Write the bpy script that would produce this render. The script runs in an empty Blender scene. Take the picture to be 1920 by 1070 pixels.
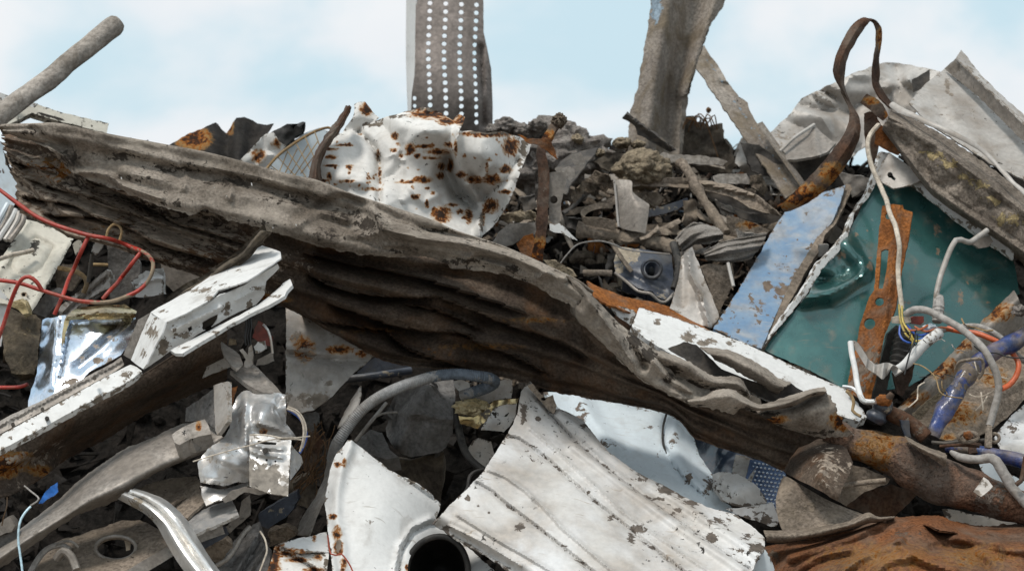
import bpy, bmesh, math, random
import numpy as np
from mathutils import Vector, noise, geometry
random.seed(7)
R = math.radians
scene = bpy.context.scene
COL = scene.collection

# ------------------------------------------------------------------ camera
CZ = 1.5
K = 36 / 70 / 1920
cam = bpy.data.cameras.new('camera')
cam.lens = 70; cam.sensor_width = 36; cam.clip_start = .05; cam.clip_end = 3000
cam.dof.use_dof = True; cam.dof.focus_distance = 5.75; cam.dof.aperture_fstop = 4.0
cam_o = bpy.data.objects.new('camera', cam); COL.objects.link(cam_o)
cam_o.location = (0, 0, CZ); cam_o.rotation_euler = (R(90), 0, 0)
scene.camera = cam_o

# ------------------------------------------------------------------ sky, sun, exposure
SUN_EL, SUN_AZ = 65, 226           # azimuth measured clockwise from +Y
w = bpy.data.worlds.new('World'); scene.world = w; w.use_nodes = True
nt = w.node_tree; N = nt.nodes; L = nt.links; N.clear()
wo = N.new('ShaderNodeOutputWorld'); bg = N.new('ShaderNodeBackground'); bg.inputs[1].default_value = .1
sky = N.new('ShaderNodeTexSky'); sky.sky_type = 'NISHITA'; sky.sun_disc = False
sky.sun_elevation = R(SUN_EL); sky.sun_rotation = R(SUN_AZ); sky.air_density = 1.0; sky.dust_density = 2.0
tc = N.new('ShaderNodeTexCoord'); mp = N.new('ShaderNodeMapping'); mp.inputs['Scale'].default_value = (3.2, 3.2, 5.0)
mp.inputs['Location'].default_value = (.62, 0, .38)
n1 = N.new('ShaderNodeTexNoise'); n1.inputs['Scale'].default_value = 1.5; n1.inputs['Detail'].default_value = 6; n1.inputs['Roughness'].default_value = .5
n1.inputs['Distortion'].default_value = .25
mr = N.new('ShaderNodeMapRange'); mr.interpolation_type = 'SMOOTHSTEP'
mr.inputs[1].default_value = .41; mr.inputs[2].default_value = .56; mr.inputs[3].default_value = .12; mr.inputs[4].default_value = 1.0
n2 = N.new('ShaderNodeTexNoise'); n2.inputs['Scale'].default_value = 4.0; n2.inputs['Detail'].default_value = 4
cr = N.new('ShaderNodeMix'); cr.data_type = 'RGBA'
cr.inputs[6].default_value = (7.9, 8.4, 8.9, 1); cr.inputs[7].default_value = (9.4, 9.5, 9.6, 1)
hz = N.new('ShaderNodeMix'); hz.data_type = 'RGBA'; hz.inputs[0].default_value = .9
hz.inputs[7].default_value = (5.9, 8.0, 9.0, 1)      # thin high cloud veiling the blue
mx = N.new('ShaderNodeMix'); mx.data_type = 'RGBA'
L.new(tc.outputs['Generated'], mp.inputs[0]); L.new(mp.outputs[0], n1.inputs[0]); L.new(mp.outputs[0], n2.inputs[0])
L.new(n1.outputs[0], mr.inputs[0]); L.new(mr.outputs[0], mx.inputs[0])
L.new(n2.outputs[0], cr.inputs[0]); L.new(sky.outputs[0], hz.inputs[6]); L.new(hz.outputs[2], mx.inputs[6]); L.new(cr.outputs[2], mx.inputs[7])
L.new(mx.outputs[2], bg.inputs[0]); L.new(bg.outputs[0], wo.inputs[0])
sl = bpy.data.lights.new('sun', 'SUN'); sl.energy = 2.5; sl.angle = R(14); sl.color = (1, .95, .88)
so = bpy.data.objects.new('sun', sl); COL.objects.link(so); so.location = (-3, -4, 9)
sd = Vector((math.sin(R(SUN_AZ)) * math.cos(R(SUN_EL)), math.cos(R(SUN_AZ)) * math.cos(R(SUN_EL)), math.sin(R(SUN_EL))))
so.rotation_euler = sd.to_track_quat('Z', 'Y').to_euler()
scene.view_settings.view_transform = 'Standard'; scene.view_settings.look = 'None'
scene.view_settings.exposure = 0.0; scene.view_settings.gamma = 1
scene.cycles.max_bounces = 6; scene.cycles.diffuse_bounces = 3; scene.cycles.use_denoising = True

# ------------------------------------------------------------------ materials
MATS = {}
def M(name, c1, c2=None, sc=4, dirt=(.15, .125, .10), da=.35, ds=9, dw=.13, rust=0., met=0., ro=.6, bump=.25, bs=70,
      speck=.0, scr=0., mudc=None, coat=0., gr=.25, fb=0., fs=14, spc=(.03, .026, .022), streak=None, lump=0., df=.6):
    """one weathered surface: two base tones, dirt film, rust (also where 'stain' is set), mud (where 'mud' is set)"""
    m = bpy.data.materials.new(name); m.use_nodes = True; MATS[name] = m
    t = m.node_tree; N = t.nodes; L = t.links; N.clear()
    out = N.new('ShaderNodeOutputMaterial'); b = N.new('ShaderNodeBsdfPrincipled'); L.new(b.outputs[0], out.inputs[0])
    tc = N.new('ShaderNodeTexCoord'); oi = N.new('ShaderNodeObjectInfo')
    ad = N.new('ShaderNodeVectorMath'); ad.operation = 'ADD'
    ml = N.new('ShaderNodeMath'); ml.operation = 'MULTIPLY'; ml.inputs[1].default_value = 23.0
    L.new(oi.outputs['Random'], ml.inputs[0]); L.new(tc.outputs['Object'], ad.inputs[0]); L.new(ml.outputs[0], ad.inputs[1])
    V = ad.outputs[0]
    def nz(scale, det=6, rg=.6, vec=None, dist=0.):
        n = N.new('ShaderNodeTexNoise'); n.inputs['Scale'].default_value = scale; n.inputs['Detail'].default_value = det
        n.inputs['Roughness'].default_value = rg; n.inputs['Distortion'].default_value = dist
        L.new(vec or V, n.inputs[0]); return n.outputs[0]
    def rng(x, a, c, lo=0., hi=1.):
        n = N.new('ShaderNodeMapRange'); n.interpolation_type = 'SMOOTHSTEP'
        n.inputs[1].default_value = a; n.inputs[2].default_value = c; n.inputs[3].default_value = lo; n.inputs[4].default_value = hi
        L.new(x, n.inputs[0]); return n.outputs[0]
    def mth(op, a, c):
        n = N.new('ShaderNodeMath'); n.operation = op
        for i, v in enumerate((a, c)):
            if isinstance(v, (int, float)): n.inputs[i].default_value = v
            else: L.new(v, n.inputs[i])
        return n.outputs[0]
    def mixc(f, a, c, mode='MIX'):
        n = N.new('ShaderNodeMix'); n.data_type = 'RGBA'; n.blend_type = mode
        for i, v in ((0, f), (6, a), (7, c)):
            if isinstance(v, (int, float)): n.inputs[i].default_value = v
            elif isinstance(v, tuple): n.inputs[i].default_value = (*v[:3], 1)
            else: L.new(v, n.inputs[i])
        return n.outputs[2]
    def attr(nm):
        a = N.new('ShaderNodeAttribute'); a.attribute_name = nm; return a.outputs['Fac']
    c2 = c2 or tuple(x * .7 for x in c1)
    col = mixc(rng(nz(sc, 5, .6), .36, .64), c1, c2)
    fine = nz(bs, 4, .65)
    g = rng(fine, .3, .7, 1 - gr, 1 + gr)
    cb = N.new('ShaderNodeCombineColor'); [L.new(g, cb.inputs[i]) for i in range(3)]
    col = mixc(1., col, cb.outputs[0], 'MULTIPLY')
    metal = met
    dn = nz(ds, 6, .6, dist=.5)
    th = 1 - da
    lo = .28 + .44 * th
    dmask = mth('MULTIPLY', rng(dn, lo - dw, lo + dw), df)
    if scr:
        mpn = N.new('ShaderNodeMapping'); mpn.inputs['Rotation'].default_value = (.3, .6, .4); mpn.inputs['Scale'].default_value = (9, 140, 9)
        L.new(V, mpn.inputs[0])
        s1 = rng(nz(1.0, 3, .6, mpn.outputs[0]), .62, .70)
        s1 = mth('MULTIPLY', s1, rng(nz(7, 3), .42, .6))
        col = mixc(mth('MULTIPLY', s1, scr), col, dirt)
    if streak:
        mpn = N.new('ShaderNodeMapping'); mpn.inputs['Scale'].default_value = (28, 28, 3)
        L.new(V, mpn.inputs[0])
        s2 = mth('MULTIPLY', rng(nz(1.0, 5, .6, mpn.outputs[0]), .5, .68), .55)
        col = mixc(s2, col, streak)
    col = mixc(dmask, col, mixc(rng(nz(31, 5), .35, .65), dirt, tuple(x * .62 for x in dirt)))
    # rust: a pale rim, an orange body and a dark heart
    rn = nz(58, 6, .66, dist=.35)
    sg = rng(attr('stain'), .0, .22)
    rf = mth('ADD', attr('stain'), mth('MULTIPLY', mth('MULTIPLY', mth('SUBTRACT', rn, .5), 2.6), sg))
    if rust:
        rf2 = mth('ADD', mth('MULTIPLY', mth('SUBTRACT', nz(5, 8, .65), .5), 2.6), rust)
        rf = mth('MAXIMUM', rf, rf2)
    ramp = N.new('ShaderNodeValToRGB'); e = ramp.color_ramp.elements
    e[0].position = .40; e[0].color = (.22, .10, .03, 1); e[1].position = .88; e[1].color = (.028, .016, .011, 1)
    x = e.new(.52); x.color = (.27, .095, .018, 1); x = e.new(.68); x.color = (.10, .035, .013, 1)
    L.new(mth('ADD', rf, mth('MULTIPLY', mth('SUBTRACT', nz(60, 4), .5), .5)), ramp.inputs[0])
    rmask = rng(rf, .32, .50)
    col = mixc(mth('MULTIPLY', rng(mth('ADD', attr('stain'), mth('MULTIPLY', mth('SUBTRACT', rn, .5), 1.2)), .05, .42), mth('MULTIPLY', sg, .7)), col, (.36, .20, .07))
    col = mixc(rmask, col, ramp.outputs[0])
    mudc = mudc or tuple(x * .9 for x in dirt)
    mf = mth('ADD', attr('mud'), mth('MULTIPLY', mth('MULTIPLY', mth('SUBTRACT', nz(44, 8, .68, dist=.3), .5), 2.5), rng(attr('mud'), .0, .2)))
    mmask = rng(mf, .42, .54)
    col = mixc(mmask, col, mixc(rng(nz(48, 4), .35, .65), mudc, tuple(x * .6 for x in mudc)))
    crease_dark = mth('MULTIPLY', rng(attr('crease_dark'), .2, .85), mth('ADD', .55, mth('MULTIPLY', nz(25, 4), .45)))
    col = mixc(crease_dark, col, tuple(x * .35 for x in mudc))
    dull = mth('MAXIMUM', mth('MAXIMUM', dmask, rmask), mmask)
    if speck:
        sp = rng(nz(52, 5, .62, dist=.4), .69 - speck * .10, .72 - speck * .10)
        sp = mth('MULTIPLY', sp, rng(nz(5.5, 3, .55), .47, .62))
        col = mixc(sp, col, spc); dull = mth('MAXIMUM', dull, sp)
    L.new(col, b.inputs['Base Color'])
    rr = mth('ADD', mth('MULTIPLY', mth('SUBTRACT', nz(16, 5), .5), .35), ro)
    L.new(mth('MAXIMUM', rr, mth('MULTIPLY', dull, .88)), b.inputs['Roughness'])
    if met:
        L.new(mth('MULTIPLY', mth('SUBTRACT', 1.0, dull), met), b.inputs['Metallic'])
    b.inputs['Specular IOR Level'].default_value = .5 if ro < .55 else (.22 if ro < .68 else .06)
    if coat: b.inputs['Coat Weight'].default_value = coat; b.inputs['Coat Roughness'].default_value = .12
    h = mth('ADD', fine, mth('MULTIPLY', dull, .7))
    if fb: h = mth('ADD', h, mth('MULTIPLY', nz(fs, 6, .6, dist=.6), fb))
    if lump: h = mth('ADD', h, mth('MULTIPLY', rng(nz(140, 2, .5), .62, .72), lump))
    bp = N.new('ShaderNodeBump'); bp.inputs['Strength'].default_value = bump; bp.inputs['Distance'].default_value = .006
    L.new(h, bp.inputs['Height']); L.new(bp.outputs[0], b.inputs['Normal'])
    return m

DUST = (.27, .235, .195)
M('mud_steel', (.30, .26, .22), (.128, .106, .086), sc=5, dirt=(.35, .305, .255), da=0.36, ds=7, dw=0.12, rust=-.25, ro=.85, bump=0.5, bs=120, gr=0.32, fb=1.0, fs=22, speck=0.6, lump=0.9, df=0.8, mudc=(.065, .054, .045))
M('mud_rust', (.115, .088, .068), (.06, .046, .037), sc=6, dirt=(.17, .085, .04), mudc=(.36, .295, .235), da=.3, ds=7, dw=.14, rust=-.12, ro=.88, bump=0.6, bs=110, gr=0.35, fb=1.4, fs=20, speck=.2, lump=0.7)  # pale mudc also paints light onto the web's left end
M('white_paint', (.66, .658, .645), (.625, .62, .605), da=0.2, ds=12, ro=0.55, bump=0.05, speck=0.3, scr=.5, dirt=(.24, .20, .16), gr=0.05, df=0.4)
M('ribbed_white', (.66, .66, .66), (.60, .585, .56), da=0.5, ds=5, dw=0.2, ro=0.52, bump=0.09, speck=0.85, scr=1.0, dirt=(.36, .30, .24), mudc=(.13, .105, .085), fb=0, df=0.7, gr=0.06)
M('rusted_white', (.66, .645, .615), (.59, .57, .54), da=.22, ds=14, ro=0.62, bump=0.1, speck=0.55, scr=.4, dirt=(.42, .38, .33), mudc=(.17, .14, .11), gr=0.06, df=0.35)
M('appliance_blue_white', (.60, .665, .70), (.575, .64, .68), da=0.2, ds=11, ro=.33, bump=0.04, speck=0.2, scr=.4, dirt=(.36, .31, .26), mudc=(.16, .125, .10), gr=0.04, df=0.35)
M('grey_steel', (.33, .30, .27), (.215, .192, .17), da=.45, ds=8, dw=.12, dirt=(.27, .235, .20), rust=-.35, met=.35, ro=.55, bump=.35, speck=.5, scr=.5)
M('pale_grey_metal', (.47, .445, .415), (.36, .335, .31), da=.38, ds=8, dw=.12, dirt=(.30, .255, .21), met=.3, ro=0.58, bump=0.12, speck=.5, scr=.5, rust=-.45, gr=0.1, df=0.65)
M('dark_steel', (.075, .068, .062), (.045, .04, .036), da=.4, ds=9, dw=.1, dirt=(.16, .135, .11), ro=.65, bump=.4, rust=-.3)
M('muddy_metal', (.25, .205, .165), (.145, .118, .094), da=.5, ds=10, dw=.12, dirt=(.31, .25, .19), ro=.88, bump=.7, bs=90, gr=.4, fb=2, fs=24, speck=.3, lump=1)
M('silver', (.70, .70, .70), (.55, .545, .54), da=0.42, ds=10, dw=.08, dirt=(.33, .29, .245), met=0.8, ro=0.36, bump=0.1, speck=.4, scr=.5, rust=-.5, gr=0.08)
M('chrome_foil', (.80, .84, .89), (.50, .64, .82), da=.2, ds=14, dirt=(.30, .24, .19), met=1., ro=0.22, bump=.1, speck=.3, gr=.06)  # blue second tone paints the sky's reflection into the foil
M('gold_foil', (.62, .50, .28), (.36, .27, .13), da=.25, ds=14, met=1., ro=.22, bump=.12, gr=.1)
M('aluminium_trim', (.88, .875, .86), (.78, .76, .73), da=.2, ds=10, dirt=(.30, .25, .19), met=.8, ro=.34, bump=.1, scr=.4, gr=.08)
M('rusted_iron', (.27, .10, .028), (.15, .058, .022), sc=9, da=.3, ds=12, dirt=(.20, .155, .12), ro=.85, bump=.6, bs=110, gr=.4, speck=.3, fb=1.5, fs=30, rust=-.1)
M('rust_sheet', (.20, .08, .034), (.105, .055, .034), sc=5, da=0.38, ds=7, dw=.14, dirt=(.17, .125, .095), ro=.85, bump=.75, bs=130, gr=.45, fb=2.5, fs=18, rust=-.2, lump=.8, df=0.7)
M('pipe_rust', (.155, .085, .055), (.09, .058, .044), sc=7, da=0.42, ds=6, dw=.16, dirt=(.19, .155, .13), ro=.88, bump=.9, bs=110, gr=.5, fb=4, fs=20, rust=-.22, lump=1.2, speck=.3, df=.85)
M('dark_rust', (.085, .045, .028), (.05, .034, .027), sc=8, da=.35, ds=12, dirt=(.19, .155, .125), ro=.7, bump=.5, bs=110, gr=.35, rust=0.05)
M('green_enamel', (.042, .142, .132), (.03, .105, .10), sc=3, da=.2, ds=12, dirt=(.20, .15, .10), met=0.55, ro=0.3, bump=.04, speck=.3, scr=.3, coat=1., gr=0.04, spc=(.12, .15, .14))
M('blue_enamel', (.13, .225, .35), (.185, .27, .37), sc=18, da=0.38, ds=9, dw=.12, dirt=(.36, .355, .35), mudc=(.17, .125, .09), ro=.45, bump=0.05, speck=0.2, scr=1.0, met=0.05, gr=0.06, df=0.75)
M('black_rubber', (.022, .021, .02), (.03, .028, .026), da=.25, ds=14, dirt=(.10, .09, .08), ro=.6, bump=.3)
M('weathered_wood', (.40, .36, .32), (.30, .27, .24), da=.4, ds=12, dirt=(.20, .17, .14), ro=.9, bump=.6, gr=.3, scr=.6, streak=(.18, .15, .12))
M('dark_wood', (.10, .085, .068), (.055, .046, .038), da=.35, ds=12, dirt=(.20, .165, .125), ro=.9, bump=.7, gr=.35, scr=.6)
M('earth', (.19, .15, .115), (.105, .083, .064), sc=14, da=.4, ds=30, dw=.12, dirt=(.25, .205, .155), ro=.95, bump=1., bs=90, gr=.45, fb=3, fs=40, lump=1.5)
M('tan_earth', (.29, .235, .165), (.20, .16, .115), sc=14, da=.4, ds=30, dw=.12, dirt=(.34, .28, .20), ro=.95, bump=1., bs=90, gr=.4, fb=3, fs=40, lump=1.5)
M('grey_earth', (.25, .22, .20), (.16, .14, .125), sc=14, da=.4, ds=30, dw=.12, dirt=(.33, .30, .27), ro=.95, bump=1., bs=90, gr=.4, fb=3, fs=40, lump=1.5)
M('heap_core', (.02, .017, .015), (.010, .009, .008), sc=9, da=.3, ds=16, dirt=(.03, .025, .021), ro=.95, bump=1., bs=60, gr=.4, fb=3, fs=30)  # near-black core: shade of the gaps painted into the dirt colour
M('cream_paint', (.58, .55, .47), (.50, .47, .40), da=.3, ds=12, dirt=(.31, .27, .21), mudc=(.08, .07, .055), ro=.5, bump=0.08, speck=.7, scr=.4, gr=0.06, df=0.5)
M('cast_iron', (.19, .18, .172), (.125, .118, .112), da=.35, ds=14, dirt=(.16, .145, .13), ro=.8, bump=.6, gr=.3, fb=1.5, fs=26, speck=.2)
M('red_paint', (.40, .035, .022), (.30, .035, .022), da=.25, ds=22, dirt=(.26, .11, .06), mudc=(.33, .25, .17), ro=.45, bump=.3, gr=.2)
M('orange_cable', (.62, .12, .035), (.5, .10, .03), da=.2, ds=14, ro=.45, bump=.15, gr=.15)
M('blue_pipe_paint', (.008, .032, .17), (.012, .03, .09), sc=10, da=0.5, ds=14, dirt=(.20, .155, .12), ro=.35, bump=.5, gr=.3, coat=.3, rust=-.25, df=0.8)
M('grey_cable', (.33, .31, .29), (.25, .23, .21), da=.35, ds=14, dirt=(.25, .21, .17), ro=.6, bump=.25)
M('beige_cable', (.58, .51, .42), (.46, .40, .33), da=.3, ds=14, dirt=(.30, .24, .18), ro=.6, bump=.25)
M('yellow_foam', (.62, .52, .33), (.50, .40, .22), sc=14, da=.25, ds=20, dirt=(.22, .15, .07), ro=.95, bump=1., bs=80, fb=3, fs=40)
M('brown_foam', (.095, .078, .058), (.055, .046, .036), sc=9, da=.3, ds=14, dirt=(.28, .22, .14), ro=.95, bump=.9, fb=3, fs=30)
M('grey_hose', (.30, .30, .30), (.23, .225, .22), da=.35, ds=10, dw=.12, dirt=(.24, .21, .18), mudc=(.15, .18, .22), ro=.5, bump=.2)
M('webbing', (.29, .265, .24), (.20, .18, .16), da=.4, ds=14, dirt=(.17, .145, .12), ro=.95, bump=.9, bs=220, gr=.4, fb=2)
M('tin_rope', (.36, .26, .14), (.22, .14, .07), da=.3, ds=20, ro=.8, bump=.4)
M('blue_plastic', (.02, .16, .55), (.02, .12, .42), da=.15, ds=18, ro=.4, bump=.2)
M('wire_blue', (.03, .10, .42), None, da=.1, ro=.45); M('wire_yellow', (.50, .38, .08), None, da=.1, ro=.45)
M('wire_orange', (.55, .15, .05), None, da=.1, ro=.45); M('wire_black', (.02, .02, .02), None, da=.1, ro=.5)
M('pale_blue_wire', (.55, .75, .85), None, da=.1, ro=.4); M('red_cord', (.32, .07, .04), None, da=.2, ro=.6)
M('root_fibre', (.15, .085, .045), (.08, .05, .03), da=.2, ro=.9)
M('dark_glass', (.018, .028, .05), (.03, .045, .07), da=.2, ds=8, dirt=(.13, .15, .19), ro=.12, bump=.05, gr=.1, scr=.4, coat=.6)
M('drum_steel', (.10, .14, .24), (.16, .20, .30), da=.1, met=.8, ro=.25, bump=.05, gr=.1)
M('drum_dimple', (.75, .80, .88), None, da=.05, met=.9, ro=.25, bump=.05, gr=.1)
M('red_plastic', (.20, .035, .022), (.13, .03, .02), da=.2, ro=.5)
M('navy_metal', (.04, .05, .072), (.026, .031, .044), sc=8, da=.35, ds=9, dirt=(.12, .11, .10), mudc=(.33, .28, .21), ro=.4, bump=.25, scr=.4)
M('muddy_beam', (.30, .265, .23), (.21, .182, .158), sc=4, da=.42, ds=9, dw=.14, dirt=(.20, .16, .115), mudc=(.30, .38, .45), ro=.85, bump=.6, bs=90, gr=.3, fb=2, fs=24, speck=.5, streak=(.15, .125, .105), spc=(.06, .05, .045), df=0.9)
M('lagged_metal', (.255, .215, .178), (.15, .125, .104), sc=6, da=.36, ds=8, dw=.1, dirt=(.14, .115, .09), mudc=(.42, .33, .18), ro=.85, bump=.8, bs=90, gr=.4, fb=3, fs=26, speck=.3, rust=-.3, lump=1)
M('perforated_metal', (.25, .215, .195), (.17, .145, .13), sc=6, da=.35, ds=7, dw=.15, dirt=(.14, .12, .105), ro=.6, met=.3, bump=.2)
M('gap_shade_dirt', (.018, .015, .013), (.010, .009, .008), sc=12, dirt=(.03, .025, .021), ro=.9, bump=.8, gr=.4)  # near-black debris: shade between the pieces painted into the colour
M('dark_and_shade_metal', (.03, .027, .025), (.018, .016, .015), sc=12, dirt=(.045, .038, .031), ro=.7, bump=.5, gr=.3)  # near-black metal: gap shade in debris, own dark tone on corrugated sheet
M('ground_dirt', (.22, .19, .155), (.16, .135, .11), sc=1.5, da=.4, ds=5, dirt=(.28, .24, .19), ro=.95, bump=.8, bs=30)

# ------------------------------------------------------------------ geometry helpers
def P(x, y, d): return Vector(((x - 960) * K * d, d, CZ - (y - 535) * K * d))
CROP = dict(A=(0, 0, 2.972), B=(0, 340, 2.817), C=(0, 690, 2.817), D=(200, 420, 2.816), E=(330, 690, 2.816), F=(560, 170, 3.058),
            G=(900, 180, 2.327), H=(1150, 0, 2.547), I=(1520, 0, 2.23), J=(1320, 280, 2.23), K=(1560, 540, 2.972), L=(1400, 700, 2.892),
            M=(800, 680, 2.744), N=(0, 220, 3.0), O=(520, 440, 2.548), R=(1040, 520, 2.972), S=(480, 660, 2.61), X=(0, 0, 1.0),
            W=(740, 0, 4.282), T=(1000, 220, 5.35))
def px(crop, pts):
    x0, y0, s = CROP[crop]
    return [(p[0] / s + x0, p[1] / s + y0, *p[2:]) for p in pts]

def tag(o, label, cat, group=None, kind=None):
    if label: o['label'] = label
    if cat: o['category'] = cat
    if group: o['group'] = group
    if kind or cat: o['kind'] = kind or 'thing'
def sub(root, nm): return [c for c in root.children if c.name.split('.')[0] == nm][-1]
def thing(name, label, cat, loc, group=None):
    o = bpy.data.objects.new(name, None); COL.objects.link(o); o.location = loc; o.empty_display_size = .1
    tag(o, label, cat, group); return o
def make(name, verts, faces, mats, par=None, label=None, cat=None, attrs=None, mi=None, sharp=38, group=None, kind=None):
    vs = np.array([tuple(v) for v in verts], dtype=float)
    gp = par
    off = np.zeros(3)
    while gp is not None:
        off += np.array(gp.location); gp = gp.parent
    if par is None:
        off = np.array((vs[:, 0].mean(), vs[:, 1].mean(), vs[:, 2].min()))
    me = bpy.data.meshes.new(name); me.from_pydata((vs - off).tolist(), [], faces)
    for m in (mats if isinstance(mats, (list, tuple)) else [mats]): me.materials.append(MATS[m])
    if mi is not None: me.polygons.foreach_set('material_index', mi)
    for nm, arr in (attrs or {}).items():
        a = me.attributes.new(nm, 'FLOAT', 'POINT'); a.data.foreach_set('value', np.asarray(arr, dtype=np.float32))
    me.validate(); me.update()
    me.polygons.foreach_set('use_smooth', [True] * len(me.polygons))
    if sharp: me.set_sharp_from_angle(angle=R(sharp))
    o = bpy.data.objects.new(name, me); COL.objects.link(o)
    if par is not None: o.parent = par
    else: o.location = off
    tag(o, label, cat, group, kind)
    return o

def spotmask(xy, spots):
    a = np.zeros(len(xy))
    for s in spots:
        x, y, rx = s[:3]; ry = s[3] if len(s) > 3 else rx; k = s[4] if len(s) > 4 else 1.0
        d = np.hypot((xy[:, 0] - x) / rx, (xy[:, 1] - y) / ry)
        a = np.maximum(a, k * np.clip(1.12 - d * .78, 0, 1))
    return a
def depthfn(D, pts):
    if isinstance(D, (int, float)): return lambda q: np.full(len(q), float(D))
    if isinstance(D, tuple):
        ys = [p[1] for p in pts]; y0, y1 = min(ys), max(ys)
        return lambda q: D[0] + (D[1] - D[0]) * (q[:, 1] - y0) / max(1e-6, y1 - y0)
    c = np.array(D, float); n = len(c)
    A = np.c_[np.ones(n), c[:, :2] / 100]
    if n <= 3:
        k = np.linalg.lstsq(A, c[:, 2], rcond=None)[0]
        return lambda q: np.c_[np.ones(len(q)), q[:, :2] / 100] @ k
    def U(r): return np.where(r > 1e-9, r * r * np.log(np.maximum(r, 1e-9)), 0)
    r = np.hypot(*(A[:, None, 1:] - A[None, :, 1:]).transpose(2, 0, 1))
    S = np.zeros((n + 3, n + 3)); S[:n, :n] = U(r) + np.eye(n) * 1e-3; S[:n, n:] = A; S[n:, :n] = A.T
    k = np.linalg.lstsq(S, np.r_[c[:, 2], 0, 0, 0], rcond=None)[0]
    def f(q):
        B = np.c_[np.ones(len(q)), q[:, :2] / 100]
        rr = np.hypot(B[:, None, 1] - A[None, :, 1], B[:, None, 2] - A[None, :, 2])
        return U(rr) @ k[:n] + B @ k[n:]
    return f
def segdist(q, line):
    best = np.full(len(q), 1e9)
    for a, b in zip(line[:-1], line[1:]):
        a = np.array(a[:2], float); b = np.array(b[:2], float); ab = b - a
        t = np.clip(((q - a) @ ab) / max(1e-9, ab @ ab), 0, 1)
        best = np.minimum(best, np.hypot(*(q - (a + t[:, None] * ab)).T))
    return best
def inside(q, poly):
    x, y = q[:, 0], q[:, 1]; c = np.zeros(len(q), bool)
    n = len(poly); j = n - 1
    for i in range(n):
        xi, yi = poly[i][:2]; xj, yj = poly[j][:2]
        hit = ((yi > y) != (yj > y)) & (x < (xj - xi) * (y - yi) / ((yj - yi) or 1e-12) + xi)
        c ^= hit; j = i
    return c
def crumple(p, fr, seed):
    q = Vector(p) * fr + Vector((seed * 3.1, seed * 7.7, seed * 1.3))
    d = noise.voronoi(q)[0]
    a = min(.5, d[1] - d[0]) * 2 - .5
    return a + .5 * noise.noise(q * .7)
def dens(pts, step, closed=True, smooth=False):
    n = len(pts); out = []
    rngn = n if closed else n - 1
    for i in range(rngn):
        a, b = pts[i], pts[(i + 1) % n]
        m = max(1, int(math.hypot(b[0] - a[0], b[1] - a[1]) / step))
        for k in range(m):
            t = k / m
            if smooth:
                p0 = pts[(i - 1) % n] if closed or i > 0 else a
                p3 = pts[(i + 2) % n] if closed or i + 2 < n else b
                out.append(tuple(.5 * (2 * a[j] + (b[j] - p0[j]) * t + (2 * p0[j] - 5 * a[j] + 4 * b[j] - p3[j]) * t * t + (3 * a[j] - p0[j] - 3 * b[j] + p3[j]) * t ** 3) for j in range(len(a))))
            else:
                out.append(tuple(a[j] + (b[j] - a[j]) * t for j in range(len(a))))
    if not closed: out.append(tuple(pts[-1]))
    return out
SEED = [0]
def thicken(V, F, th):
    """give a surface a back face th behind it (along its own normals) and closed edges"""
    V = np.array([tuple(v) for v in V], float); n = len(V)
    nor = np.zeros_like(V)
    for f in F:
        a, b, c = V[f[0]], V[f[1]], V[f[2]]
        fn = np.cross(b - a, c - a)
        if len(f) == 4: fn = np.cross(V[f[2]] - V[f[0]], V[f[3]] - V[f[1]])
        for i in f: nor[i] += fn
    nor /= np.maximum(1e-12, np.linalg.norm(nor, axis=1))[:, None]
    # faces are wound so that normals look at the camera
    back = V - nor * (th if np.isscalar(th) else np.asarray(th)[:, None])
    ec = {}
    for f in F:
        for i in range(len(f)):
            e = (f[i], f[(i + 1) % len(f)]); ec[e] = 1
    side = [(b, a, a + n, b + n) for (a, b) in ec if (b, a) not in ec]
    F2 = list(map(tuple, F)) + [tuple(i + n for i in reversed(f)) for f in F] + side
    return np.r_[V, back], F2
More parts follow.
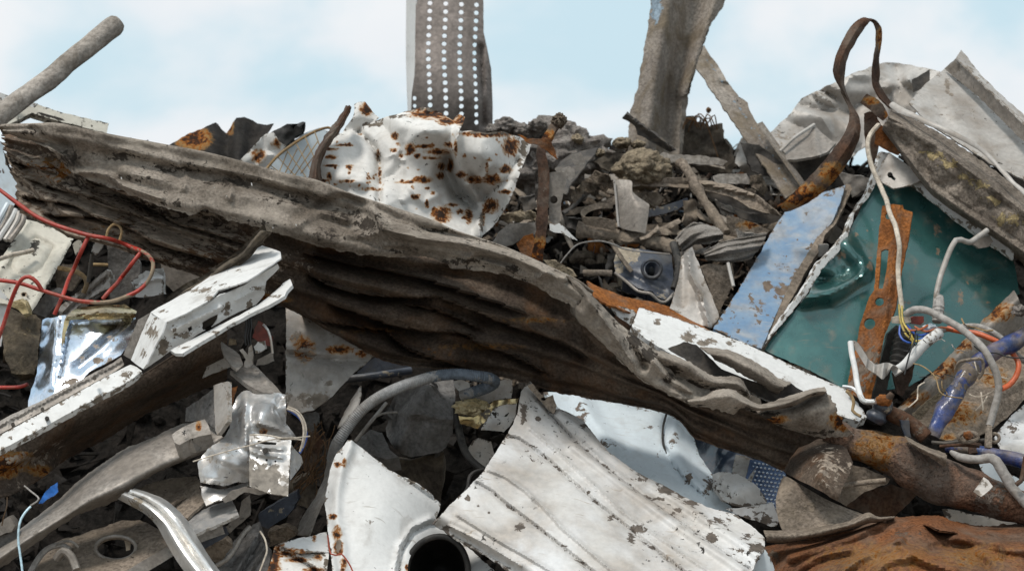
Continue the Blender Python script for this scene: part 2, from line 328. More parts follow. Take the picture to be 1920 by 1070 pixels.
def pan(name, label, cat, crop, pts, D, mat, par=None, th=.003, step=7, holes=(), cr=(), amp=.003, fr=5, cramp=0., cfr=6, jag=1.2,
        stain=(), mud=(), smooth=False, sharp=38, group=None, kind=None, ed=None, cd=.5):
    """a plate cut to an outline: its own distance, dents, creases, holes and thickness"""
    SEED[0] += 1; sd = SEED[0]; rnd = random.Random(sd)
    s = CROP[crop][2]
    pts = px(crop, pts); cvt = lambda l: px(crop, l)
    D = px(crop, D) if isinstance(D, list) else D
    ol = dens(pts, step, True, smooth)
    if jag:
        ol = [(x + jag * noise.noise(Vector((x * .09, y * .09, sd))) * 1.3 + jag * .5 * (rnd.random() - .5), y + jag * noise.noise(Vector((x * .09, y * .09, sd + 9.5))) * 1.3 + jag * .5 * (rnd.random() - .5)) for x, y in ol]
    hl = []
    for h in holes:
        if h[0] == 'o':
            cx, cy, rx, ry = h[1:5]; k = max(8, int(6.28 * max(rx, ry) / s / step))
            hl.append(cvt([(cx + rx * math.cos(6.2832 * i / k), cy + ry * math.sin(6.2832 * i / k)) for i in range(k)]))
        else: hl.append([p[:2] for p in dens(cvt(h), step)])
    allp = list(ol); loops = [list(range(len(ol)))]
    for h in hl:
        loops.append(list(range(len(allp), len(allp) + len(h)))); allp += h
    bx = np.array(ol)
    gx, gy = np.meshgrid(np.arange(bx[:, 0].min() + step * .5, bx[:, 0].max(), step), np.arange(bx[:, 1].min() + step * .5, bx[:, 1].max(), step * .87))
    gx[::2] += step * .5
    q = np.c_[gx.ravel(), gy.ravel()]
    q = q + np.array([[rnd.uniform(-.18, .18) * step, rnd.uniform(-.18, .18) * step] for _ in range(len(q))]).reshape(-1, 2)
    if len(q):
        q = q[inside(q, ol)]
    for l in [ol] + hl:
        if len(q): q = q[segdist(q, l + [l[0]]) > step * .45]
        if l is not ol and len(q): q = q[~inside(q, l)]
    v2 = [Vector(p[:2]) for p in allp] + [Vector(p) for p in q]
    edges = [(lp[i], lp[(i + 1) % len(lp)]) for lp in loops for i in range(len(lp))]
    ov, oe, of, *_ = geometry.delaunay_2d_cdt(v2, edges, [], 0, 1e-4)
    xy = np.array([tuple(v) for v in ov])
    cen = np.array([xy[list(f)].mean(0) for f in of])
    ok = inside(cen, ol)
    for h in hl: ok &= ~inside(cen, h)
    F = []
    for f, k in zip(of, ok):
        if not k: continue
        a, b, c = xy[f[0]], xy[f[1]], xy[f[2]]
        z = (b[0] - a[0]) * (c[1] - a[1]) - (b[1] - a[1]) * (c[0] - a[0])
        F.append(tuple(f) if z < 0 else tuple(reversed(f)))
    used = sorted({i for f in F for i in f}); mp_ = {u: i for i, u in enumerate(used)}
    F = [tuple(mp_[i] for i in f) for f in F]; xy = xy[used]
    d = depthfn(D, pts)(xy)
    if ed is None: ed = .42 if 'white' in mat or mat in ('silver', 'pale_grey_metal', 'blue_enamel', 'cream_paint') else 0
    lines = np.zeros(len(xy)); crease_dark = np.zeros(len(xy))
    if ed: lines = ed * np.exp(-segdist(xy, ol + [ol[0]]) / 6.0)
    for c in cr:
        line = cvt(c[0]); h, wd = c[1], c[2] / s; dist = segdist(xy, line) / wd
        prof = np.clip(1 - dist, 0, 1) if (len(c) > 3 and c[3] == 't') else np.exp(-dist ** 2)
        d = d - h * prof
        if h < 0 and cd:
            lines = np.maximum(lines, .6 * cd * np.exp(-(dist * wd / 5) ** 2)); crease_dark = np.maximum(crease_dark, cd * np.exp(-(dist * wd / 1.9) ** 2))  # darker line along the bottom of each inward crease
    V = []
    for (x, y), dd in zip(xy, d):
        p = P(x, y, dd)
        o = amp * (noise.fractal(p * fr + Vector((sd, 0, sd * .7)), 1., 2., 3)) if amp else 0
        if cramp: o += cramp * crumple(p, cfr, sd)
        V.append(P(x, y, dd - o))
    n = len(V)
    V, F = thicken(V, F, th)
    at = {}
    if stain: a = spotmask(xy, cvt2(stain, crop)); at['stain'] = np.r_[a, a]
    if crease_dark.any(): at['crease_dark'] = np.r_[crease_dark, crease_dark]
    if mud or lines.any():
        a = np.maximum(spotmask(xy, cvt2(mud, crop)), lines); at['mud'] = np.r_[a, a]
    return make(name, V, F, mat, par, label, cat, at, sharp=sharp, group=group, kind=kind)
def cvt2(sp, crop):
    x0, y0, s = CROP[crop]
    return [(a[0] / s + x0, a[1] / s + y0, a[2] / s, (a[3] if len(a) > 3 else a[2]) / s, *(a[4:])) for a in sp]
def resamp(pts, n):
    pts = dens(pts, 4, False, True) if len(pts) > 2 else pts
    a = np.array(pts, float); l = np.r_[0, np.cumsum(np.hypot(*np.diff(a[:, :2], axis=0).T))]
    t = np.linspace(0, l[-1], n)
    return np.c_[[np.interp(t, l, a[:, j]) for j in range(a.shape[1])]].T
def sheet(name, label, cat, crop, curves, nu, nv, mat, par=None, th=.003, disp=None, amp=.003, fr=5, cramp=0., cfr=6, edge=(0, 0, 0, 0), stain=(), mud=(), sharp=45, group=None, flip=False, cr=(), ccr='X'):
    """a bent sheet stretched over a few (x, y, depth) curves; edge = raggedness of first, last curve, start, end"""
    SEED[0] += 1; sd = SEED[0]
    rows = np.array([resamp(px(crop, c), nu) for c in curves])        # r, nu, 3
    r = len(rows); G = np.zeros((nv, nu, 3))
    for j in range(nv):
        t = j / (nv - 1) * (r - 1); i = min(r - 2, int(t)); f = t - i
        p0, p1, p2, p3 = rows[max(0, i - 1)], rows[i], rows[i + 1], rows[min(r - 1, i + 2)]
        G[j] = .5 * (2 * p1 + (p2 - p0) * f + (2 * p0 - 5 * p1 + 4 * p2 - p3) * f * f + (3 * p1 - p0 - 3 * p2 + p3) * f ** 3) if r > 2 else p1 + (p2 - p1) * f
    H = G.copy()
    for j in range(nv):
        for i in range(nu):
            u, v = i / (nu - 1), j / (nv - 1)
            p = P(*G[j, i]); o = amp * noise.fractal(p * fr + Vector((sd, sd * .4, 0)), 1., 2., 3) if amp else 0
            if cramp: o += cramp * crumple(p, cfr, sd)
            if disp: o += disp(u, v, p)
            H[j, i, 2] -= o
    if cr:
        q = H.reshape(-1, 3)[:, :2]; d0 = H.reshape(-1, 3)[:, 2].copy()
        for c in cr:
            cc = c[4] if len(c) > 4 else ccr
            line = resamp(px(cc, c[0]), 60); dist = segdist(q, line); wd = c[2]
            if c[3] == 's':     # a lip hanging over a hollow
                ly = np.interp(q[:, 0], line[:, 0], line[:, 1]); below = q[:, 1] > ly
                t = np.clip((q[:, 0] - line[0, 0]) / 25, 0, 1) * np.clip((line[-1, 0] - q[:, 0]) / 25, 0, 1)
                d0 -= c[1] * t * np.where(below, -np.exp(-dist / wd), .55 * np.exp(-dist / (wd * 1.6)))
            elif c[3] == 't': d0 -= c[1] * np.clip(1 - dist / wd, 0, 1)
            else: d0 -= c[1] * np.exp(-(dist / wd) ** 2)
        H[:, :, 2] = d0.reshape(nv, nu)
    for k, e in enumerate(edge):
        if not e: continue
        if k < 2:
            j0, j1 = (0, 1) if k == 0 else (nv - 1, nv - 2)
            for i in range(nu):
                a = e * (noise.noise(Vector((i * .23, sd, k))) + .5 * noise.noise(Vector((i * .71, sd, k + 3))))
                H[j0, i, :2] += (H[j0, i, :2] - H[j1, i, :2]) / max(1e-6, np.linalg.norm(H[j0, i, :2] - H[j1, i, :2])) * a
        else:
            i0, i1 = (0, 1) if k == 2 else (nu - 1, nu - 2)
            for j in range(nv):
                a = e * (noise.noise(Vector((j * .33, sd, k))) + .6 * noise.noise(Vector((j * .9, sd, k + 3))))
                H[j, i0, :2] += (H[j, i0, :2] - H[j, i1, :2]) / max(1e-6, np.linalg.norm(H[j, i0, :2] - H[j, i1, :2])) * a
    V = [P(*H[j, i]) for j in range(nv) for i in range(nu)]
    F = [(j * nu + i, (j + 1) * nu + i, (j + 1) * nu + i + 1, j * nu + i + 1) for j in range(nv - 1) for i in range(nu - 1)]
    if flip: F = [tuple(reversed(f)) for f in F]
    xy = H.reshape(-1, 3)[:, :2]
    V, F = thicken(V, F, th)
    at = {}
    if stain: a = spotmask(xy, cvt2(stain, crop)); at['stain'] = np.r_[a, a]
    if mud: a = spotmask(xy, cvt2(mud, crop)); at['mud'] = np.r_[a, a]
    return make(name, V, F, mat, par, label, cat, at, sharp=sharp, group=group)
def tube(name, label, cat, crop, path, mat, par=None, r=None, ns=10, step=6, amp=0., fr=20, rings=0, rh=.0, square=False, stain=(), mud=(), flat=1., group=None, closed=False, cap=True, sharp=38):
    """a rod, pipe or wire along (x, y, depth[, radius]) in photo pixels of the crop"""
    SEED[0] += 1; sd = SEED[0]; s = CROP[crop][2]
    pts = [(p[0], p[1], p[2], (p[3] if len(p) > 3 else r)) for p in path]
    pts = [(*p[:3], p[3] / s) for p in px(crop, pts)]
    c = dens(pts, step, closed, len(pts) > 2)
    C = [P(*p[:3]) for p in c]; rad = [p[3] * K * p[2] for p in c]; n = len(C)
    for i in range(n):
        q = C[i] * 9 + Vector((sd * 1.7, 0, sd)); k = min(.006, rad[i] * .55)
        if n > 8: C[i] = C[i] + Vector((noise.noise(q), noise.noise(q + Vector((9, 4, 2))), noise.noise(q + Vector((3, 8, 5))))) * k
    V = []; F = []; up = None; xy = []
    ln = 0
    for i in range(n):
        a, b = C[max(0, i - 1)] if not closed else C[i - 1], C[min(n - 1, i + 1)] if not closed else C[(i + 1) % n]
        t = (b - a).normalized()
        if up is None:
            up = Vector((0, -1, 0)) if abs(t.y) < .9 else Vector((0, 0, 1))
        up = (up - t * up.dot(t)).normalized(); sdv = t.cross(up)
        if i: ln += (C[i] - C[i - 1]).length
        rr = rad[i] * (1 + (rh if (rings and i % 2) else 0))
        for k in range(ns):
            an = 2 * math.pi * (k + (.5 if square else 0)) / ns
            q = up * math.cos(an) * flat + sdv * math.sin(an)
            p = C[i] + q * rr * (1.3 if square and ns == 4 else 1)
            if amp: p = p + q * amp * noise.fractal(p * fr + Vector((sd, 0, 0)), 1., 2., 3)
            V.append(p); xy.append(c[i][:2])
    m = n if closed else n - 1
    for i in range(m):
        for k in range(ns):
            i2 = (i + 1) % n
            F.append((i * ns + k, i * ns + (k + 1) % ns, i2 * ns + (k + 1) % ns, i2 * ns + k))
    if cap and not closed:
        F.append(tuple(reversed(range(ns)))); F.append(tuple((n - 1) * ns + k for k in range(ns)))
    at = {}
    xy = np.array(xy)
    if stain: at['stain'] = spotmask(xy, cvt2(stain, crop))
    if mud: at['mud'] = spotmask(xy, cvt2(mud, crop))
    return make(name, V, F, mat, par, label, cat, at, sharp=sharp, group=group)
def blob(name, label, cat, crop, x, y, d, rx, ry, rd, mat, par=None, amp=.25, fr=2.2, sub=4, kind=None, crk=.0, group=None, rot=0):
    """a lump: rx, ry in crop pixels, rd in metres"""
    SEED[0] += 1; sd = SEED[0]; s = CROP[crop][2]
    (X, Y), = px(crop, [(x, y)]); c = P(X, Y, d); a, b = rx / s * K * d, ry / s * K * d
    bm = bmesh.new(); bmesh.ops.create_icosphere(bm, subdivisions=sub, radius=1)
    V = []
    for v in bm.verts:
        p = v.co.copy(); k = 1 + amp * noise.fractal(p * fr + Vector((sd * 2.3, 0, sd)), 1., 2., 5)
        if crk: k += crk * crumple(p, 1.6, sd)
        X2, Z2 = p.x * k * a, p.z * k * b
        V.append(c + Vector((X2 * math.cos(rot) - Z2 * math.sin(rot), p.y * k * rd, X2 * math.sin(rot) + Z2 * math.cos(rot))))
    F = [tuple(v.index for v in f.verts) for f in bm.faces]; bm.free()
    return make(name, V, F, mat, par, label, cat, sharp=60 if not crk else 30, kind=kind, group=group)
def C3(crop, x, y, d):
    (X, Y), = px(crop, [(x, y)]); return P(X, Y, d)
def ring(crop, cx, cy, rx, ry, d, n=24): return [(cx + rx * math.cos(6.2832 * i / n), cy + ry * math.sin(6.2832 * i / n), d) for i in range(n)]

# ------------------------------------------------------------------ the setting: ground and the body of the heap
def ground():
    n = 60; V = []; F = []
    xs = np.sign(np.linspace(-1, 1, n)) * np.abs(np.linspace(-1, 1, n)) ** 3 * 900
    for y in xs:
        for x in xs: V.append((x, y + 6, .03 * noise.noise(Vector((x, y, 0))) if abs(x) < 60 and abs(y) < 60 else 0))
    for j in range(n - 1):
        for i in range(n - 1): F.append((j * n + i, j * n + i + 1, (j + 1) * n + i + 1, (j + 1) * n + i))
    make('ground', V, F, 'ground_dirt', label='bare dusty earth of the yard under the scrap heap', kind='structure')
ground()
PROF = [(5.5, -.1), (6.1, .28), (6.5, .56), (6.85, .86), (7.2, 1.24), (7.58, 1.62), (8.0, 1.93), (8.35, 1.97), (8.9, 1.8), (10, 1.0), (11.4, -.1)]
def core_z(x, y):
    z = np.interp(y, [p[0] for p in PROF], [p[1] for p in PROF])
    fall = max(0., 1 - max(0., abs(x) - 2.9) / 3.2)
    return z * fall - .12 * (1 - fall) + .06 * noise.fractal(Vector((x * 3, y * 3, 1)), 1., 2., 4) * fall
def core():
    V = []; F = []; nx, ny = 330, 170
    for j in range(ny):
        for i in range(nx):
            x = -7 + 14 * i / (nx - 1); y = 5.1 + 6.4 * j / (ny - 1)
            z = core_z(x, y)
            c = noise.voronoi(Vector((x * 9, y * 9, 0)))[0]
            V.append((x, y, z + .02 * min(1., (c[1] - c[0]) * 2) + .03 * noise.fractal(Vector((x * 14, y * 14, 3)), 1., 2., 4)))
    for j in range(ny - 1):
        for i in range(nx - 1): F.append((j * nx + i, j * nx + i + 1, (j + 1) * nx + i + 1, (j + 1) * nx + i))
    make('earth_mound', V, F, 'heap_core', label='packed dirt and rubble filling the heap, gap shade painted into its colour', kind='structure')
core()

def debris():
    """crumbs, clods, bent slivers and stones lying all over the dirt: more than anyone could count"""
    rnd = random.Random(5); V = []; F = []; MI = []
    mats = ['earth', 'muddy_metal', 'dark_steel', 'dark_and_shade_metal', 'dark_rust', 'dark_wood', 'mud_steel', 'gap_shade_dirt', 'pale_grey_metal', 'blue_enamel', 'rusted_white', 'rusted_iron']
    gap_shade = False
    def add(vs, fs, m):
        if gap_shade: m = 7 if m in (0, 1, 4, 5, 6, 9, 10, 11) else 3  # deep debris swaps to near-black colours that paint the gap shade
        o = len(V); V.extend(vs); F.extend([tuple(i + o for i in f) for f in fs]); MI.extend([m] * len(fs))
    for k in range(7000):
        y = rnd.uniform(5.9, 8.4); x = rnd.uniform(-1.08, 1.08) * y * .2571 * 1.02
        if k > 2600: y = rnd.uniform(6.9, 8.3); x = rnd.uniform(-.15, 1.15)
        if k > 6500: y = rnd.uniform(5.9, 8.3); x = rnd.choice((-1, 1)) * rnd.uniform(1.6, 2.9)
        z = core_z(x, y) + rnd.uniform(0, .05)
        c = Vector((x, y, z)); gap_shade = y < 7.05 or x < -.1 or x > 1.1 or rnd.random() < .4
        q = Vector((rnd.gauss(0, 1), rnd.gauss(0, 1), rnd.gauss(0, 1))).normalized()
        from mathutils import Quaternion
        rot = Quaternion(q, rnd.uniform(0, 6.28)); t = rnd.random()
        if t < .36:     # clod
            s = rnd.uniform(.008, .04) * (1 if k < 2600 else .6); bm = bmesh.new(); bmesh.ops.create_icosphere(bm, subdivisions=2, radius=s)
            vs = [c + rot @ Vector((v.co.x * 1.3, v.co.y, v.co.z * .8)) * (1 + .5 * noise.noise(v.co * 1.3 / s + Vector((k, 0, 0)))) for v in bm.verts]
            fs = [tuple(v.index for v in f.verts) for f in bm.faces]; bm.free(); add(vs, fs, rnd.choice([0, 0, 0, 1]))
        elif t < .82:    # bent sliver of plate
            a, b = rnd.uniform(.05, .2), rnd.uniform(.006, .032) * (1 if k < 3500 else .7); n = 7; bend = rnd.uniform(-3, 3); th = .003; vs = []; fs = []
            tw = rnd.uniform(-.6, .6)
            for i in range(n):
                u = (i / (n - 1) - .5) * a
                for sgn in (-1, 1):
                    for h in (0, th):
                        p = Vector((u, sgn * b / 2 * (1 + .4 * noise.noise(Vector((i * .7, k, sgn)))), h + bend * u * u + tw * u * sgn)); vs.append(c + rot @ p)
            for i in range(n - 1):
                p, r_ = i * 4, i * 4 + 4
                fs += [(p, p + 2, r_ + 2, r_), (p + 1, r_ + 1, r_ + 3, p + 3), (p, r_, r_ + 1, p + 1), (p + 2, p + 3, r_ + 3, r_ + 2)]
            fs += [(0, 1, 3, 2), (n * 4 - 4, n * 4 - 2, n * 4 - 1, n * 4 - 3)]
            add(vs, fs, rnd.choice([1, 1, 2, 3, 4, 6, 6, 1, 2, 6, 8, rnd.choice([9, 10, 11, 8])]))
        else:           # twig, rod or wire
            l, s = rnd.uniform(.06, .22), rnd.uniform(.002, .009); n = 6; vs = []; fs = []; b1, b2 = rnd.uniform(-2, 2), rnd.uniform(-2, 2)
            for i in range(n):
                u = (i / (n - 1) - .5) * l
                for j in range(5):
                    an = j * 6.283 / 5; vs.append(c + rot @ Vector((u, s * math.cos(an) + b1 * u * u, s * math.sin(an) + b2 * u * u)))
            for i in range(n - 1):
                for j in range(5): fs.append((i * 5 + j, i * 5 + (j + 1) % 5, i * 5 + 5 + (j + 1) % 5, i * 5 + 5 + j))
            fs += [tuple(range(4, -1, -1)), tuple(range(n * 5 - 5, n * 5))]
            add(vs, fs, rnd.choice([1, 4, 2, 5, 5]))
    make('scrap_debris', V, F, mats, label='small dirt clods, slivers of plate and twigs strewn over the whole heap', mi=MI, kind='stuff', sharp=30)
debris()

# ------------------------------------------------------------------ 1. the great crumpled sheet across the middle
ms = thing('crumpled_sheet', 'long mud-caked corrugated metal sheet lying diagonally across the whole heap', 'scrap sheet', P(760, 520, 5.95))
def flap_disp(u, v, p):
    m = .6 + .6 * noise.noise(Vector((u * 7, 1, 3)))
    w_ = v + .07 * noise.noise(Vector((u * 5, 2, 8)))
    long_ = -.022 * m * math.exp(-((w_ - .36) / .07) ** 2) + .018 * m * math.exp(-((w_ - .60) / .10) ** 2) - .012 * m * math.exp(-((w_ - .78) / .05) ** 2)
    return long_ + .010 * noise.noise(Vector((u * 14, v * 5, 2))) + .004 * noise.noise(Vector((u * 45, v * 12, 7))) + .008 * abs(noise.noise(Vector((u * 9 + v * 3, v * 4, 5))))
sheet('upper_flap', None, None, 'X', [
    [(4, 250, 6.12), (110, 250, 6.02), (313, 292, 5.98), (538, 345, 5.95), (707, 400, 5.9), (854, 450, 5.85), (1000, 500, 5.82), (1110, 556, 5.82)],
    [(0, 233, 6.0), (64, 231, 5.92), (111, 231, 5.88), (195, 249, 5.86), (313, 271, 5.86), (404, 289, 5.84), (538, 325, 5.82), (593, 337, 5.81), (658, 362, 5.79), (707, 378, 5.78), (808, 411, 5.75), (854, 431, 5.74), (952, 464, 5.71), (1060, 513, 5.68), (1112, 545, 5.68)],
    [(6, 243, 5.96), (111, 248, 5.85), (230, 275, 5.83), (360, 302, 5.83), (510, 338, 5.80), (640, 374, 5.78), (707, 395, 5.75), (769, 420, 5.73), (854, 445, 5.71), (952, 480, 5.69), (1060, 520, 5.66), (1110, 552, 5.66)],
    [(14, 250, 5.99), (110, 268, 5.90), (200, 300, 5.88), (360, 330, 5.87), (510, 368, 5.84), (640, 400, 5.82), (723, 430, 5.72), (769, 441, 5.70), (854, 455, 5.68), (936, 474, 5.66), (1000, 500, 5.63), (1070, 540, 5.62), (1100, 562, 5.63)],
    [(24, 254, 6.02), (105, 277, 5.93), (150, 310, 5.90), (230, 340, 5.84), (320, 366, 5.80), (420, 388, 5.77), (520, 414, 5.75), (620, 442, 5.74), (716, 462, 5.73), (795, 466, 5.72), (870, 480, 5.70), (940, 495, 5.66), (1020, 535, 5.64), (1074, 560, 5.63), (1090, 572, 5.63)],
    [(30, 256, 6.03), (90, 277, 5.95), (140, 325, 5.92), (230, 358, 5.84), (293, 384, 5.82), (360, 402, 5.80), (385, 392, 5.81), (420, 408, 5.79), (510, 434, 5.77), (610, 464, 5.76), (716, 481, 5.75), (795, 481, 5.74), (853, 501, 5.72), (932, 512, 5.68), (987, 527, 5.66), (1042, 559, 5.66), (1073, 572, 5.65), (1080, 585, 5.65)],
], 250, 46, 'mud_steel', ms, th=.004, disp=flap_disp, amp=.012, fr=5, cramp=.008, cfr=7, edge=(0, 7, 5, 0), mud=[(230, 292, 60, 12, .62), (330, 316, 70, 12, .6), (440, 342, 70, 12, .62), (550, 372, 70, 12, .6), (650, 402, 50, 14, .6), (690, 420, 34, 22, .75), (620, 440, 50, 16, .5), (760, 470, 60, 10, .55), (860, 492, 70, 12, .6), (820, 432, 60, 9, .6), (900, 452, 50, 8, .55), (960, 505, 40, 12, .6), (130, 300, 30, 26, .6), (60, 250, 40, 8, .5), (480, 420, 50, 14, .42), (330, 380, 40, 12, .45), (250, 335, 50, 10, .5)], cr=[
    ([(690, 385), (700, 395), (723, 428), (769, 441), (808, 451), (854, 454), (887, 461), (936, 474), (1000, 495), (1060, 520)], .035, 11, 't'), ([(723, 428), (690, 440), (650, 440)], .02, 10, 't'),
    ([(89, 276), (127, 298), (140, 327)], .04, 10, 't'), ([(150, 322), (200, 328), (240, 352), (300, 372)], .03, 10, 't'), ([(230, 290), (330, 318), (420, 330), (520, 352)], -.014, 12, 't'), ([(235, 320), (330, 345), (430, 360), (560, 390)], .03, 16, 't'),
    ([(60, 240), (90, 262), (130, 275)], -.03, 10, 't'), ([(600, 385), (640, 372), (690, 385)], -.025, 12, 't'), ([(560, 420), (600, 400), (650, 412)], .025, 12, 't'), ([(430, 370), (436, 352), (420, 335)], .02, 9, 't'), ([(320, 300), (350, 330), (345, 352)], .015, 9, 't'),
    ([(780, 430), (860, 440), (940, 462)], -.015, 9, 't'), ([(870, 490), (900, 470), (940, 480)], .025, 9, 't'), ([(1010, 520), (1040, 505), (1060, 520)], .025, 10, 't'), ([(720, 460), (800, 466), (880, 482), (960, 505)], .02, 8, 't'), ([(500, 350), (600, 378), (680, 400)], -.014, 12, 't')])
def corr(u, v, p):
    k = 4.0; ph = (v * k + .35 * noise.noise(Vector((u * 5, v * 2.5, 4))) + .12 * noise.noise(Vector((u * 22, v * 4, 9))) + .5 * u) % 1.0
    saw = (ph / .72 if ph < .72 else (1 - ph) / .28)
    saw = saw * saw * (3 - 2 * saw)
    return (saw - .5) * .07 * (1 - .3 * u) * min(1, 6 * (1.02 - u)) * (.75 + .5 * noise.noise(Vector((u * 8, v * 3, 1)))) + .02 * noise.fractal(p * 7, 1., 2., 4)
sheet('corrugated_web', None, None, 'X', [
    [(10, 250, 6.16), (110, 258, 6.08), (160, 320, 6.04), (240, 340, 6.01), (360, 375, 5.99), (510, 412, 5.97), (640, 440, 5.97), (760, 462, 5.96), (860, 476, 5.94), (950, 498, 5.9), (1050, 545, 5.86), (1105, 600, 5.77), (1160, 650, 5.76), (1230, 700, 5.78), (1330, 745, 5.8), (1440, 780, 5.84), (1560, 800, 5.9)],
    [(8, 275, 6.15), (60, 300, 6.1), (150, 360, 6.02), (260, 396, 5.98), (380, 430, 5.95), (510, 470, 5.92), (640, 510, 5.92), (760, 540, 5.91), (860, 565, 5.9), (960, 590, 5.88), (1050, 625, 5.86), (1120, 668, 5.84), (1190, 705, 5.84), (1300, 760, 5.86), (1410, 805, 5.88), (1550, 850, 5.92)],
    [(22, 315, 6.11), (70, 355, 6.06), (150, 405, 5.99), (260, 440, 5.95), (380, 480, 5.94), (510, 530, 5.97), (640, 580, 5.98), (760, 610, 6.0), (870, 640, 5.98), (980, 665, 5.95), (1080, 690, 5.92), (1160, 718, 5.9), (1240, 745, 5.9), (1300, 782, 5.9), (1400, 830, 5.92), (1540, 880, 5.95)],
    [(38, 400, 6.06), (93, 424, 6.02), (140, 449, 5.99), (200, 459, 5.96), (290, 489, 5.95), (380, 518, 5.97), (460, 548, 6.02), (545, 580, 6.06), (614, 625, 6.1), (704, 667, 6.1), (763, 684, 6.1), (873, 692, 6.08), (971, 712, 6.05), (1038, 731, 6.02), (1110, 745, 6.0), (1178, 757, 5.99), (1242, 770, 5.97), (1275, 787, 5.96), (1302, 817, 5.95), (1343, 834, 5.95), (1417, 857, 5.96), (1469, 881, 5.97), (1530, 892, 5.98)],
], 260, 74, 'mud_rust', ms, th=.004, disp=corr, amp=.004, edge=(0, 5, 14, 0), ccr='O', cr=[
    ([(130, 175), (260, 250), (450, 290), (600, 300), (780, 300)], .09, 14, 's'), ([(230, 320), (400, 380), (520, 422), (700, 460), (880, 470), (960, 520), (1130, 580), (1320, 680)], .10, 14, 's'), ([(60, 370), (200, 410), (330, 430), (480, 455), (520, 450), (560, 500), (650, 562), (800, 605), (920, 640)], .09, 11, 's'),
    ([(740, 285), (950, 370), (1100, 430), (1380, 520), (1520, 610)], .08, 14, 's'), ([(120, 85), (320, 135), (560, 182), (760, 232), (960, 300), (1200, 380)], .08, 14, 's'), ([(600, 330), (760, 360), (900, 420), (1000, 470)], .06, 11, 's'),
    ([(480, 345), (700, 440), (900, 540), (1000, 600), (1150, 640), (1420, 722)], .08, 13, 's', 'N'), ([(230, 545), (400, 560), (560, 566), (760, 640), (880, 715), (1100, 775), (1260, 812)], .07, 13, 's', 'N'), ([(120, 330), (300, 400), (480, 440), (640, 500), (800, 580)], .04, 13, 's', 'N'), ([(100, 440), (260, 470), (420, 500), (600, 590), (760, 600)], .06, 12, 's', 'N'), ([(60, 250), (180, 280), (330, 320)], .06, 12, 's', 'N')], mud=[(60, 340, 120, 90, .62), (160, 400, 170, 90, .8), (320, 440, 190, 70, .74), (480, 500, 140, 50, .45)], stain=[(700, 620, 70, 6, .3), (900, 650, 90, 7, .28), (1000, 600, 70, 7, .28), (200, 420, 50, 14, .5), (90, 320, 40, 20, .8), (480, 560, 60, 10, .7)])  # pale mud at left paints the light falling on that end
sheet('skirt', None, None, 'R', [
    [(60, -25, 5.69), (130, 20, 5.68), (240, 130, 5.67), (330, 225, 5.68), (430, 310, 5.70), (560, 400, 5.72), (640, 430, 5.75), (760, 480, 5.78), (880, 555, 5.8)],
    [(70, -5, 5.62), (150, 75, 5.60), (250, 200, 5.59), (340, 300, 5.60), (420, 370, 5.62), (540, 470, 5.65), (640, 560, 5.68), (740, 610, 5.7), (860, 650, 5.72)],
    [(100, 30, 5.64), (120, 150, 5.62), (200, 260, 5.60), (320, 390, 5.61), (400, 460, 5.63), (500, 550, 5.65), (620, 620, 5.66), (720, 660, 5.67), (850, 670, 5.7)],
    [(108, 40, 5.66), (95, 190, 5.66), (190, 295, 5.66), (320, 415, 5.66), (390, 485, 5.66), (500, 575, 5.67), (600, 630, 5.68), (720, 690, 5.68), (830, 690, 5.71)],
], 110, 34, 'mud_steel', ms, th=.004, disp=lambda u, v, p: .018 * noise.noise(Vector((u * 14, v * 5, 5))), amp=.014, fr=7, cramp=.01, cfr=9, edge=(0, 5, 3, 0), mud=[(440, 350, 60, 60, .85), (520, 430, 70, 50, .95), (350, 250, 40, 40, .6), (240, 170, 30, 40, .5), (640, 560, 60, 40, .7), (140, 110, 24, 60, .5)], ccr='R', cr=[([(130, 30), (240, 190), (330, 320), (430, 470)], .03, 9, 't'), ([(300, 220), (400, 340), (500, 500)], -.04, 10, 't'), ([(560, 470), (640, 560), (760, 640)], .03, 9, 't')])
sheet('folded_end', None, None, 'R', [
    [(590, 405, 5.78), (740, 465, 5.78), (880, 545, 5.80), (1000, 550, 5.8), (1045, 572, 5.8), (1090, 650, 5.82)],
    [(575, 430, 5.68), (730, 490, 5.67), (870, 570, 5.70), (980, 585, 5.70), (1040, 600, 5.72), (1090, 660, 5.76)],
    [(570, 470, 5.70), (680, 540, 5.71), (790, 600, 5.72), (900, 618, 5.73), (1000, 625, 5.74), (1085, 668, 5.78)],
    [(575, 510, 5.72), (640, 590, 5.76), (740, 650, 5.77), (880, 650, 5.78), (980, 650, 5.78), (1080, 680, 5.8)],
], 80, 26, 'mud_steel', ms, th=.004, amp=.016, fr=9, cramp=.008, cfr=12, edge=(3, 3, 0, 3), mud=[(640, 520, 70, 40, .95), (760, 600, 90, 36, .95), (900, 630, 70, 22, .8), (1060, 640, 40, 30, .6)])
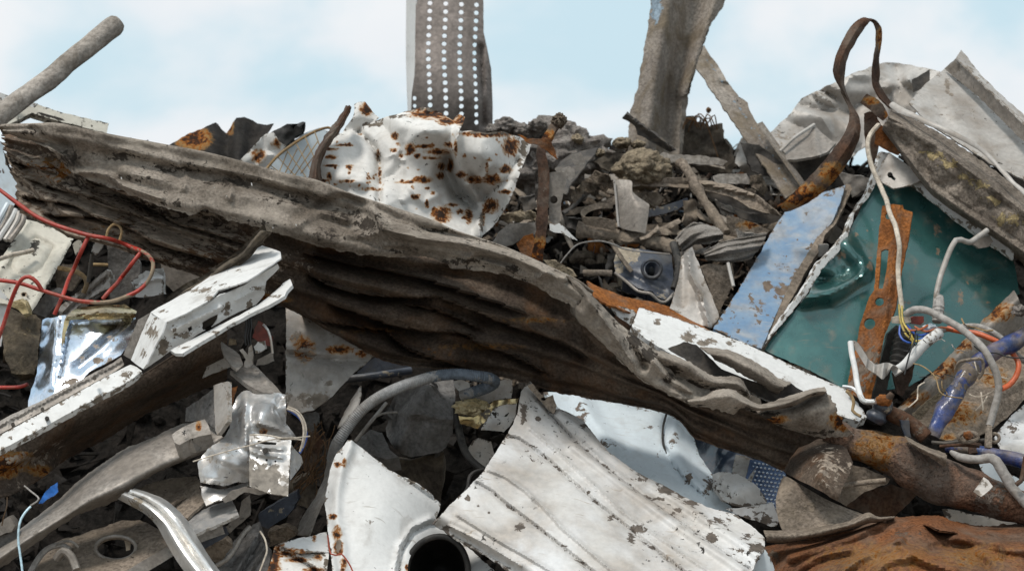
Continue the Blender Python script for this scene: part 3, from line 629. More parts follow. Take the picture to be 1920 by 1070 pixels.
sheet('lower_roll', None, None, 'R', [
    [(740, 668, 5.72), (830, 655, 5.72), (900, 625, 5.7), (985, 622, 5.7), (1060, 665, 5.72), (1150, 705, 5.74), (1300, 660, 5.76), (1440, 618, 5.78), (1505, 610, 5.8)],
    [(740, 685, 5.65), (830, 675, 5.64), (900, 655, 5.62), (985, 652, 5.62), (1060, 690, 5.63), (1150, 722, 5.65), (1300, 690, 5.67), (1440, 635, 5.68), (1515, 632, 5.7)],
    [(750, 705, 5.66), (840, 700, 5.65), (910, 690, 5.62), (990, 690, 5.62), (1060, 712, 5.63), (1150, 736, 5.66), (1310, 712, 5.68), (1430, 660, 5.69), (1500, 650, 5.72)],
    [(755, 718, 5.72), (850, 725, 5.7), (930, 742, 5.68), (1000, 762, 5.68), (1035, 735, 5.69), (1140, 742, 5.71), (1320, 722, 5.73), (1430, 668, 5.74), (1480, 660, 5.76)],
], 120, 24, 'mud_steel', ms, th=.004, amp=.014, fr=10, cramp=.008, cfr=12, edge=(2, 4, 2, 2), mud=[(1060, 735, 60, 20, .7), (1320, 720, 90, 12, .6), (800, 715, 60, 12, .6), (1450, 650, 40, 12, .5)])
sheet('end_pocket', None, None, 'R', [
    [(1120, 742, 5.76), (1310, 715, 5.76), (1430, 662, 5.76), (1515, 640, 5.76)],
    [(1150, 770, 5.74), (1310, 760, 5.70), (1430, 730, 5.68), (1560, 700, 5.72)],
    [(1200, 800, 5.76), (1320, 820, 5.72), (1450, 810, 5.70), (1590, 780, 5.74)],
    [(1250, 830, 5.80), (1360, 862, 5.79), (1500, 892, 5.77), (1665, 880, 5.77)],
], 70, 30, 'mud_steel', ms, th=.004, amp=.02, fr=7, cramp=.008, cfr=8, edge=(2, 5, 0, 7), stain=[(1600, 800, 70, 50, .9), (1220, 790, 80, 25, .8)], mud=[(1180, 760, 80, 30, .8), (1500, 860, 120, 30, .6), (1250, 830, 80, 20, .7)])
pan('pocket_shade', None, None, 'R', [(630, 395), (722, 357), (790, 375), (850, 430), (930, 510), (1060, 560), (1240, 620), (1310, 585), (1385, 632), (1310, 660), (1220, 690), (1130, 660), (1040, 600), (900, 560), (760, 480)], 5.92, 'dark_steel', ms, th=.004, amp=.02)  # dark plate painting the shade inside the folded hollow
sheet('back_roll', None, None, 'R', [
    [(810, 385, 5.97), (960, 402, 5.95), (1060, 440, 5.94), (1170, 500, 5.93), (1250, 560, 5.92), (1315, 585, 5.92)],
    [(850, 415, 5.86), (960, 430, 5.84), (1060, 475, 5.83), (1160, 535, 5.82), (1240, 590, 5.82), (1290, 605, 5.83)],
    [(880, 445, 5.86), (970, 470, 5.84), (1060, 520, 5.83), (1150, 575, 5.83), (1220, 620, 5.83), (1262, 632, 5.84)],
    [(890, 460, 5.92), (970, 495, 5.9), (1050, 545, 5.9), (1150, 595, 5.9), (1215, 640, 5.9), (1250, 645, 5.9)],
], 70, 20, 'mud_steel', ms, th=.004, amp=.012, fr=9, cramp=.006, cfr=10, edge=(2, 2, 0, 3))

# ------------------------------------------------------------------ 2. top of the heap, left to right
tube('pole', 'round weathered grey pole leaning up out of the left edge against the sky', 'pole', 'A', [(-330, 905, 6.35, 58), (-150, 765, 6.4, 56), (200, 495, 6.5, 56), (640, 148, 6.62, 56), (656, 134, 6.625, 52), (668, 125, 6.63, 40), (672, 121, 6.63, 18)], 'weathered_wood', ns=26, amp=.004, fr=12, step=5)
wp = thing('window_profile', 'long white painted window profile behind the round pole, level with its foot', 'profile', C3('A', 280, 720, 7.0))
pan('profile_face', None, None, 'A', [(-40, 520), (60, 540), (200, 578), (350, 628), (604, 688), (596, 742), (400, 692), (330, 678), (180, 628), (60, 690), (-40, 700)], [(-40, 600, 6.9), (600, 700, 7.05), (200, 540, 7.0)], 'cream_paint', wp, th=.03, amp=.002, sharp=30)
pan('slot', None, None, 'A', [(212, 625), (230, 628), (345, 660), (362, 674), (340, 672), (225, 640)], 6.93, 'dark_steel', wp, th=.004, jag=0, step=5)
pan('upper_lip', None, None, 'A', [(-40, 500), (30, 528), (140, 560), (205, 577), (190, 596), (60, 575), (-40, 548)], 6.9, 'white_paint', wp, th=.015, amp=.001)
pan('corrugated_scrap', 'dark corrugated sheet with a rusty left end on the skyline', 'scrap sheet', 'A', [(935, 812), (1000, 770), (1075, 738), (1150, 706), (1202, 681), (1262, 742), (1290, 700), (1318, 655), (1360, 650), (1395, 662), (1432, 688), (1490, 694), (1525, 690), (1480, 760), (1420, 850), (1360, 920), (1150, 900), (1040, 860)], (7.5, 7.2), 'dark_and_shade_metal', step=5, amp=.006, jag=1.5,
    cr=[([(1150, 700), (1160, 880)], .05, 60, 't'), ([(1262, 735), (1262, 900)], -.05, 50, 't'), ([(1325, 650), (1330, 900)], .05, 55, 't'), ([(1420, 690), (1390, 880)], -.04, 50, 't')], stain=[(1080, 770, 90, 60, 1.), (1280, 710, 22, 40, .8)])
pan('rubber_lump', 'small black rubber lump on the skyline beside the dark corrugated sheet', 'rubber', 'A', [(1505, 742), (1560, 712), (1600, 690), (1640, 722), (1650, 698), (1675, 705), (1692, 726), (1650, 752), (1620, 790), (1590, 815), (1555, 780)], 7.1, 'black_rubber', step=4, th=.06, amp=.03, fr=14, jag=2)
pan('torn_white_sheet', 'torn white sheet stained with rust beside the wire mesh', 'scrap sheet', 'A', [(1330, 900), (1400, 828), (1480, 745), (1525, 738), (1560, 790), (1595, 812), (1540, 870), (1490, 940), (1410, 940)], 6.95, 'rusted_white', step=5, amp=.02, cramp=.03, cfr=9, stain=[(1440, 870, 40, 40, .8), (1540, 800, 30, 30, .7)])
pan('blue_board', 'pale blue board behind the wire mesh', 'board', 'A', [(1470, 940), (1560, 850), (1640, 780), (1710, 735), (1780, 712), (1835, 735), (1900, 780), (1800, 1010), (1600, 990)], 7.15, 'appliance_blue_white', th=.01, amp=.004)
wm = thing('wire_mesh', 'rusty wire mesh with a curved rim left of the big white rust-spotted panel', 'mesh', C3('A', 1650, 960, 6.9))
tube('rim', None, None, 'A', [(1470, 960, 6.85), (1560, 855, 6.88), (1700, 762, 6.92), (1800, 714, 6.95), (1845, 714, 6.95), (1880, 750, 6.93)], 'tin_rope', wm, r=8, ns=8)
for i in range(6):
    tube('wire', None, None, 'A', [(1500 + i * 50, 915 - i * 38, 6.87 + i * .01), (1620 + i * 42, 1010 - i * 12, 6.85)], 'tin_rope', wm, r=3.2, ns=6)
for i in range(5):
    tube('wire', None, None, 'A', [(1540 + i * 34, 1000 - i * 8, 6.85), (1600 + i * 58, 850 - i * 22, 6.9)], 'tin_rope', wm, r=3.2, ns=6)
# big white panel eaten by rust
rp = thing('enamel_panel', 'big crumpled white enamel panel covered in rust spots behind the long muddy sheet', 'panel', C3('F', 650, 800, 6.5))
RS = [(550, 260, 25, 25), (640, 330, 35, 35), (720, 320, 50, 14), (800, 350, 85, 20), (680, 375, 20, 18), (760, 385, 70, 9), (860, 310, 30, 20), (820, 435, 24, 24), (620, 525, 70, 10), (710, 510, 62, 26), (810, 490, 26, 22), (740, 560, 20, 8), (770, 585, 15, 10),
      (670, 608, 30, 18), (735, 650, 12, 30), (820, 710, 64, 56), (885, 655, 40, 12), (925, 690, 26, 14), (975, 720, 26, 50), (1215, 320, 55, 62), (1110, 510, 62, 32), (1190, 450, 40, 30), (1010, 510, 60, 25), (1105, 660, 50, 46), (1185, 580, 50, 12), (930, 480, 30, 24), (950, 375, 13, 13),
      (870, 430, 20, 45), (180, 335, 62, 10), (260, 312, 70, 9), (185, 380, 40, 14), (190, 430, 52, 8), (290, 435, 26, 12), (175, 490, 18, 28), (150, 517, 40, 9), (280, 520, 70, 8), (420, 565, 85, 8), (400, 500, 12, 12), (390, 105, 46, 45), (760, 130, 150, 38), (850, 175, 66, 26), (1090, 248, 175, 22), (930, 165, 38, 40),
      (455, 370, 10, 40), (465, 470, 8, 60), (900, 330, 10, 60), (1060, 720, 10, 60), (1080, 440, 8, 50), (545, 340, 30, 12), (585, 375, 18, 12)]
RS = [(x, y, rx * .85, ry * .85, *k) for x, y, rx, ry, *k in RS]
for k in range(60):
    a_ = random.Random(k + 50); RS.append((a_.uniform(130, 1230), a_.uniform(200, 760), a_.uniform(5, 13), a_.uniform(3, 10), .9))
pan('enamel_sheet', None, None, 'F', [(55, 520), (70, 430), (105, 330), (165, 262), (255, 240), (270, 205), (318, 140), (318, 78), (345, 62), (382, 64), (420, 118), (462, 156), (430, 182), (500, 150), (620, 118), (700, 98), (745, 100), (790, 112), (850, 150), (888, 172), (905, 145), (925, 136), (954, 150), (940, 190), (918, 232), (1000, 232), (1100, 242), (1160, 232), (1240, 258), (1335, 285), (1322, 345), (1270, 465), (1232, 580), (1172, 700), (1112, 780), (1055, 830), (1020, 1000), (500, 960), (80, 660)],
    [(100, 350, 6.5), (110, 600, 6.45), (300, 480, 6.42), (460, 400, 6.52), (360, 110, 6.62), (650, 300, 6.40), (620, 600, 6.38), (750, 110, 6.5), (850, 450, 6.52), (960, 350, 6.40), (1080, 350, 6.38), (1240, 320, 6.52), (1150, 560, 6.42), (1030, 640, 6.58), (960, 760, 6.42), (1100, 740, 6.46), (720, 800, 6.36), (1000, 960, 6.4)], 'rusted_white', rp, step=4, th=.002, amp=.03, fr=4, cramp=.05, cfr=5,
    cr=[([(345, 235), (425, 320), (458, 400), (465, 640)], -.05, 22), ([(858, 380), (840, 470), (900, 600), (1025, 690)], -.09, 34), ([(920, 230), (895, 340), (960, 520), (1032, 630), (1040, 830)], .06, 26), ([(360, 260), (390, 360), (380, 480)], .04, 50), ([(250, 500), (460, 560), (600, 620)], .03, 40), ([(600, 200), (820, 230)], .03, 50), ([(500, 390), (540, 365), (600, 400)], .012, 12), ([(960, 540), (1060, 500), (1095, 430)], .03, 14), ([(1040, 640), (1180, 520), (1250, 400)], -.03, 20), ([(640, 560), (720, 640), (860, 560)], .02, 24)],
    stain=RS, mud=[(430, 195, 90, 14, .8), (560, 150, 70, 12, .9), (1290, 340, 30, 70, .9), (1270, 430, 20, 60, .8), (465, 380, 8, 40, .7), (1045, 760, 18, 60, .9), (760, 105, 100, 16, .9), (1090, 240, 160, 12, .9)])
sheet('edge_strip', None, None, 'F', [[(55, 498, 6.42), (85, 380, 6.44), (148, 262, 6.47), (232, 150, 6.52), (272, 84, 6.55)], [(95, 510, 6.33), (108, 398, 6.35), (160, 292, 6.38), (240, 185, 6.43), (292, 90, 6.46)], [(133, 520, 6.42), (130, 420, 6.44), (172, 325, 6.46), (246, 220, 6.5), (306, 98, 6.54)]], 60, 12, 'dark_rust', rp, th=.006, amp=.006, fr=14, edge=(2, 2, 0, 6), mud=[(200, 240, 60, 120, .6)])
hs = []
for ci, xs in enumerate((285, 412, 538, 660)):
    for r_ in range(-9, 16):
        y = 24 + r_ * 64.5 - (0 if r_ < 6 else (r_ - 6) * 2.5)
        xo = -16 * math.exp(-((y - 420) / 260) ** 2)
        hs.append(('o', xs + xo, y + ci * 5, 20, 20))
hs += [('o', 158, 790, 17, 18), ('o', 160, 852, 15, 16)]
pf = thing('perforated_strip', 'tall perforated metal strip standing up in front of the sky', 'perforated strip', C3('W', 430, 1100, 7.8))
pan('perforated_face', None, None, 'W', [(168, -680), (170, 0), (165, 300), (162, 600), (140, 720), (130, 900), (150, 1150), (790, 1150), (786, 800), (775, 560), (745, 400), (715, 260), (712, 0), (712, -680)], [(170, 0, 7.8), (440, 0, 7.8), (700, 0, 7.82), (440, 1000, 7.72), (700, 800, 7.74), (785, 800, 7.82), (140, 1000, 7.74)], 'perforated_metal', pf, holes=hs, step=4.2, th=.004, amp=.006, jag=.4, cr=[([(690, 380), (715, 1000)], -.03, 24)])
sheet('side_flange', None, None, 'W', [[(92, -680, 7.9), (92, 0, 7.9), (90, 450, 7.88), (102, 860, 7.84), (110, 1150, 7.8)], [(172, -680, 7.795), (174, 0, 7.795), (166, 450, 7.775), (140, 800, 7.74), (140, 1150, 7.72)]], 60, 8, 'white_paint', pf, th=.004, amp=.003, edge=(0, 1.2, 0, 0), flip=True)
# soil crest and the leaning beams
blob('earth_clump', 'crest of loose grey soil on the skyline right of the rusted panel', 'soil', 'G', 300, 280, 7.45, 250, 165, .22, 'grey_earth', amp=.35, fr=2.6, sub=5, kind='stuff')
for x, y, rx, ry in ((115, 128, 48, 36), (250, 130, 40, 30), (60, 150, 36, 26), (185, 150, 40, 30), (420, 190, 30, 22), (520, 250, 26, 18), (620, 205, 38, 26), (690, 215, 30, 22)):
    blob('dirt_clod', 'round dirt clod among the clods along the crest of the heap', 'dirt clod', 'G', x, y, 7.3, rx, ry, .06, 'grey_earth' if x < 400 else 'tan_earth', amp=.3, fr=2.0, group='dirt clods on the crest')
blob('tan_soil_clump', 'mound of tan soil below the foot of the wide muddy beam', 'soil', 'G', 715, 320, 7.05, 120, 85, .13, 'tan_earth', amp=.25, fr=2.2, sub=5, kind='stuff')
mb = thing('muddy_beam', 'wide mud-covered steel beam rising out of the top of the frame', 'beam', C3('H', 200, 700, 7.6))
pan('web', None, None, 'H', [(195, -330), (180, -40), (178, 30), (155, 180), (142, 260), (118, 400), (95, 500), (80, 540), (72, 600), (70, 760), (310, 780), (318, 620), (330, 470), (362, 400), (390, 335), (410, 290), (432, 190), (470, 110), (520, 42), (560, -40), (640, -330)], [(180, 0, 7.65), (500, 0, 7.7), (80, 650, 7.5), (310, 700, 7.55)], 'muddy_beam', mb, th=.03, step=4.5, cd=0, amp=.006, jag=2.5, cr=[([(300, -300), (250, 60), (195, 380), (160, 700)], .09, 60), ([(430, -300), (370, 60), (290, 400), (250, 700)], -.06, 50), ([(560, -300), (480, 30), (400, 250), (340, 440)], .05, 36)], mud=[(205, 40, 32, 80, .9)])
pan('angle_iron', 'short dark angle iron leaning on the foot of the wide muddy beam', 'angle iron', 'H', [(42, 568), (68, 534), (110, 570), (150, 606), (222, 660), (300, 715), (270, 728), (180, 676), (115, 640), (100, 600)], 7.32, 'dark_steel', th=.012, step=5, cr=[([(60, 540), (150, 610), (295, 718)], .03, 14)], amp=.003, mud=[(230, 670, 60, 14, .9), (150, 610, 40, 14, .8)])
pan('splintered_board', 'dark splintered board standing behind the wide muddy beam foot', 'board', 'H', [(318, 560), (360, 556), (405, 575), (455, 598), (520, 590), (530, 660), (552, 690), (585, 790), (560, 840), (330, 800), (300, 700)], 7.68, 'dark_wood', th=.03, step=5, amp=.03, fr=12, jag=4)
for k in range(9):
    a = random.Random(k)
    tube('root_strand', 'thin dry root curling above the dark splintered board', 'root', 'H', [(330 + k * 14, 600 + a.uniform(-10, 30), 7.6), (350 + k * 14, 560 + a.uniform(-20, 15), 7.58), (380 + k * 13, 565 + a.uniform(-20, 20), 7.56), (400 + k * 12, 600 + a.uniform(0, 30), 7.57)], 'root_fibre', r=3.2, ns=5, group='roots above the splintered board')
tube('twig', 'thin twig with a leaf rising against the sky beside the wide muddy beam', 'twig', 'H', [(500, 750, 7.5), (470, 660, 7.5), (445, 590, 7.5), (440, 560, 7.5)], 'root_fibre', r=3, ns=5)
blob('dry_leaf', 'tiny dry leaf floating on a twig against the sky', 'leaf', 'H', 454, 526, 7.5, 12, 14, .008, 'root_fibre', amp=.4, sub=3)
ch = thing('diagonal_channel', 'muddy steel channel leaning diagonally from the wide muddy beam', 'steel channel', C3('H', 850, 920, 7.1))
pan('web', None, None, 'H', [(395, 322), (412, 270), (432, 212), (452, 250), (500, 310), (545, 390), (600, 460), (640, 492), (662, 550), (690, 590), (742, 650), (768, 700), (820, 780), (900, 892), (870, 915), (825, 945), (760, 850), (700, 760), (650, 690), (620, 645), (560, 560), (500, 478), (450, 400)], [(430, 250, 7.45), (860, 900, 7.0), (600, 600, 7.2)], 'muddy_beam', ch, th=.006, step=5, amp=.008, jag=2, cr=[([(420, 250), (560, 450), (740, 720), (860, 910)], -.02, 30), ([(450, 330), (500, 380), (540, 385)], .02, 14)])
sheet('flange', None, None, 'H', [[(690, 590, 7.12), (768, 700, 7.06), (900, 890, 6.97)], [(712, 580, 7.17), (790, 690, 7.12), (925, 885, 7.05)]], 40, 5, 'muddy_beam', ch, th=.005, amp=.004, flip=True)
pan('snapped_plank', 'snapped grey plank lying flat above the muddy pipe', 'plank', 'G', [(765, 272), (800, 248), (900, 255), (1040, 268), (1085, 288), (1060, 302), (900, 296), (820, 288)], 7.1, 'weathered_wood', th=.06, step=5, amp=.006, jag=2)
pan('white_block', 'pale squared wood offcut under the diagonal channel', 'offcut', 'G', [(1016, 348), (1040, 340), (1160, 338), (1182, 376), (1170, 384), (1030, 384)], 7.0, 'weathered_wood', th=.06, step=5, amp=.003)
tube('muddy_pipe', 'straight mud-crusted pipe with an open lower end in the middle of the heap', 'pipe', 'G', [(880, 290, 7.0, 24), (930, 375, 6.9, 23), (1000, 490, 6.82, 23), (1078, 598, 6.75, 22)], 'muddy_metal', ns=14, amp=.008, fr=22)
tube('muddy_beam_log', 'thick mud-crusted bar lying level over the navy housing', 'bar', 'G', [(420, 585, 6.85, 26), (600, 608, 6.82, 30), (760, 640, 6.78, 30), (862, 668, 6.75, 26)], 'muddy_metal', ns=12, amp=.015, fr=18)
pan('dark_strip', 'long dark bent strip running level below the tan soil', 'scrap strip', 'G', [(590, 368), (640, 356), (700, 354), (900, 358), (1000, 370), (1100, 388), (1200, 428), (1290, 500), (1312, 524), (1250, 512), (1180, 490), (1100, 442), (950, 402), (700, 392), (610, 402)], [(600, 380, 7.0), (1300, 510, 6.8), (900, 370, 6.95)], 'muddy_metal', th=.005, step=6, amp=.02, fr=6, cr=[([(600, 365), (900, 362), (1200, 432), (1310, 520)], .03, 10)])
pan('lower_dark_strip', 'dark channel piece with a hollow, right under the long bent strip', 'scrap strip', 'G', [(1000, 400), (1100, 420), (1220, 480), (1270, 520), (1190, 525), (1080, 490), (990, 440)], 6.95, 'dark_steel', th=.005, amp=.02, fr=8)
bs = thing('folded_bracket', 'grey folded steel bracket hanging under the tan soil', 'bracket', C3('G', 660, 590, 6.8))
sheet('bracket_face', None, None, 'G', [[(585, 365, 6.88), (660, 370, 6.85), (668, 420, 6.83), (735, 470, 6.8)], [(592, 470, 6.85), (650, 478, 6.8), (690, 480, 6.78), (738, 490, 6.78)], [(600, 570, 6.82), (650, 586, 6.78), (690, 592, 6.76), (722, 600, 6.76)]], 26, 26, 'grey_steel', bs, th=.006, amp=.006)
tube('bent_edge', None, None, 'G', [(584, 362, 6.86), (594, 470, 6.83), (603, 572, 6.8)], 'pale_grey_metal', bs, r=5, ns=6)
sheet('strap_loop', 'flat tan strap bent back into a loop left of the folded bracket', 'strap', 'G', [[(575, 470, 6.95), (500, 470, 6.9), (440, 500, 6.84), (455, 528, 6.8), (520, 530, 6.79), (592, 545, 6.78)], [(575, 490, 6.95), (510, 495, 6.9), (460, 515, 6.86), (450, 555, 6.81), (510, 572, 6.8), (592, 590, 6.79)]], 60, 5, 'muddy_metal', th=.005, amp=.004)
pan('blue_black_bar', 'blue-black bar slanting right of the folded bracket', 'bar', 'G', [(730, 500), (800, 480), (870, 455), (905, 445), (916, 468), (860, 495), (800, 515), (738, 528)], 6.9, 'navy_metal', th=.03, step=5, amp=.006, mud=[(800, 490, 60, 12, .6)])
pan('grey_flat_bar', 'short grey flat bar below the blue-black bar', 'bar', 'G', [(718, 562), (860, 548), (872, 600), (720, 616)], 6.95, 'muddy_metal', th=.02, step=5, amp=.006)
pan('green_tinted_pipe', 'dull green tinted bar left of the bent strap loop', 'bar', 'G', [(365, 502), (480, 474), (590, 440), (592, 470), (480, 502), (370, 524)], 6.98, 'muddy_metal', th=.03, step=5, amp=.004)
pan('tan_sheet', 'tan sheet scrap under the lower end of the muddy pipe strip', 'scrap sheet', 'G', [(1075, 520), (1130, 532), (1200, 556), (1265, 588), (1240, 608), (1100, 606), (1080, 570)], 6.75, 'muddy_metal', th=.004, amp=.02, fr=9, stain=[(1180, 560, 60, 14, .7)])
pan('slate_bar', 'slate coloured bar pointing at the top of the blue plank', 'bar', 'G', [(1108, 498), (1180, 512), (1316, 518), (1318, 545), (1240, 560), (1130, 530)], 6.85, 'dark_steel', th=.02, step=5, amp=.005)
pan('curved_fender', 'dark curved plate arching over grey fragments right of the rusty post', 'plate', 'G', [(325, 318), (360, 280), (402, 248), (460, 236), (515, 222), (500, 256), (470, 290), (440, 330), (400, 380), (375, 430), (340, 420), (350, 360)], [(400, 250, 7.0), (360, 400, 6.75), (500, 240, 6.95)], 'dark_steel', th=.005, step=5, amp=.01)
pan('grey_fragment', 'grey fragment tucked under the dark curved plate', 'fragment', 'G', [(392, 262), (440, 246), (462, 290), (430, 306), (412, 300)], 6.75, 'grey_steel', th=.006, step=4, amp=.006)
pan('drab_fragment', 'drab rounded fragment below the dark curved plate', 'fragment', 'G', [(355, 320), (385, 305), (412, 320), (415, 350), (392, 372), (366, 350)], 6.72, 'grey_steel', th=.006, step=4, amp=.006)
# rusty post with plate
po = thing('rusty_post', 'thin dark rusty post with a dirt clod on top beside the rusted panel', 'post', C3('G', 255, 705, 6.35))
tube('shaft', None, None, 'G', [(248, 730, 6.3, 25), (262, 620, 6.3, 26), (274, 480, 6.32, 26), (274, 330, 6.34, 24), (268, 250, 6.36, 22), (285, 205, 6.38, 20), (312, 160, 6.4, 18), (338, 115, 6.42, 16)], 'dark_rust', po, ns=4, square=True, amp=.006, fr=25, stain=[(262, 690, 30, 60, 1), (290, 190, 40, 30, .9)], mud=[(270, 400, 30, 90, .3)])
pan('rust_flake', None, None, 'G', [(165, 172), (200, 178), (240, 190), (285, 178), (305, 185), (330, 250), (340, 275), (300, 248), (262, 215), (205, 205)], 6.3, 'rusted_iron', po, th=.005, step=4, amp=.012, fr=14, jag=2.5)
blob('dirt_cap', None, None, 'G', 345, 108, 6.42, 32, 30, .045, 'earth', po, amp=.4)
pan('grey_plate', 'grey perforated bracket plate hanging right of the rusty post', 'bracket', 'G', [(296, 336), (330, 330), (372, 334), (377, 370), (362, 430), (354, 470), (350, 520), (346, 562), (318, 556), (300, 540), (302, 450), (294, 400)], 6.33, 'grey_steel', th=.006, step=4, holes=[('o', 322, 452, 17, 17)], amp=.003, jag=.8)
pan('white_shard', 'sharp white plastic shard at the foot of the rusty post', 'shard', 'G', [(303, 556), (322, 560), (346, 553), (372, 578), (400, 602), (428, 632), (396, 620), (360, 598), (325, 596), (304, 588)], 6.28, 'white_paint', th=.003, step=4, amp=.006)
tube('loose_wire', 'thin bent wire arching over the navy housing', 'wire', 'G', [(352, 728, 6.5), (385, 685, 6.5), (430, 645, 6.52), (520, 632, 6.55), (590, 650, 6.58), (620, 664, 6.6), (700, 678, 6.6), (830, 690, 6.6)], 'grey_cable', r=3.6, ns=6)
nh = thing('navy_housing', 'navy blue pump housing with a round hole, half covered in tan mud', 'pump housing', C3('G', 720, 880, 6.65))
pan('housing_plate', None, None, 'G', [(600, 658), (650, 662), (700, 668), (780, 680), (834, 692), (842, 760), (848, 850), (830, 880), (800, 888), (770, 872), (752, 850), (720, 848), (690, 838), (640, 800), (592, 770), (583, 720)], [(600, 660, 6.72), (840, 690, 6.7), (720, 860, 6.55), (750, 750, 6.6)], 'navy_metal', nh, th=.06, step=4.5, holes=[('o', 750, 754, 31, 31)], amp=.004, cr=[([(640, 770), (700, 800), (760, 830), (800, 850)], -.012, 14)], mud=[(630, 690, 75, 45, 1.), (600, 760, 30, 40, .8), (800, 870, 40, 20, .6)])
tube('hub_ring', None, None, 'G', ring('G', 750, 754, 42, 40, 6.57), 'navy_metal', nh, r=8, ns=8, closed=True)
blob('hub_core', None, None, 'G', 750, 756, 6.66, 40, 40, .02, 'wire_black', sub(nh, 'hub_ring'), amp=.1, sub=3)
tube('rim', None, None, 'G', [(588, 772, 6.58), (640, 812, 6.55), (690, 852, 6.52), (745, 862, 6.5), (770, 885, 6.5), (805, 898, 6.5), (848, 858, 6.52)], 'grey_steel', nh, r=7, ns=8)
tube('dark_hose', 'dark rubber hose hanging along the right of the navy housing', 'hose', 'G', [(846, 640, 6.62), (866, 720, 6.56), (862, 790, 6.52), (845, 845, 6.5)], 'black_rubber', r=17, ns=12, mud=[(860, 720, 20, 90, .5)])
tube('pipe_stub', 'short muddy pipe stub left of the navy housing', 'pipe', 'G', [(455, 772, 6.6), (510, 770, 6.58), (575, 774, 6.58)], 'muddy_metal', r=14, ns=10, amp=.004)
sheet('torn_webbing', 'torn grey fabric bunched at the lower end of the muddy pipe', 'fabric', 'G', [[(850, 620, 6.7), (900, 570, 6.7), (960, 555, 6.7), (1040, 575, 6.68)], [(870, 650, 6.62), (930, 610, 6.6), (990, 598, 6.6), (1060, 600, 6.6)], [(885, 680, 6.65), (950, 645, 6.64), (1000, 640, 6.62), (1060, 620, 6.62)]], 50, 24, 'webbing', th=.004, amp=.012, fr=16, disp=lambda u, v, p: .012 * math.sin(v * 16 + u * 5), edge=(3, 3, 3, 3))
sheet('frayed_strap', 'wide frayed grey strap left of the blue plank', 'fabric', 'G', [[(975, 680, 6.58), (1060, 635, 6.58), (1150, 620, 6.58), (1250, 605, 6.6)], [(980, 695, 6.52), (1070, 668, 6.5), (1150, 660, 6.52), (1230, 650, 6.55)], [(990, 715, 6.55), (1060, 728, 6.53), (1130, 722, 6.54), (1190, 700, 6.56)]], 60, 24, 'webbing', th=.004, amp=.01, fr=16, disp=lambda u, v, p: .01 * math.sin(v * 22 + u * 3), edge=(2, 5, 4, 3))
pan('grey_triangle', 'pointed grey sheet with a lengthwise crease left of the blue plank', 'scrap sheet', 'G', [(828, 925), (850, 860), (868, 790), (878, 700), (900, 672), (926, 658), (945, 710), (962, 750), (990, 820), (1012, 870), (1030, 920), (1044, 965), (1010, 1010), (920, 990)], [(926, 660, 6.5), (830, 920, 6.35), (1040, 960, 6.35)], 'pale_grey_metal', th=.004, step=5, amp=.01, cr=[([(905, 670), (920, 780), (960, 860), (1000, 1000)], .03, 20, 't'), ([(880, 700), (880, 900)], -.015, 20)], mud=[(965, 870, 16, 50, .7), (880, 900, 26, 30, .6)])
pan('brown_plate', 'dull brown upright plate between the pointed grey sheet and the blue plank', 'plate', 'G', [(962, 742), (1000, 730), (1060, 738), (1098, 728), (1112, 800), (1080, 870), (1040, 950), (1012, 870)], 6.52, 'muddy_metal', th=.006, step=6, amp=.006)
tube('grey_rod', 'thin grey rod beside the upper left edge of the blue plank', 'rod', 'G', [(1082, 728, 6.5), (1094, 780, 6.48), (1106, 830, 6.46)], 'pale_grey_metal', r=8, ns=8)
pan('rust_arch', 'curved rust-brown plate behind the white painted rail', 'plate', 'G', [(465, 805), (520, 832), (560, 848), (630, 874), (700, 888), (800, 908), (850, 930), (900, 958), (960, 995), (1010, 1025), (900, 1040), (700, 960), (560, 910), (500, 880)], [(470, 810, 6.25), (1000, 1020, 6.3), (700, 890, 6.32), (700, 950, 6.2)], 'rusted_iron', th=.006, step=5, amp=.01)
pan('tan_scrap', 'tan crumbling scrap at the foot of the rusty post', 'scrap', 'G', [(275, 712), (330, 718), (372, 742), (400, 765), (425, 785), (380, 790), (320, 760)], 6.2, 'tan_earth', th=.03, step=5, amp=.02, fr=12)
pan('brown_disc', 'small brown rusty disc between the rusted panel and the rusty post', 'disc', 'G', [(160, 645), (190, 615), (230, 600), (246, 640), (244, 690), (210, 705), (180, 690)], 6.45, 'rusted_iron', th=.01, step=5, amp=.008)
pan('grey_scrap_sheet', 'grey torn sheet right of the foot of the rusted panel', 'scrap sheet', 'G', [(55, 640), (85, 590), (130, 556), (190, 555), (245, 548), (245, 600), (190, 620), (140, 650), (100, 660)], 6.5, 'grey_steel', th=.004, step=5, amp=.02, fr=8)
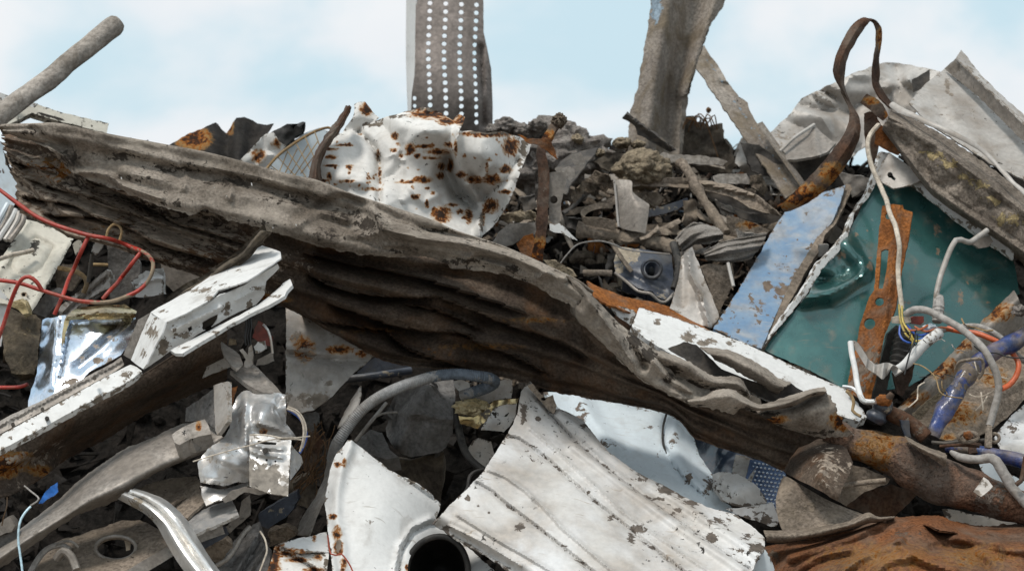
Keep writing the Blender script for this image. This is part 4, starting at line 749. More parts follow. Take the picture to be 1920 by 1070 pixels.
for i, (pts, d, m, lb) in enumerate([
    ([(70, 520), (180, 500), (240, 510), (240, 540), (120, 552)], 6.7, 'tan_earth', 'flat tan slab left of the rusty post shaft'),
    ([(175, 445), (245, 430), (250, 490), (190, 500)], 6.75, 'dark_steel', 'dark stub behind the rusty post, left of its middle'),
    ([(400, 430), (450, 370), (475, 380), (440, 440), (410, 470)], 6.9, 'earth', 'brown lump of earth below the dark curved plate'),
    ([(640, 420), (760, 420), (800, 440), (780, 480), (700, 470)], 7.0, 'muddy_metal', 'muddy scrap right behind the folded bracket'),
    ([(890, 460), (940, 450), (960, 520), (920, 580), (890, 560)], 6.9, 'muddy_metal', 'rough brown post left of the lower muddy pipe'),
    ([(1020, 450), (1090, 480), (1110, 520), (1060, 520)], 6.9, 'grey_steel', 'grey angular scrap right of the lower muddy pipe'),
    ([(1180, 345), (1230, 350), (1260, 400), (1240, 440), (1190, 400)], 7.0, 'earth', 'brown dirt lump behind the diagonal channel'),
    ([(1110, 580), (1170, 600), (1250, 600), (1200, 640), (1130, 640)], 6.7, 'webbing', 'grey rag right of the lower pipe end'),
    ([(350, 520), (470, 545), (560, 580), (550, 610), (430, 590), (350, 560)], 6.9, 'dark_steel', 'black bar under the bent strap loop'),
    ([(560, 690), (600, 660), (605, 770), (570, 780), (540, 760)], 6.75, 'black_rubber', 'black rubber block left behind the navy housing'),
    ([(500, 290), (560, 240), (640, 250), (620, 300), (560, 330)], 7.2, 'dark_wood', 'dark splinter left of the tan soil mound'),
    ([(430, 400), (500, 330), (560, 340), (590, 420), (520, 450)], 7.1, 'earth', 'loose brown clump left of the folded bracket'),
]):
    pan('scrap_piece', lb, 'scrap', 'G', pts, d, m, th=.008, step=4, amp=.035, fr=11, cramp=.02, cfr=12, jag=3, group='muddy scraps in the middle of the heap')

for i, (x, y, s_) in enumerate(((1415, 376, 9), (1630, 441, 10), (682, 342, 7), (1275, 446, 6), (1665, 605, 6), (1535, 620, 5), (1205, 395, 5))):
    pan('white_flake', 'tiny pale flake lying on the upper fold of the long muddy sheet', 'flake', 'N', [(x - s_ * .4, y - s_), (x + s_ * .3, y - s_ * .6), (x + s_ * .5, y + s_ * 1.2), (x - s_ * .2, y + s_ * .7)], 5.66 if x > 1500 else 5.72, 'white_paint', th=.002, step=2, jag=.2, amp=0, group='pale flakes on the long muddy sheet')

rs_ = random.Random(21)
for k in range(34):
    x = rs_.uniform(130, 1240); y = rs_.uniform(300, 700) if 400 < x < 1100 else rs_.uniform(380, 640)
    ln, wd = rs_.uniform(70, 190), rs_.uniform(9, 26); an = rs_.gauss(.1, .5); d = 7.32 - (y - 250) * .00155; bn = rs_.uniform(-.5, .5)
    up, lo = [], []
    for i in range(5):
        u = (i / 4 - .5) * ln; v = bn * (u * u / ln - ln / 12)
        cx, cy = x + u * math.cos(an) - v * math.sin(an), y + u * math.sin(an) + v * math.cos(an)
        w_ = wd * (.7 + .5 * rs_.random()); dd_ = d + rs_.uniform(-.03, .03)
        up.append((cx + math.sin(an) * w_ / 2, cy - math.cos(an) * w_ / 2, dd_ + .02)); lo.append((cx - math.sin(an) * w_ / 2, cy + math.cos(an) * w_ / 2, dd_ - .02))
    m = rs_.choice(['muddy_metal', 'muddy_metal', 'muddy_metal', 'dark_steel', 'mud_steel', 'dark_rust', 'grey_steel'])
    sheet('bent_strip', 'short bent muddy metal strip among the tangled strips in the middle of the heap', 'metal strip', 'G', [up, [((a_[0] + b_[0]) / 2, (a_[1] + b_[1]) / 2, (a_[2] + b_[2]) / 2 - .012) for a_, b_ in zip(up, lo)], lo], 26, 7, m, th=.005, amp=.012, fr=12, edge=(1.2, 1.2, 2, 2), group='tangled strips in the middle of the heap')

# ------------------------------------------------------------------ 3. right side
wr = thing('white_rail', 'long white painted rail running down to the right below the blue plank', 'rail', C3('R', 1400, 780, 6.1))
pan('rail_face', None, None, 'R', [(470, 168), (560, 192), (680, 230), (800, 270), (1040, 358), (1220, 438), (1400, 528), (1560, 598), (1612, 612), (1690, 700), (1740, 775), (1690, 800), (1560, 760), (1300, 690), (1000, 560), (700, 460), (500, 335), (430, 268)], [(470, 180, 6.15), (1600, 620, 6.1), (1000, 560, 5.98), (500, 330, 6.03)], 'white_paint', wr, th=.03, step=6, amp=.003, cr=[([(470, 168), (800, 272), (1220, 440), (1600, 612)], -.012, 14)], mud=[(745, 330, 50, 40, 1.), (850, 360, 70, 24, 1.), (570, 245, 26, 26, .9), (980, 370, 40, 14, .8), (1280, 560, 40, 16, .6), (1330, 500, 30, 10, .7)])
pan('rail_end', None, None, 'R', [(300, 145), (340, 155), (442, 182), (455, 200), (425, 265), (380, 238), (330, 200)], 6.18, 'white_paint', wr, th=.02, step=5, amp=.003, mud=[(400, 230, 30, 16, .8)])
bp_ = thing('blue_plank', 'worn blue metal plank with a grey edge leaning up to the right', 'plank', C3('J', 150, 800, 6.3))
BD = [(60, 745, 6.28), (550, 160, 6.8), (240, 820, 6.24), (350, 245, 6.78)]
pan('blue_face', None, None, 'J', [(38, 748), (100, 655), (160, 560), (230, 440), (290, 332), (352, 242), (430, 208), (500, 180), (592, 150), (570, 220), (540, 300), (470, 372), (425, 450), (380, 520), (300, 690), (240, 832), (180, 812), (110, 782)], BD, 'blue_enamel', bp_, th=.012, step=6, amp=.004, mud=[(268, 572, 20, 26, 1.1), (330, 590, 42, 45, .9), (200, 620, 20, 50, .55), (240, 660, 30, 40, .5), (270, 520, 14, 10, .9), (215, 690, 12, 10, .9), (265, 692, 12, 10, .9), (228, 722, 14, 10, .9), (145, 758, 18, 10, 1.), (400, 378, 12, 12, .8), (425, 412, 10, 6, .9), (500, 185, 70, 14, .8), (120, 700, 90, 40, .34), (330, 480, 70, 60, .3), (420, 260, 90, 40, .3)], stain=[(268, 572, 10, 10, .8)])
pan('plank_edge', None, None, 'J', [(592, 148), (612, 146), (618, 165), (590, 225), (552, 310), (505, 360), (485, 420), (430, 500), (395, 575), (330, 690), (262, 815), (238, 836), (300, 690), (380, 520), (425, 450), (470, 372), (540, 300), (570, 220)], [(38, 748, 6.30), (605, 150, 6.83), (250, 830, 6.25)], 'muddy_metal', bp_, th=.03, step=5, amp=.004)
for k, (pts, d, m, lb) in enumerate([
    ([(520, 330), (560, 320), (590, 350), (560, 400), (520, 390)], 6.75, 'grey_steel', 'grey scrap between the blue plank and the green panel'),
    ([(480, 400), (520, 395), (515, 440), (470, 450)], 6.6, 'pale_grey_metal', 'bright scrap between the lower blue plank and the green panel'),
    ([(560, 95), (640, 110), (700, 120), (690, 160), (620, 200), (590, 150)], 6.95, 'grey_steel', 'dull grey scrap in the gap above the blue plank'),
    ([(150, -30), (230, -20), (330, 60), (300, 130), (200, 90)], 7.1, 'dark_steel', 'dark scrap behind the foot of the rust ribbon loop')]):
    pan('scrap_piece', lb, 'scrap', 'J', pts, d, m, th=.012, step=5, amp=.02, fr=9, jag=2, group='muddy scraps in the middle of the heap')
# green door panel
gp = thing('enamelled_sheet', 'dented dark green enamel door panel in a white frame', 'door panel', C3('J', 700, 1000, 6.3))
GD = [(255, 830, 6.28), (740, 110, 6.62), (1290, 450, 6.46), (620, 1010, 6.18), (1000, 900, 6.28), (800, 500, 6.43)]
pan('green_sheet', None, None, 'J', [(248, 838), (340, 720), (440, 600), (480, 480), (592, 370), (640, 280), (685, 185), (742, 110), (860, 140), (1000, 235), (1150, 340), (1290, 440), (1320, 600), (1180, 740), (1000, 900), (860, 990), (740, 1010), (590, 1000), (420, 912)], GD, 'green_enamel', gp, th=.003, step=5.5, amp=.004, fr=3,
    cr=[([(420, 615), (520, 600), (645, 518)], .08, 40), ([(470, 545), (560, 545), (640, 500)], -.06, 30), ([(595, 395), (630, 450), (665, 510)], .03, 34), ([(560, 470), (600, 480)], -.02, 40), ([(640, 520), (760, 560)], -.015, 60), ([(1000, 250), (1250, 560)], -.02, 120)],
    cd=0, mud=[(640, 355, 12, 14, .9), (685, 342, 8, 8, .9), (690, 480, 18, 44, .6), (975, 335, 18, 34, .7), (978, 435, 12, 26, .7), (1070, 620, 18, 60, .65), (570, 460, 40, 40, .5), (1190, 640, 22, 12, .7), (1100, 560, 10, 14, .7), (760, 200, 16, 16, .6), (850, 640, 30, 16, .6)])
pan('frame_strip', None, None, 'J', [(258, 812), (330, 698), (410, 590), (440, 545), (470, 478), (545, 410), (590, 350), (620, 270), (680, 188), (715, 90), (742, 8), (776, 14), (745, 80), (724, 130), (690, 202), (632, 262), (598, 380), (560, 430), (492, 502), (440, 590), (310, 748), (266, 800)], [(255, 830, 6.25), (750, 20, 6.61), (500, 470, 6.42)], 'white_paint', gp, th=.02, step=5, amp=.003, jag=1.5, mud=[(600, 330, 20, 40, .6), (460, 500, 20, 20, .5)])
pan('frame_strip', None, None, 'J', [(868, 142), (908, 122), (1000, 208), (1150, 308), (1294, 428), (1294, 455), (1235, 415), (1060, 295), (990, 235)], [(870, 140, 6.55), (1290, 440, 6.41), (1000, 300, 6.48)], 'white_paint', gp, th=.02, step=5, amp=.003, mud=[(1130, 310, 60, 30, .7)])
pan('corner_bracket', None, None, 'J', [(722, 105), (745, 50), (776, 14), (830, 50), (882, 90), (912, 128), (862, 150), (792, 164), (745, 140)], [(776, 14, 6.60), (722, 105, 6.56), (900, 130, 6.52)], 'pale_grey_metal', gp, th=.006, step=4, amp=.002, jag=.6, holes=[[(766, 108), (770, 97), (780, 94), (788, 100), (790, 110), (802, 122), (798, 130), (790, 128), (782, 120), (772, 118)]])
# rust ribbon loop
rl = thing('rust_ribbon', 'curled rusty metal ribbon looping up against the sky', 'metal ribbon', C3('H', 830, 1000, 6.7))
sheet('ribbon', None, None, 'H', [
    [(798, 985, 6.55), (850, 930, 6.52), (960, 820, 6.5), (1060, 700, 6.5), (1110, 622, 6.52), (1127, 550, 6.55), (1112, 480, 6.56), (1080, 420, 6.56), (1050, 355, 6.56), (1058, 280, 6.57), (1092, 200, 6.58), (1135, 125, 6.6), (1190, 84, 6.62), (1225, 95, 6.66), (1248, 130, 6.7), (1252, 200, 6.72), (1242, 270, 6.73), (1233, 340, 6.74), (1238, 410, 6.75), (1268, 470, 6.75), (1318, 520, 6.75)],
    [(815, 1010, 6.56), (890, 955, 6.50), (1000, 860, 6.48), (1100, 730, 6.47), (1150, 640, 6.49), (1155, 560, 6.54), (1125, 490, 6.57), (1092, 415, 6.54), (1078, 350, 6.53), (1088, 280, 6.54), (1125, 205, 6.56), (1165, 140, 6.58), (1205, 95, 6.61), (1240, 92, 6.66), (1265, 130, 6.72), (1266, 200, 6.75), (1254, 275, 6.75), (1248, 340, 6.76), (1252, 400, 6.77), (1282, 462, 6.77), (1330, 520, 6.77)],
    [(845, 1008, 6.58), (940, 962, 6.53), (1040, 880, 6.51), (1130, 760, 6.51), (1177, 650, 6.52), (1176, 565, 6.55), (1135, 492, 6.58), (1105, 410, 6.57), (1108, 340, 6.56), (1118, 280, 6.57), (1152, 212, 6.59), (1190, 150, 6.61), (1222, 108, 6.62), (1250, 94, 6.67), (1275, 135, 6.74), (1275, 205, 6.77), (1263, 280, 6.77), (1268, 345, 6.78), (1266, 400, 6.79), (1296, 455, 6.79), (1342, 520, 6.79)]],
    190, 9, 'dark_rust', rl, th=.005, amp=.004, fr=10, edge=(1, 1.2, 2, 0), stain=[(900, 940, 120, 60, .9), (1050, 830, 60, 50, .7), (1268, 180, 16, 60, .7)])
pan('rust_strap', 'short dark rusty strap under the thin end of the ribbon loop', 'strap', 'H', [(1178, 492), (1212, 450), (1250, 466), (1288, 500), (1312, 555), (1290, 578), (1262, 560), (1230, 530)], 6.62, 'dark_rust', th=.006, step=4, amp=.01, stain=[(1230, 480, 40, 20, .6)])
pan('hanging_rust_strap', 'dark rusty strap hanging down above the green panel corner', 'strap', 'H', [(1198, 542), (1225, 532), (1254, 536), (1262, 570), (1282, 605), (1272, 660), (1264, 725), (1246, 782), (1226, 760), (1212, 735), (1200, 640)], 6.7, 'dark_rust', th=.006, step=4, amp=.01)
pan('orange_rust_strap', 'short orange rust strap crossing behind the beige cable top', 'strap', 'H', [(1252, 612), (1280, 600), (1304, 612), (1350, 665), (1388, 722), (1360, 742), (1300, 715), (1248, 684)], 6.6, 'rusted_iron', th=.006, step=4, amp=.01)
tube('beige_cable', 'beige cable hanging over the corner bracket and the rusty bar', 'cable', 'X', [(1646, 236, 6.58), (1632, 252, 6.53), (1628, 275, 6.50), (1636, 315, 6.48), (1654, 355, 6.44), (1667, 390, 6.30), (1678, 425, 6.14), (1686, 460, 6.1), (1684, 500, 6.1), (1688, 545, 6.08), (1691, 580, 6.07)], 'beige_cable', r=4.6, ns=8)
# crumpled silver sheet behind
cs = thing('crumpled_aluminium', 'large crumpled silver sheet on the skyline behind the rust ribbon loop', 'scrap sheet', P(1540, 310, 7.5))
pan('crumpled_face', None, None, 'X', [(1378, 305), (1384, 271), (1405, 255), (1440, 251), (1476, 220), (1503, 185), (1535, 169), (1566, 155), (1601, 137), (1637, 124), (1656, 117), (1690, 119), (1740, 128), (1763, 135), (1750, 185), (1708, 218), (1668, 248), (1640, 262), (1612, 282), (1590, 300), (1560, 340), (1480, 360), (1400, 330)], [(1400, 280, 7.35), (1656, 117, 7.6), (1760, 140, 7.5), (1560, 220, 7.42), (1640, 280, 7.3)], 'pale_grey_metal', cs, step=5, amp=.05, fr=3.5, cramp=.10, cfr=3.6, th=.004, cr=[([(1500, 190), (1540, 200), (1590, 210)], -.05, 12), ([(1535, 175), (1580, 210), (1600, 260)], .05, 14), ([(1600, 150), (1660, 160), (1700, 150)], .06, 14), ([(1680, 125), (1690, 180), (1680, 230)], -.05, 14)], mud=[(1450, 260, 60, 30, .5), (1550, 175, 40, 16, .5)])
pan('fold_shade', None, None, 'X', [(1710, 150), (1726, 140), (1743, 130), (1744, 152), (1730, 166), (1712, 174)], 7.2, 'dark_steel', cs, th=.004, step=4, amp=.004)  # dark patch painting the shade in the sheet's hole
db = thing('dented_box', 'dark dented box corner below the crumpled silver sheet', 'box', C3('H', 900, 760, 7.15))
pan('box_front', None, None, 'H', [(790, 728), (850, 670), (958, 598), (1000, 640), (1062, 682), (1030, 720), (985, 742), (900, 758), (820, 765)], [(800, 740, 7.1), (958, 600, 7.25), (1060, 690, 7.1)], 'grey_steel', db, th=.01, step=5, amp=.012, cr=[([(958, 600), (960, 700), (985, 742)], .03, 30, 't')])
tube('box_edge', None, None, 'H', [(795, 722, 7.08), (870, 655, 7.14), (962, 598, 7.2)], 'pale_grey_metal', db, r=10, ns=6)
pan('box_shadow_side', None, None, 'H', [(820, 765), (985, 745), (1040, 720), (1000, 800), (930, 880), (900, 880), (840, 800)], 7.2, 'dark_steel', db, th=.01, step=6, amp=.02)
pan('grey_ledge', 'muddy grey ledge crossing behind the diagonal channel', 'ledge', 'H', [(580, 762), (640, 745), (700, 740), (720, 768), (640, 780), (590, 778)], 7.4, 'muddy_metal', th=.05, step=5, amp=.01)
pan('round_grey_edge', 'rounded grey fender edge left behind the diagonal channel', 'fender', 'H', [(588, 745), (595, 700), (625, 655), (660, 650), (680, 690), (700, 740), (640, 750)], 7.5, 'grey_steel', th=.03, step=5, amp=.02)
# top right flanged panel
fp = thing('flanged_panel', 'large pale grey flanged metal panel at the upper right edge', 'panel', C3('I', 800, 760, 6.7))
FD = [(420, 440, 6.72), (600, 260, 7.0), (960, 780, 6.5), (960, 640, 6.62)]
pan('main_sheet', None, None, 'I', [(412, 432), (440, 395), (482, 350), (562, 286), (700, 402), (892, 592), (1100, 790), (1100, 920), (892, 752), (760, 690), (640, 610), (500, 520)], FD, 'pale_grey_metal', fp, th=.005, step=6, amp=.006, mud=[(572, 360, 14, 34, 1.), (590, 395, 10, 12, .9)], cr=[([(600, 480), (760, 640)], .012, 40), ([(520, 430), (560, 520)], -.01, 30)])
pan('flange_step', None, None, 'I', [(560, 288), (585, 262), (612, 240), (700, 330), (900, 522), (1100, 715), (1100, 792), (892, 594), (700, 404)], [(560, 288, 6.93), (612, 240, 6.87), (1100, 792, 6.4), (1100, 715, 6.33)], 'grey_steel', fp, th=.005, step=5, amp=.004, mud=[(600, 285, 34, 24, 1.)])  # darker steel than the sheet: the step's shade put into colour
pan('flange_lip', None, None, 'I', [(610, 242), (628, 208), (650, 232), (700, 300), (800, 400), (892, 480), (1100, 665), (1100, 718), (900, 524), (700, 332)], [(610, 242, 6.86), (628, 210, 6.98), (1100, 665, 6.45), (1100, 718, 6.32)], 'pale_grey_metal', sub(fp, 'flange_step'), th=.005, step=5, amp=.005, jag=1.6, mud=[(665, 290, 20, 18, .9), (690, 325, 14, 10, .8)])
sheet('lagged_duct', 'thick duct caked with brown and yellow lagging running down to the right edge', 'duct', 'I', [
    [(335, 462, 6.62), (420, 492, 6.6), (560, 568, 6.56), (700, 662, 6.52), (892, 805, 6.45), (1100, 960, 6.38)],
    [(325, 490, 6.52), (410, 535, 6.48), (540, 620, 6.44), (690, 730, 6.4), (892, 880, 6.33), (1100, 1040, 6.26)],
    [(312, 512, 6.5), (400, 580, 6.44), (520, 690, 6.4), (680, 810, 6.36), (880, 960, 6.3), (1100, 1130, 6.22)],
    [(302, 530, 6.54), (390, 640, 6.5), (500, 780, 6.46), (640, 885, 6.42), (840, 1020, 6.36), (1080, 1200, 6.28)],
    [(300, 545, 6.64), (385, 660, 6.62), (480, 800, 6.6), (600, 905, 6.57), (800, 1040, 6.52), (1040, 1210, 6.44)]],
    130, 46, 'lagged_metal', amp=.018, fr=7, cramp=.03, cfr=7, th=.006, edge=(3, 4, 5, 0), ccr='I', cr=[([(325, 490), (410, 535), (540, 620), (690, 730), (892, 880), (1090, 1035)], .05, 14, 't'), ([(302, 530), (390, 640), (500, 780), (640, 885), (840, 1020), (1080, 1200)], .045, 12, 't'), ([(330, 540), (520, 690), (700, 830)], -.02, 22, 't')], mud=[(520, 650, 50, 24, .7), (580, 690, 60, 26, .75), (640, 740, 50, 24, .6), (700, 770, 50, 24, .7), (760, 840, 60, 24, .6), (840, 920, 90, 36, .7), (470, 640, 36, 20, .5)])
tube('white_edge_strip', 'thin pale bent strip lying along the top of the lagged duct', 'strip', 'I', [(335, 436, 6.6, 12), (380, 460, 6.55, 16), (430, 486, 6.5, 13), (560, 545, 6.45, 11), (650, 590, 6.42, 10), (735, 645, 6.4, 9), (800, 715, 6.36, 9), (892, 805, 6.3, 9), (1000, 920, 6.25, 9)], 'pale_grey_metal', ns=10, amp=.003, flat=.5)
# rusty perforated bar and things on it
rb = thing('rusty_bar', 'orange rusty flat bar with round holes hanging in front of the green panel', 'steel bar', C3('J', 680, 1000, 6.1))
pan('bar_face', None, None, 'J', [(745, 236), (790, 230), (832, 233), (834, 250), (872, 262), (862, 330), (850, 400), (832, 480), (815, 562), (802, 660), (775, 730), (752, 790), (735, 880), (718, 965), (690, 1060), (595, 1010), (615, 900), (640, 800), (650, 740), (666, 690), (690, 620), (712, 588), (716, 520), (722, 450), (732, 340)], [(745, 236, 6.36), (870, 262, 6.3), (690, 1000, 6.02), (600, 1000, 6.06), (720, 600, 6.2)], 'rusted_iron', rb, th=.006, step=4.5, amp=.003, jag=.8,
    holes=[('o', 770, 278, 13, 15), ('o', 733, 636, 19, 18), ('o', 692, 728, 24, 24), [(740, 425), (756, 416), (772, 420), (764, 500), (748, 582), (728, 582), (736, 500)]], cr=[([(815, 236), (808, 400), (775, 600), (745, 790), (690, 1000)], .025, 22, 't')], mud=[(690, 890, 70, 90, .75), (640, 980, 60, 60, .8)])
tube('bent_rod', 'thin bent white tube handle in front of the green panel', 'handle', 'J', [(968, 670, 6.1), (972, 600, 6.12), (985, 545, 6.14), (1010, 480, 6.18), (1040, 405, 6.22), (1052, 382, 6.24), (1075, 378, 6.26), (1110, 388, 6.28), (1150, 360, 6.32), (1185, 335, 6.34)], 'pale_grey_metal', r=12, ns=10, mud=[(975, 620, 30, 50, .6)])
tube('handle_post', 'ribbed grey plastic clip under the bent white handle', 'clip', 'J', [(985, 615, 6.12, 20), (980, 660, 6.1, 26), (972, 720, 6.08, 22)], 'grey_cable', ns=8, rings=1, rh=-.15, step=3)
pan('crushed_cap', 'small crushed grey cap where the bent handle meets the frame', 'cap', 'J', [(1120, 395), (1150, 372), (1195, 358), (1210, 385), (1190, 405), (1150, 415)], 6.38, 'grey_steel', th=.02, step=4, amp=.01)
wl = thing('wire_loom', 'tangle of blue, yellow and orange wires with a plug below the beige cable', 'wiring', C3('J', 860, 860, 6.05))
pan('plug', None, None, 'J', [(790, 702), (815, 697), (862, 700), (866, 722), (830, 728), (792, 726)], 6.04, 'beige_cable', wl, th=.03, step=3, amp=.001, jag=.3)
pan('socket', None, None, 'J', [(862, 706), (880, 697), (918, 698), (920, 722), (905, 734), (866, 728)], 6.05, 'red_plastic', wl, th=.03, step=3, amp=.002, jag=.3)
blob('blue_clip', None, None, 'J', 945, 745, 6.02, 30, 16, .012, 'appliance_blue_white', wl, amp=.4, sub=3)
for pth, m in [([(822, 735, 6.04), (818, 770, 6.02), (835, 798, 6.0), (870, 808, 6.0), (910, 790, 6.0), (945, 760, 6.02)], 'wire_blue'),
               ([(850, 735, 6.04), (880, 770, 6.01), (920, 775, 6.0), (970, 745, 6.02)], 'wire_blue'),
               ([(835, 735, 6.03), (860, 755, 6.0), (905, 752, 6.0), (935, 735, 6.01)], 'wire_orange'),
               ([(815, 650, 6.06), (822, 720, 6.03), (845, 775, 6.0), (872, 800, 5.99), (868, 845, 5.99)], 'wire_yellow'),
               ([(828, 655, 6.06), (832, 720, 6.03), (858, 760, 6.0), (880, 800, 5.99), (920, 795, 5.99)], 'wire_yellow'),
               ([(880, 740, 6.02), (930, 760, 6.0), (990, 742, 6.01), (1040, 755, 6.03)], 'wire_orange')]:
    tube('wire', None, None, 'J', pth, m, wl, r=4.6, ns=6)
tube('rubber_bellows', 'black ribbed rubber bellows below the plug of the wire tangle', 'bellows', 'J', [(850, 755, 6.14, 34), (838, 800, 6.12, 40), (825, 850, 6.1, 40), (808, 915, 6.08, 34)], 'black_rubber', ns=16, step=5, rings=1, rh=.22)
pan('dark_rail', 'dark steel rail standing beside the black rubber bellows', 'rail', 'J', [(770, 770), (810, 735), (822, 760), (795, 860), (770, 980), (745, 1060), (700, 1060), (735, 900)], 6.15, 'dark_steel', th=.03, step=5, amp=.003)
pan('dark_bracket', 'dark rusty bracket hanging below the black rubber bellows', 'bracket', 'J', [(790, 935), (850, 925), (880, 900), (870, 960), (830, 1030), (810, 1020)], 6.1, 'dark_rust', th=.02, step=5, amp=.01)
wt = thing('white_pipe_bracket', 'bent white pipe with a flattened foot beside the orange rusty bar', 'pipe bracket', C3('J', 760, 1050, 6.0))
tube('pipe', None, None, 'J', [(795, 925, 5.98, 16), (835, 905, 5.96, 20), (870, 870, 5.96, 23), (920, 815, 5.97, 23), (985, 765, 6.0, 24)], 'white_paint', wt, ns=12, mud=[(930, 810, 20, 24, .6), (960, 785, 30, 20, .6)])
sheet('flattened_foot', None, None, 'J', [[(612, 800, 6.0), (640, 805, 5.98), (690, 878, 5.95), (720, 898, 5.93), (765, 890, 5.92), (800, 905, 5.93), (832, 930, 5.95)], [(608, 822, 6.0), (628, 830, 5.98), (680, 912, 5.95), (715, 935, 5.92), (750, 960, 5.9), (775, 918, 5.93), (800, 950, 5.95)]], 50, 8, 'pale_grey_metal', wt, th=.004, disp=lambda u, v, p: .01 * math.sin(u * 40) * (u > .4), amp=.003)
tube('leg', None, None, 'J', [(612, 805, 5.98), (618, 870, 5.95), (635, 950, 5.9), (655, 1030, 5.84), (672, 1052, 5.82), (718, 1056, 5.8)], 'white_paint', wt, r=12, ns=10)
tube('grey_cable', 'thick grey cable arching over the wire tangle and down past the blue tube', 'cable', 'X', [(1697, 588, 6.05), (1712, 580, 6.03), (1745, 584, 6.0), (1785, 606, 5.95), (1820, 632, 5.9), (1848, 656, 5.86), (1866, 690, 5.84), (1872, 725, 5.83), (1866, 765, 5.82), (1856, 800, 5.8)], 'grey_cable', r=7, ns=10)
tube('dark_grey_cable', 'second grey cable passing behind the blue tube to the right edge', 'cable', 'K', [(600, 240, 6.15), (740, 212, 6.13), (830, 216, 6.1), (930, 270, 6.08), (1010, 350, 6.06), (1120, 440, 6.04)], 'grey_cable', r=16, ns=10)
tube('orange_cable', 'thick orange cable curling round behind the blue tube', 'cable', 'K', [(640, 222, 6.1), (720, 236, 6.08), (800, 245, 6.06), (880, 275, 6.04), (960, 320, 6.03), (1020, 385, 6.02), (1038, 440, 6.0), (1020, 500, 5.99), (985, 540, 5.98), (945, 558, 5.97)], 'orange_cable', r=16, ns=10)
for pth in ([(765, 590, 6.1), (800, 606, 6.08), (850, 600, 6.06), (905, 570, 6.04)], [(830, 580, 6.08), (835, 620, 6.06), (842, 680, 6.05)], [(870, 585, 6.08), (850, 630, 6.06), (800, 682, 6.05)]):
    tube('bare_wire', 'frayed thin wire end over the brown plates below the orange cable', 'wire', 'K', pth, 'beige_cable', r=4.5, ns=6, group='frayed wire ends')
sheet('rust_edged_plate', 'long brown plate with a rusty curled edge rising to the right below the green panel', 'plate', 'K', [
    [(360, 672, 6.12), (500, 530, 6.18), (640, 390, 6.25), (755, 268, 6.3), (840, 180, 6.34), (1015, 10, 6.4)],
    [(385, 690, 6.07), (530, 560, 6.13), (665, 425, 6.2), (780, 300, 6.26), (900, 190, 6.3), (1040, 60, 6.35)],
    [(420, 700, 6.1), (580, 590, 6.17), (720, 460, 6.24), (860, 330, 6.3), (980, 210, 6.34), (1060, 110, 6.38)],
    [(450, 715, 6.14), (610, 610, 6.2), (760, 490, 6.28), (900, 370, 6.34), (1020, 250, 6.38), (1100, 160, 6.42)]], 80, 30, 'grey_steel', th=.005, amp=.012, fr=6, edge=(2, 0, 4, 0), stain=[(430, 610, 110, 50, .7), (600, 440, 90, 60, .8), (720, 320, 60, 40, .7), (900, 130, 120, 60, .7)])
pan('brown_sheet', 'wide brown steel sheet behind the blue tube', 'scrap sheet', 'K', [(470, 720), (560, 640), (700, 520), (840, 400), (960, 280), (1100, 170), (1120, 560), (1010, 690), (900, 780), (800, 830), (640, 850), (520, 820)], [(500, 720, 6.1), (1100, 200, 6.4), (1000, 700, 6.15), (700, 820, 6.0)], 'muddy_metal', th=.005, step=6, amp=.02, fr=4, cr=[([(560, 800), (1100, 480)], .03, 40), ([(800, 830), (1100, 640)], -.03, 40)], stain=[(700, 700, 140, 80, .45), (900, 500, 100, 60, .45), (650, 830, 40, 16, .9)])
pan('tan_strip', 'tan torn strip left of the blue tube', 'scrap strip', 'K', [(445, 700), (540, 620), (650, 545), (640, 580), (560, 650), (500, 730), (460, 730)], 6.02, 'tan_earth', th=.006, step=5, amp=.01)
bt = thing('blue_tube', 'scuffed dark blue frame tube rising to the right edge', 'tube', C3('K', 560, 820, 5.86))
tube('tube_body', None, None, 'K', [(555, 828, 5.84, 36), (575, 780, 5.85, 44), (640, 660, 5.88, 52), (710, 550, 5.91, 55), (790, 440, 5.95, 50), (860, 385, 5.97, 46), (960, 325, 6.0, 48), (1100, 255, 6.04, 50)], 'blue_pipe_paint', bt, ns=18, amp=.008, fr=16, mud=[(760, 480, 70, 60, .8), (700, 560, 40, 50, .5)])
blob('mud_cap', None, None, 'K', 1048, 125, 6.02, 40, 30, .03, 'grey_earth', sub(bt, 'tube_body'), amp=.5, sub=3)
tube('clamp', None, None, 'K', [(690, 450, 5.88), (710, 412, 5.86), (780, 398, 5.84), (835, 400, 5.84), (838, 470, 5.85), (815, 500, 5.86)], 'muddy_metal', sub(bt, 'tube_body'), r=9, ns=8)
b2 = thing('lower_blue_tube', 'glossy blue tube pointing to the right edge above the big rusty pipe', 'tube', C3('K', 880, 960, 5.75))
tube('tube_body', None, None, 'K', [(640, 888, 5.82, 26), (760, 895, 5.79, 32), (850, 912, 5.76, 38), (960, 935, 5.72, 40), (1075, 965, 5.68, 42), (1180, 990, 5.65, 42)], 'blue_pipe_paint', b2, ns=16, mud=[(740, 890, 90, 30, .8)])
tube('rust_collar', None, None, 'K', [(795, 870, 5.78, 40), (800, 930, 5.76, 40)], 'dark_rust', sub(b2, 'tube_body'), ns=10, flat=.7)
lk = thing('link_bar', 'dark linkage bar with ring eyes lying over the lower blue tube', 'linkage', C3('K', 760, 860, 5.7))
tube('bar', None, None, 'K', [(555, 858, 5.74), (640, 862, 5.72), (720, 850, 5.7), (800, 850, 5.69), (900, 840, 5.68)], 'dark_steel', lk, r=10, ns=8)
tube('ring_eye', None, None, 'K', ring('K', 760, 828, 52, 26, 5.68), 'muddy_metal', lk, r=13, ns=8, closed=True)
tube('ring_eye', None, None, 'K', ring('K', 905, 832, 26, 24, 5.68), 'muddy_metal', lk, r=10, ns=8, closed=True)
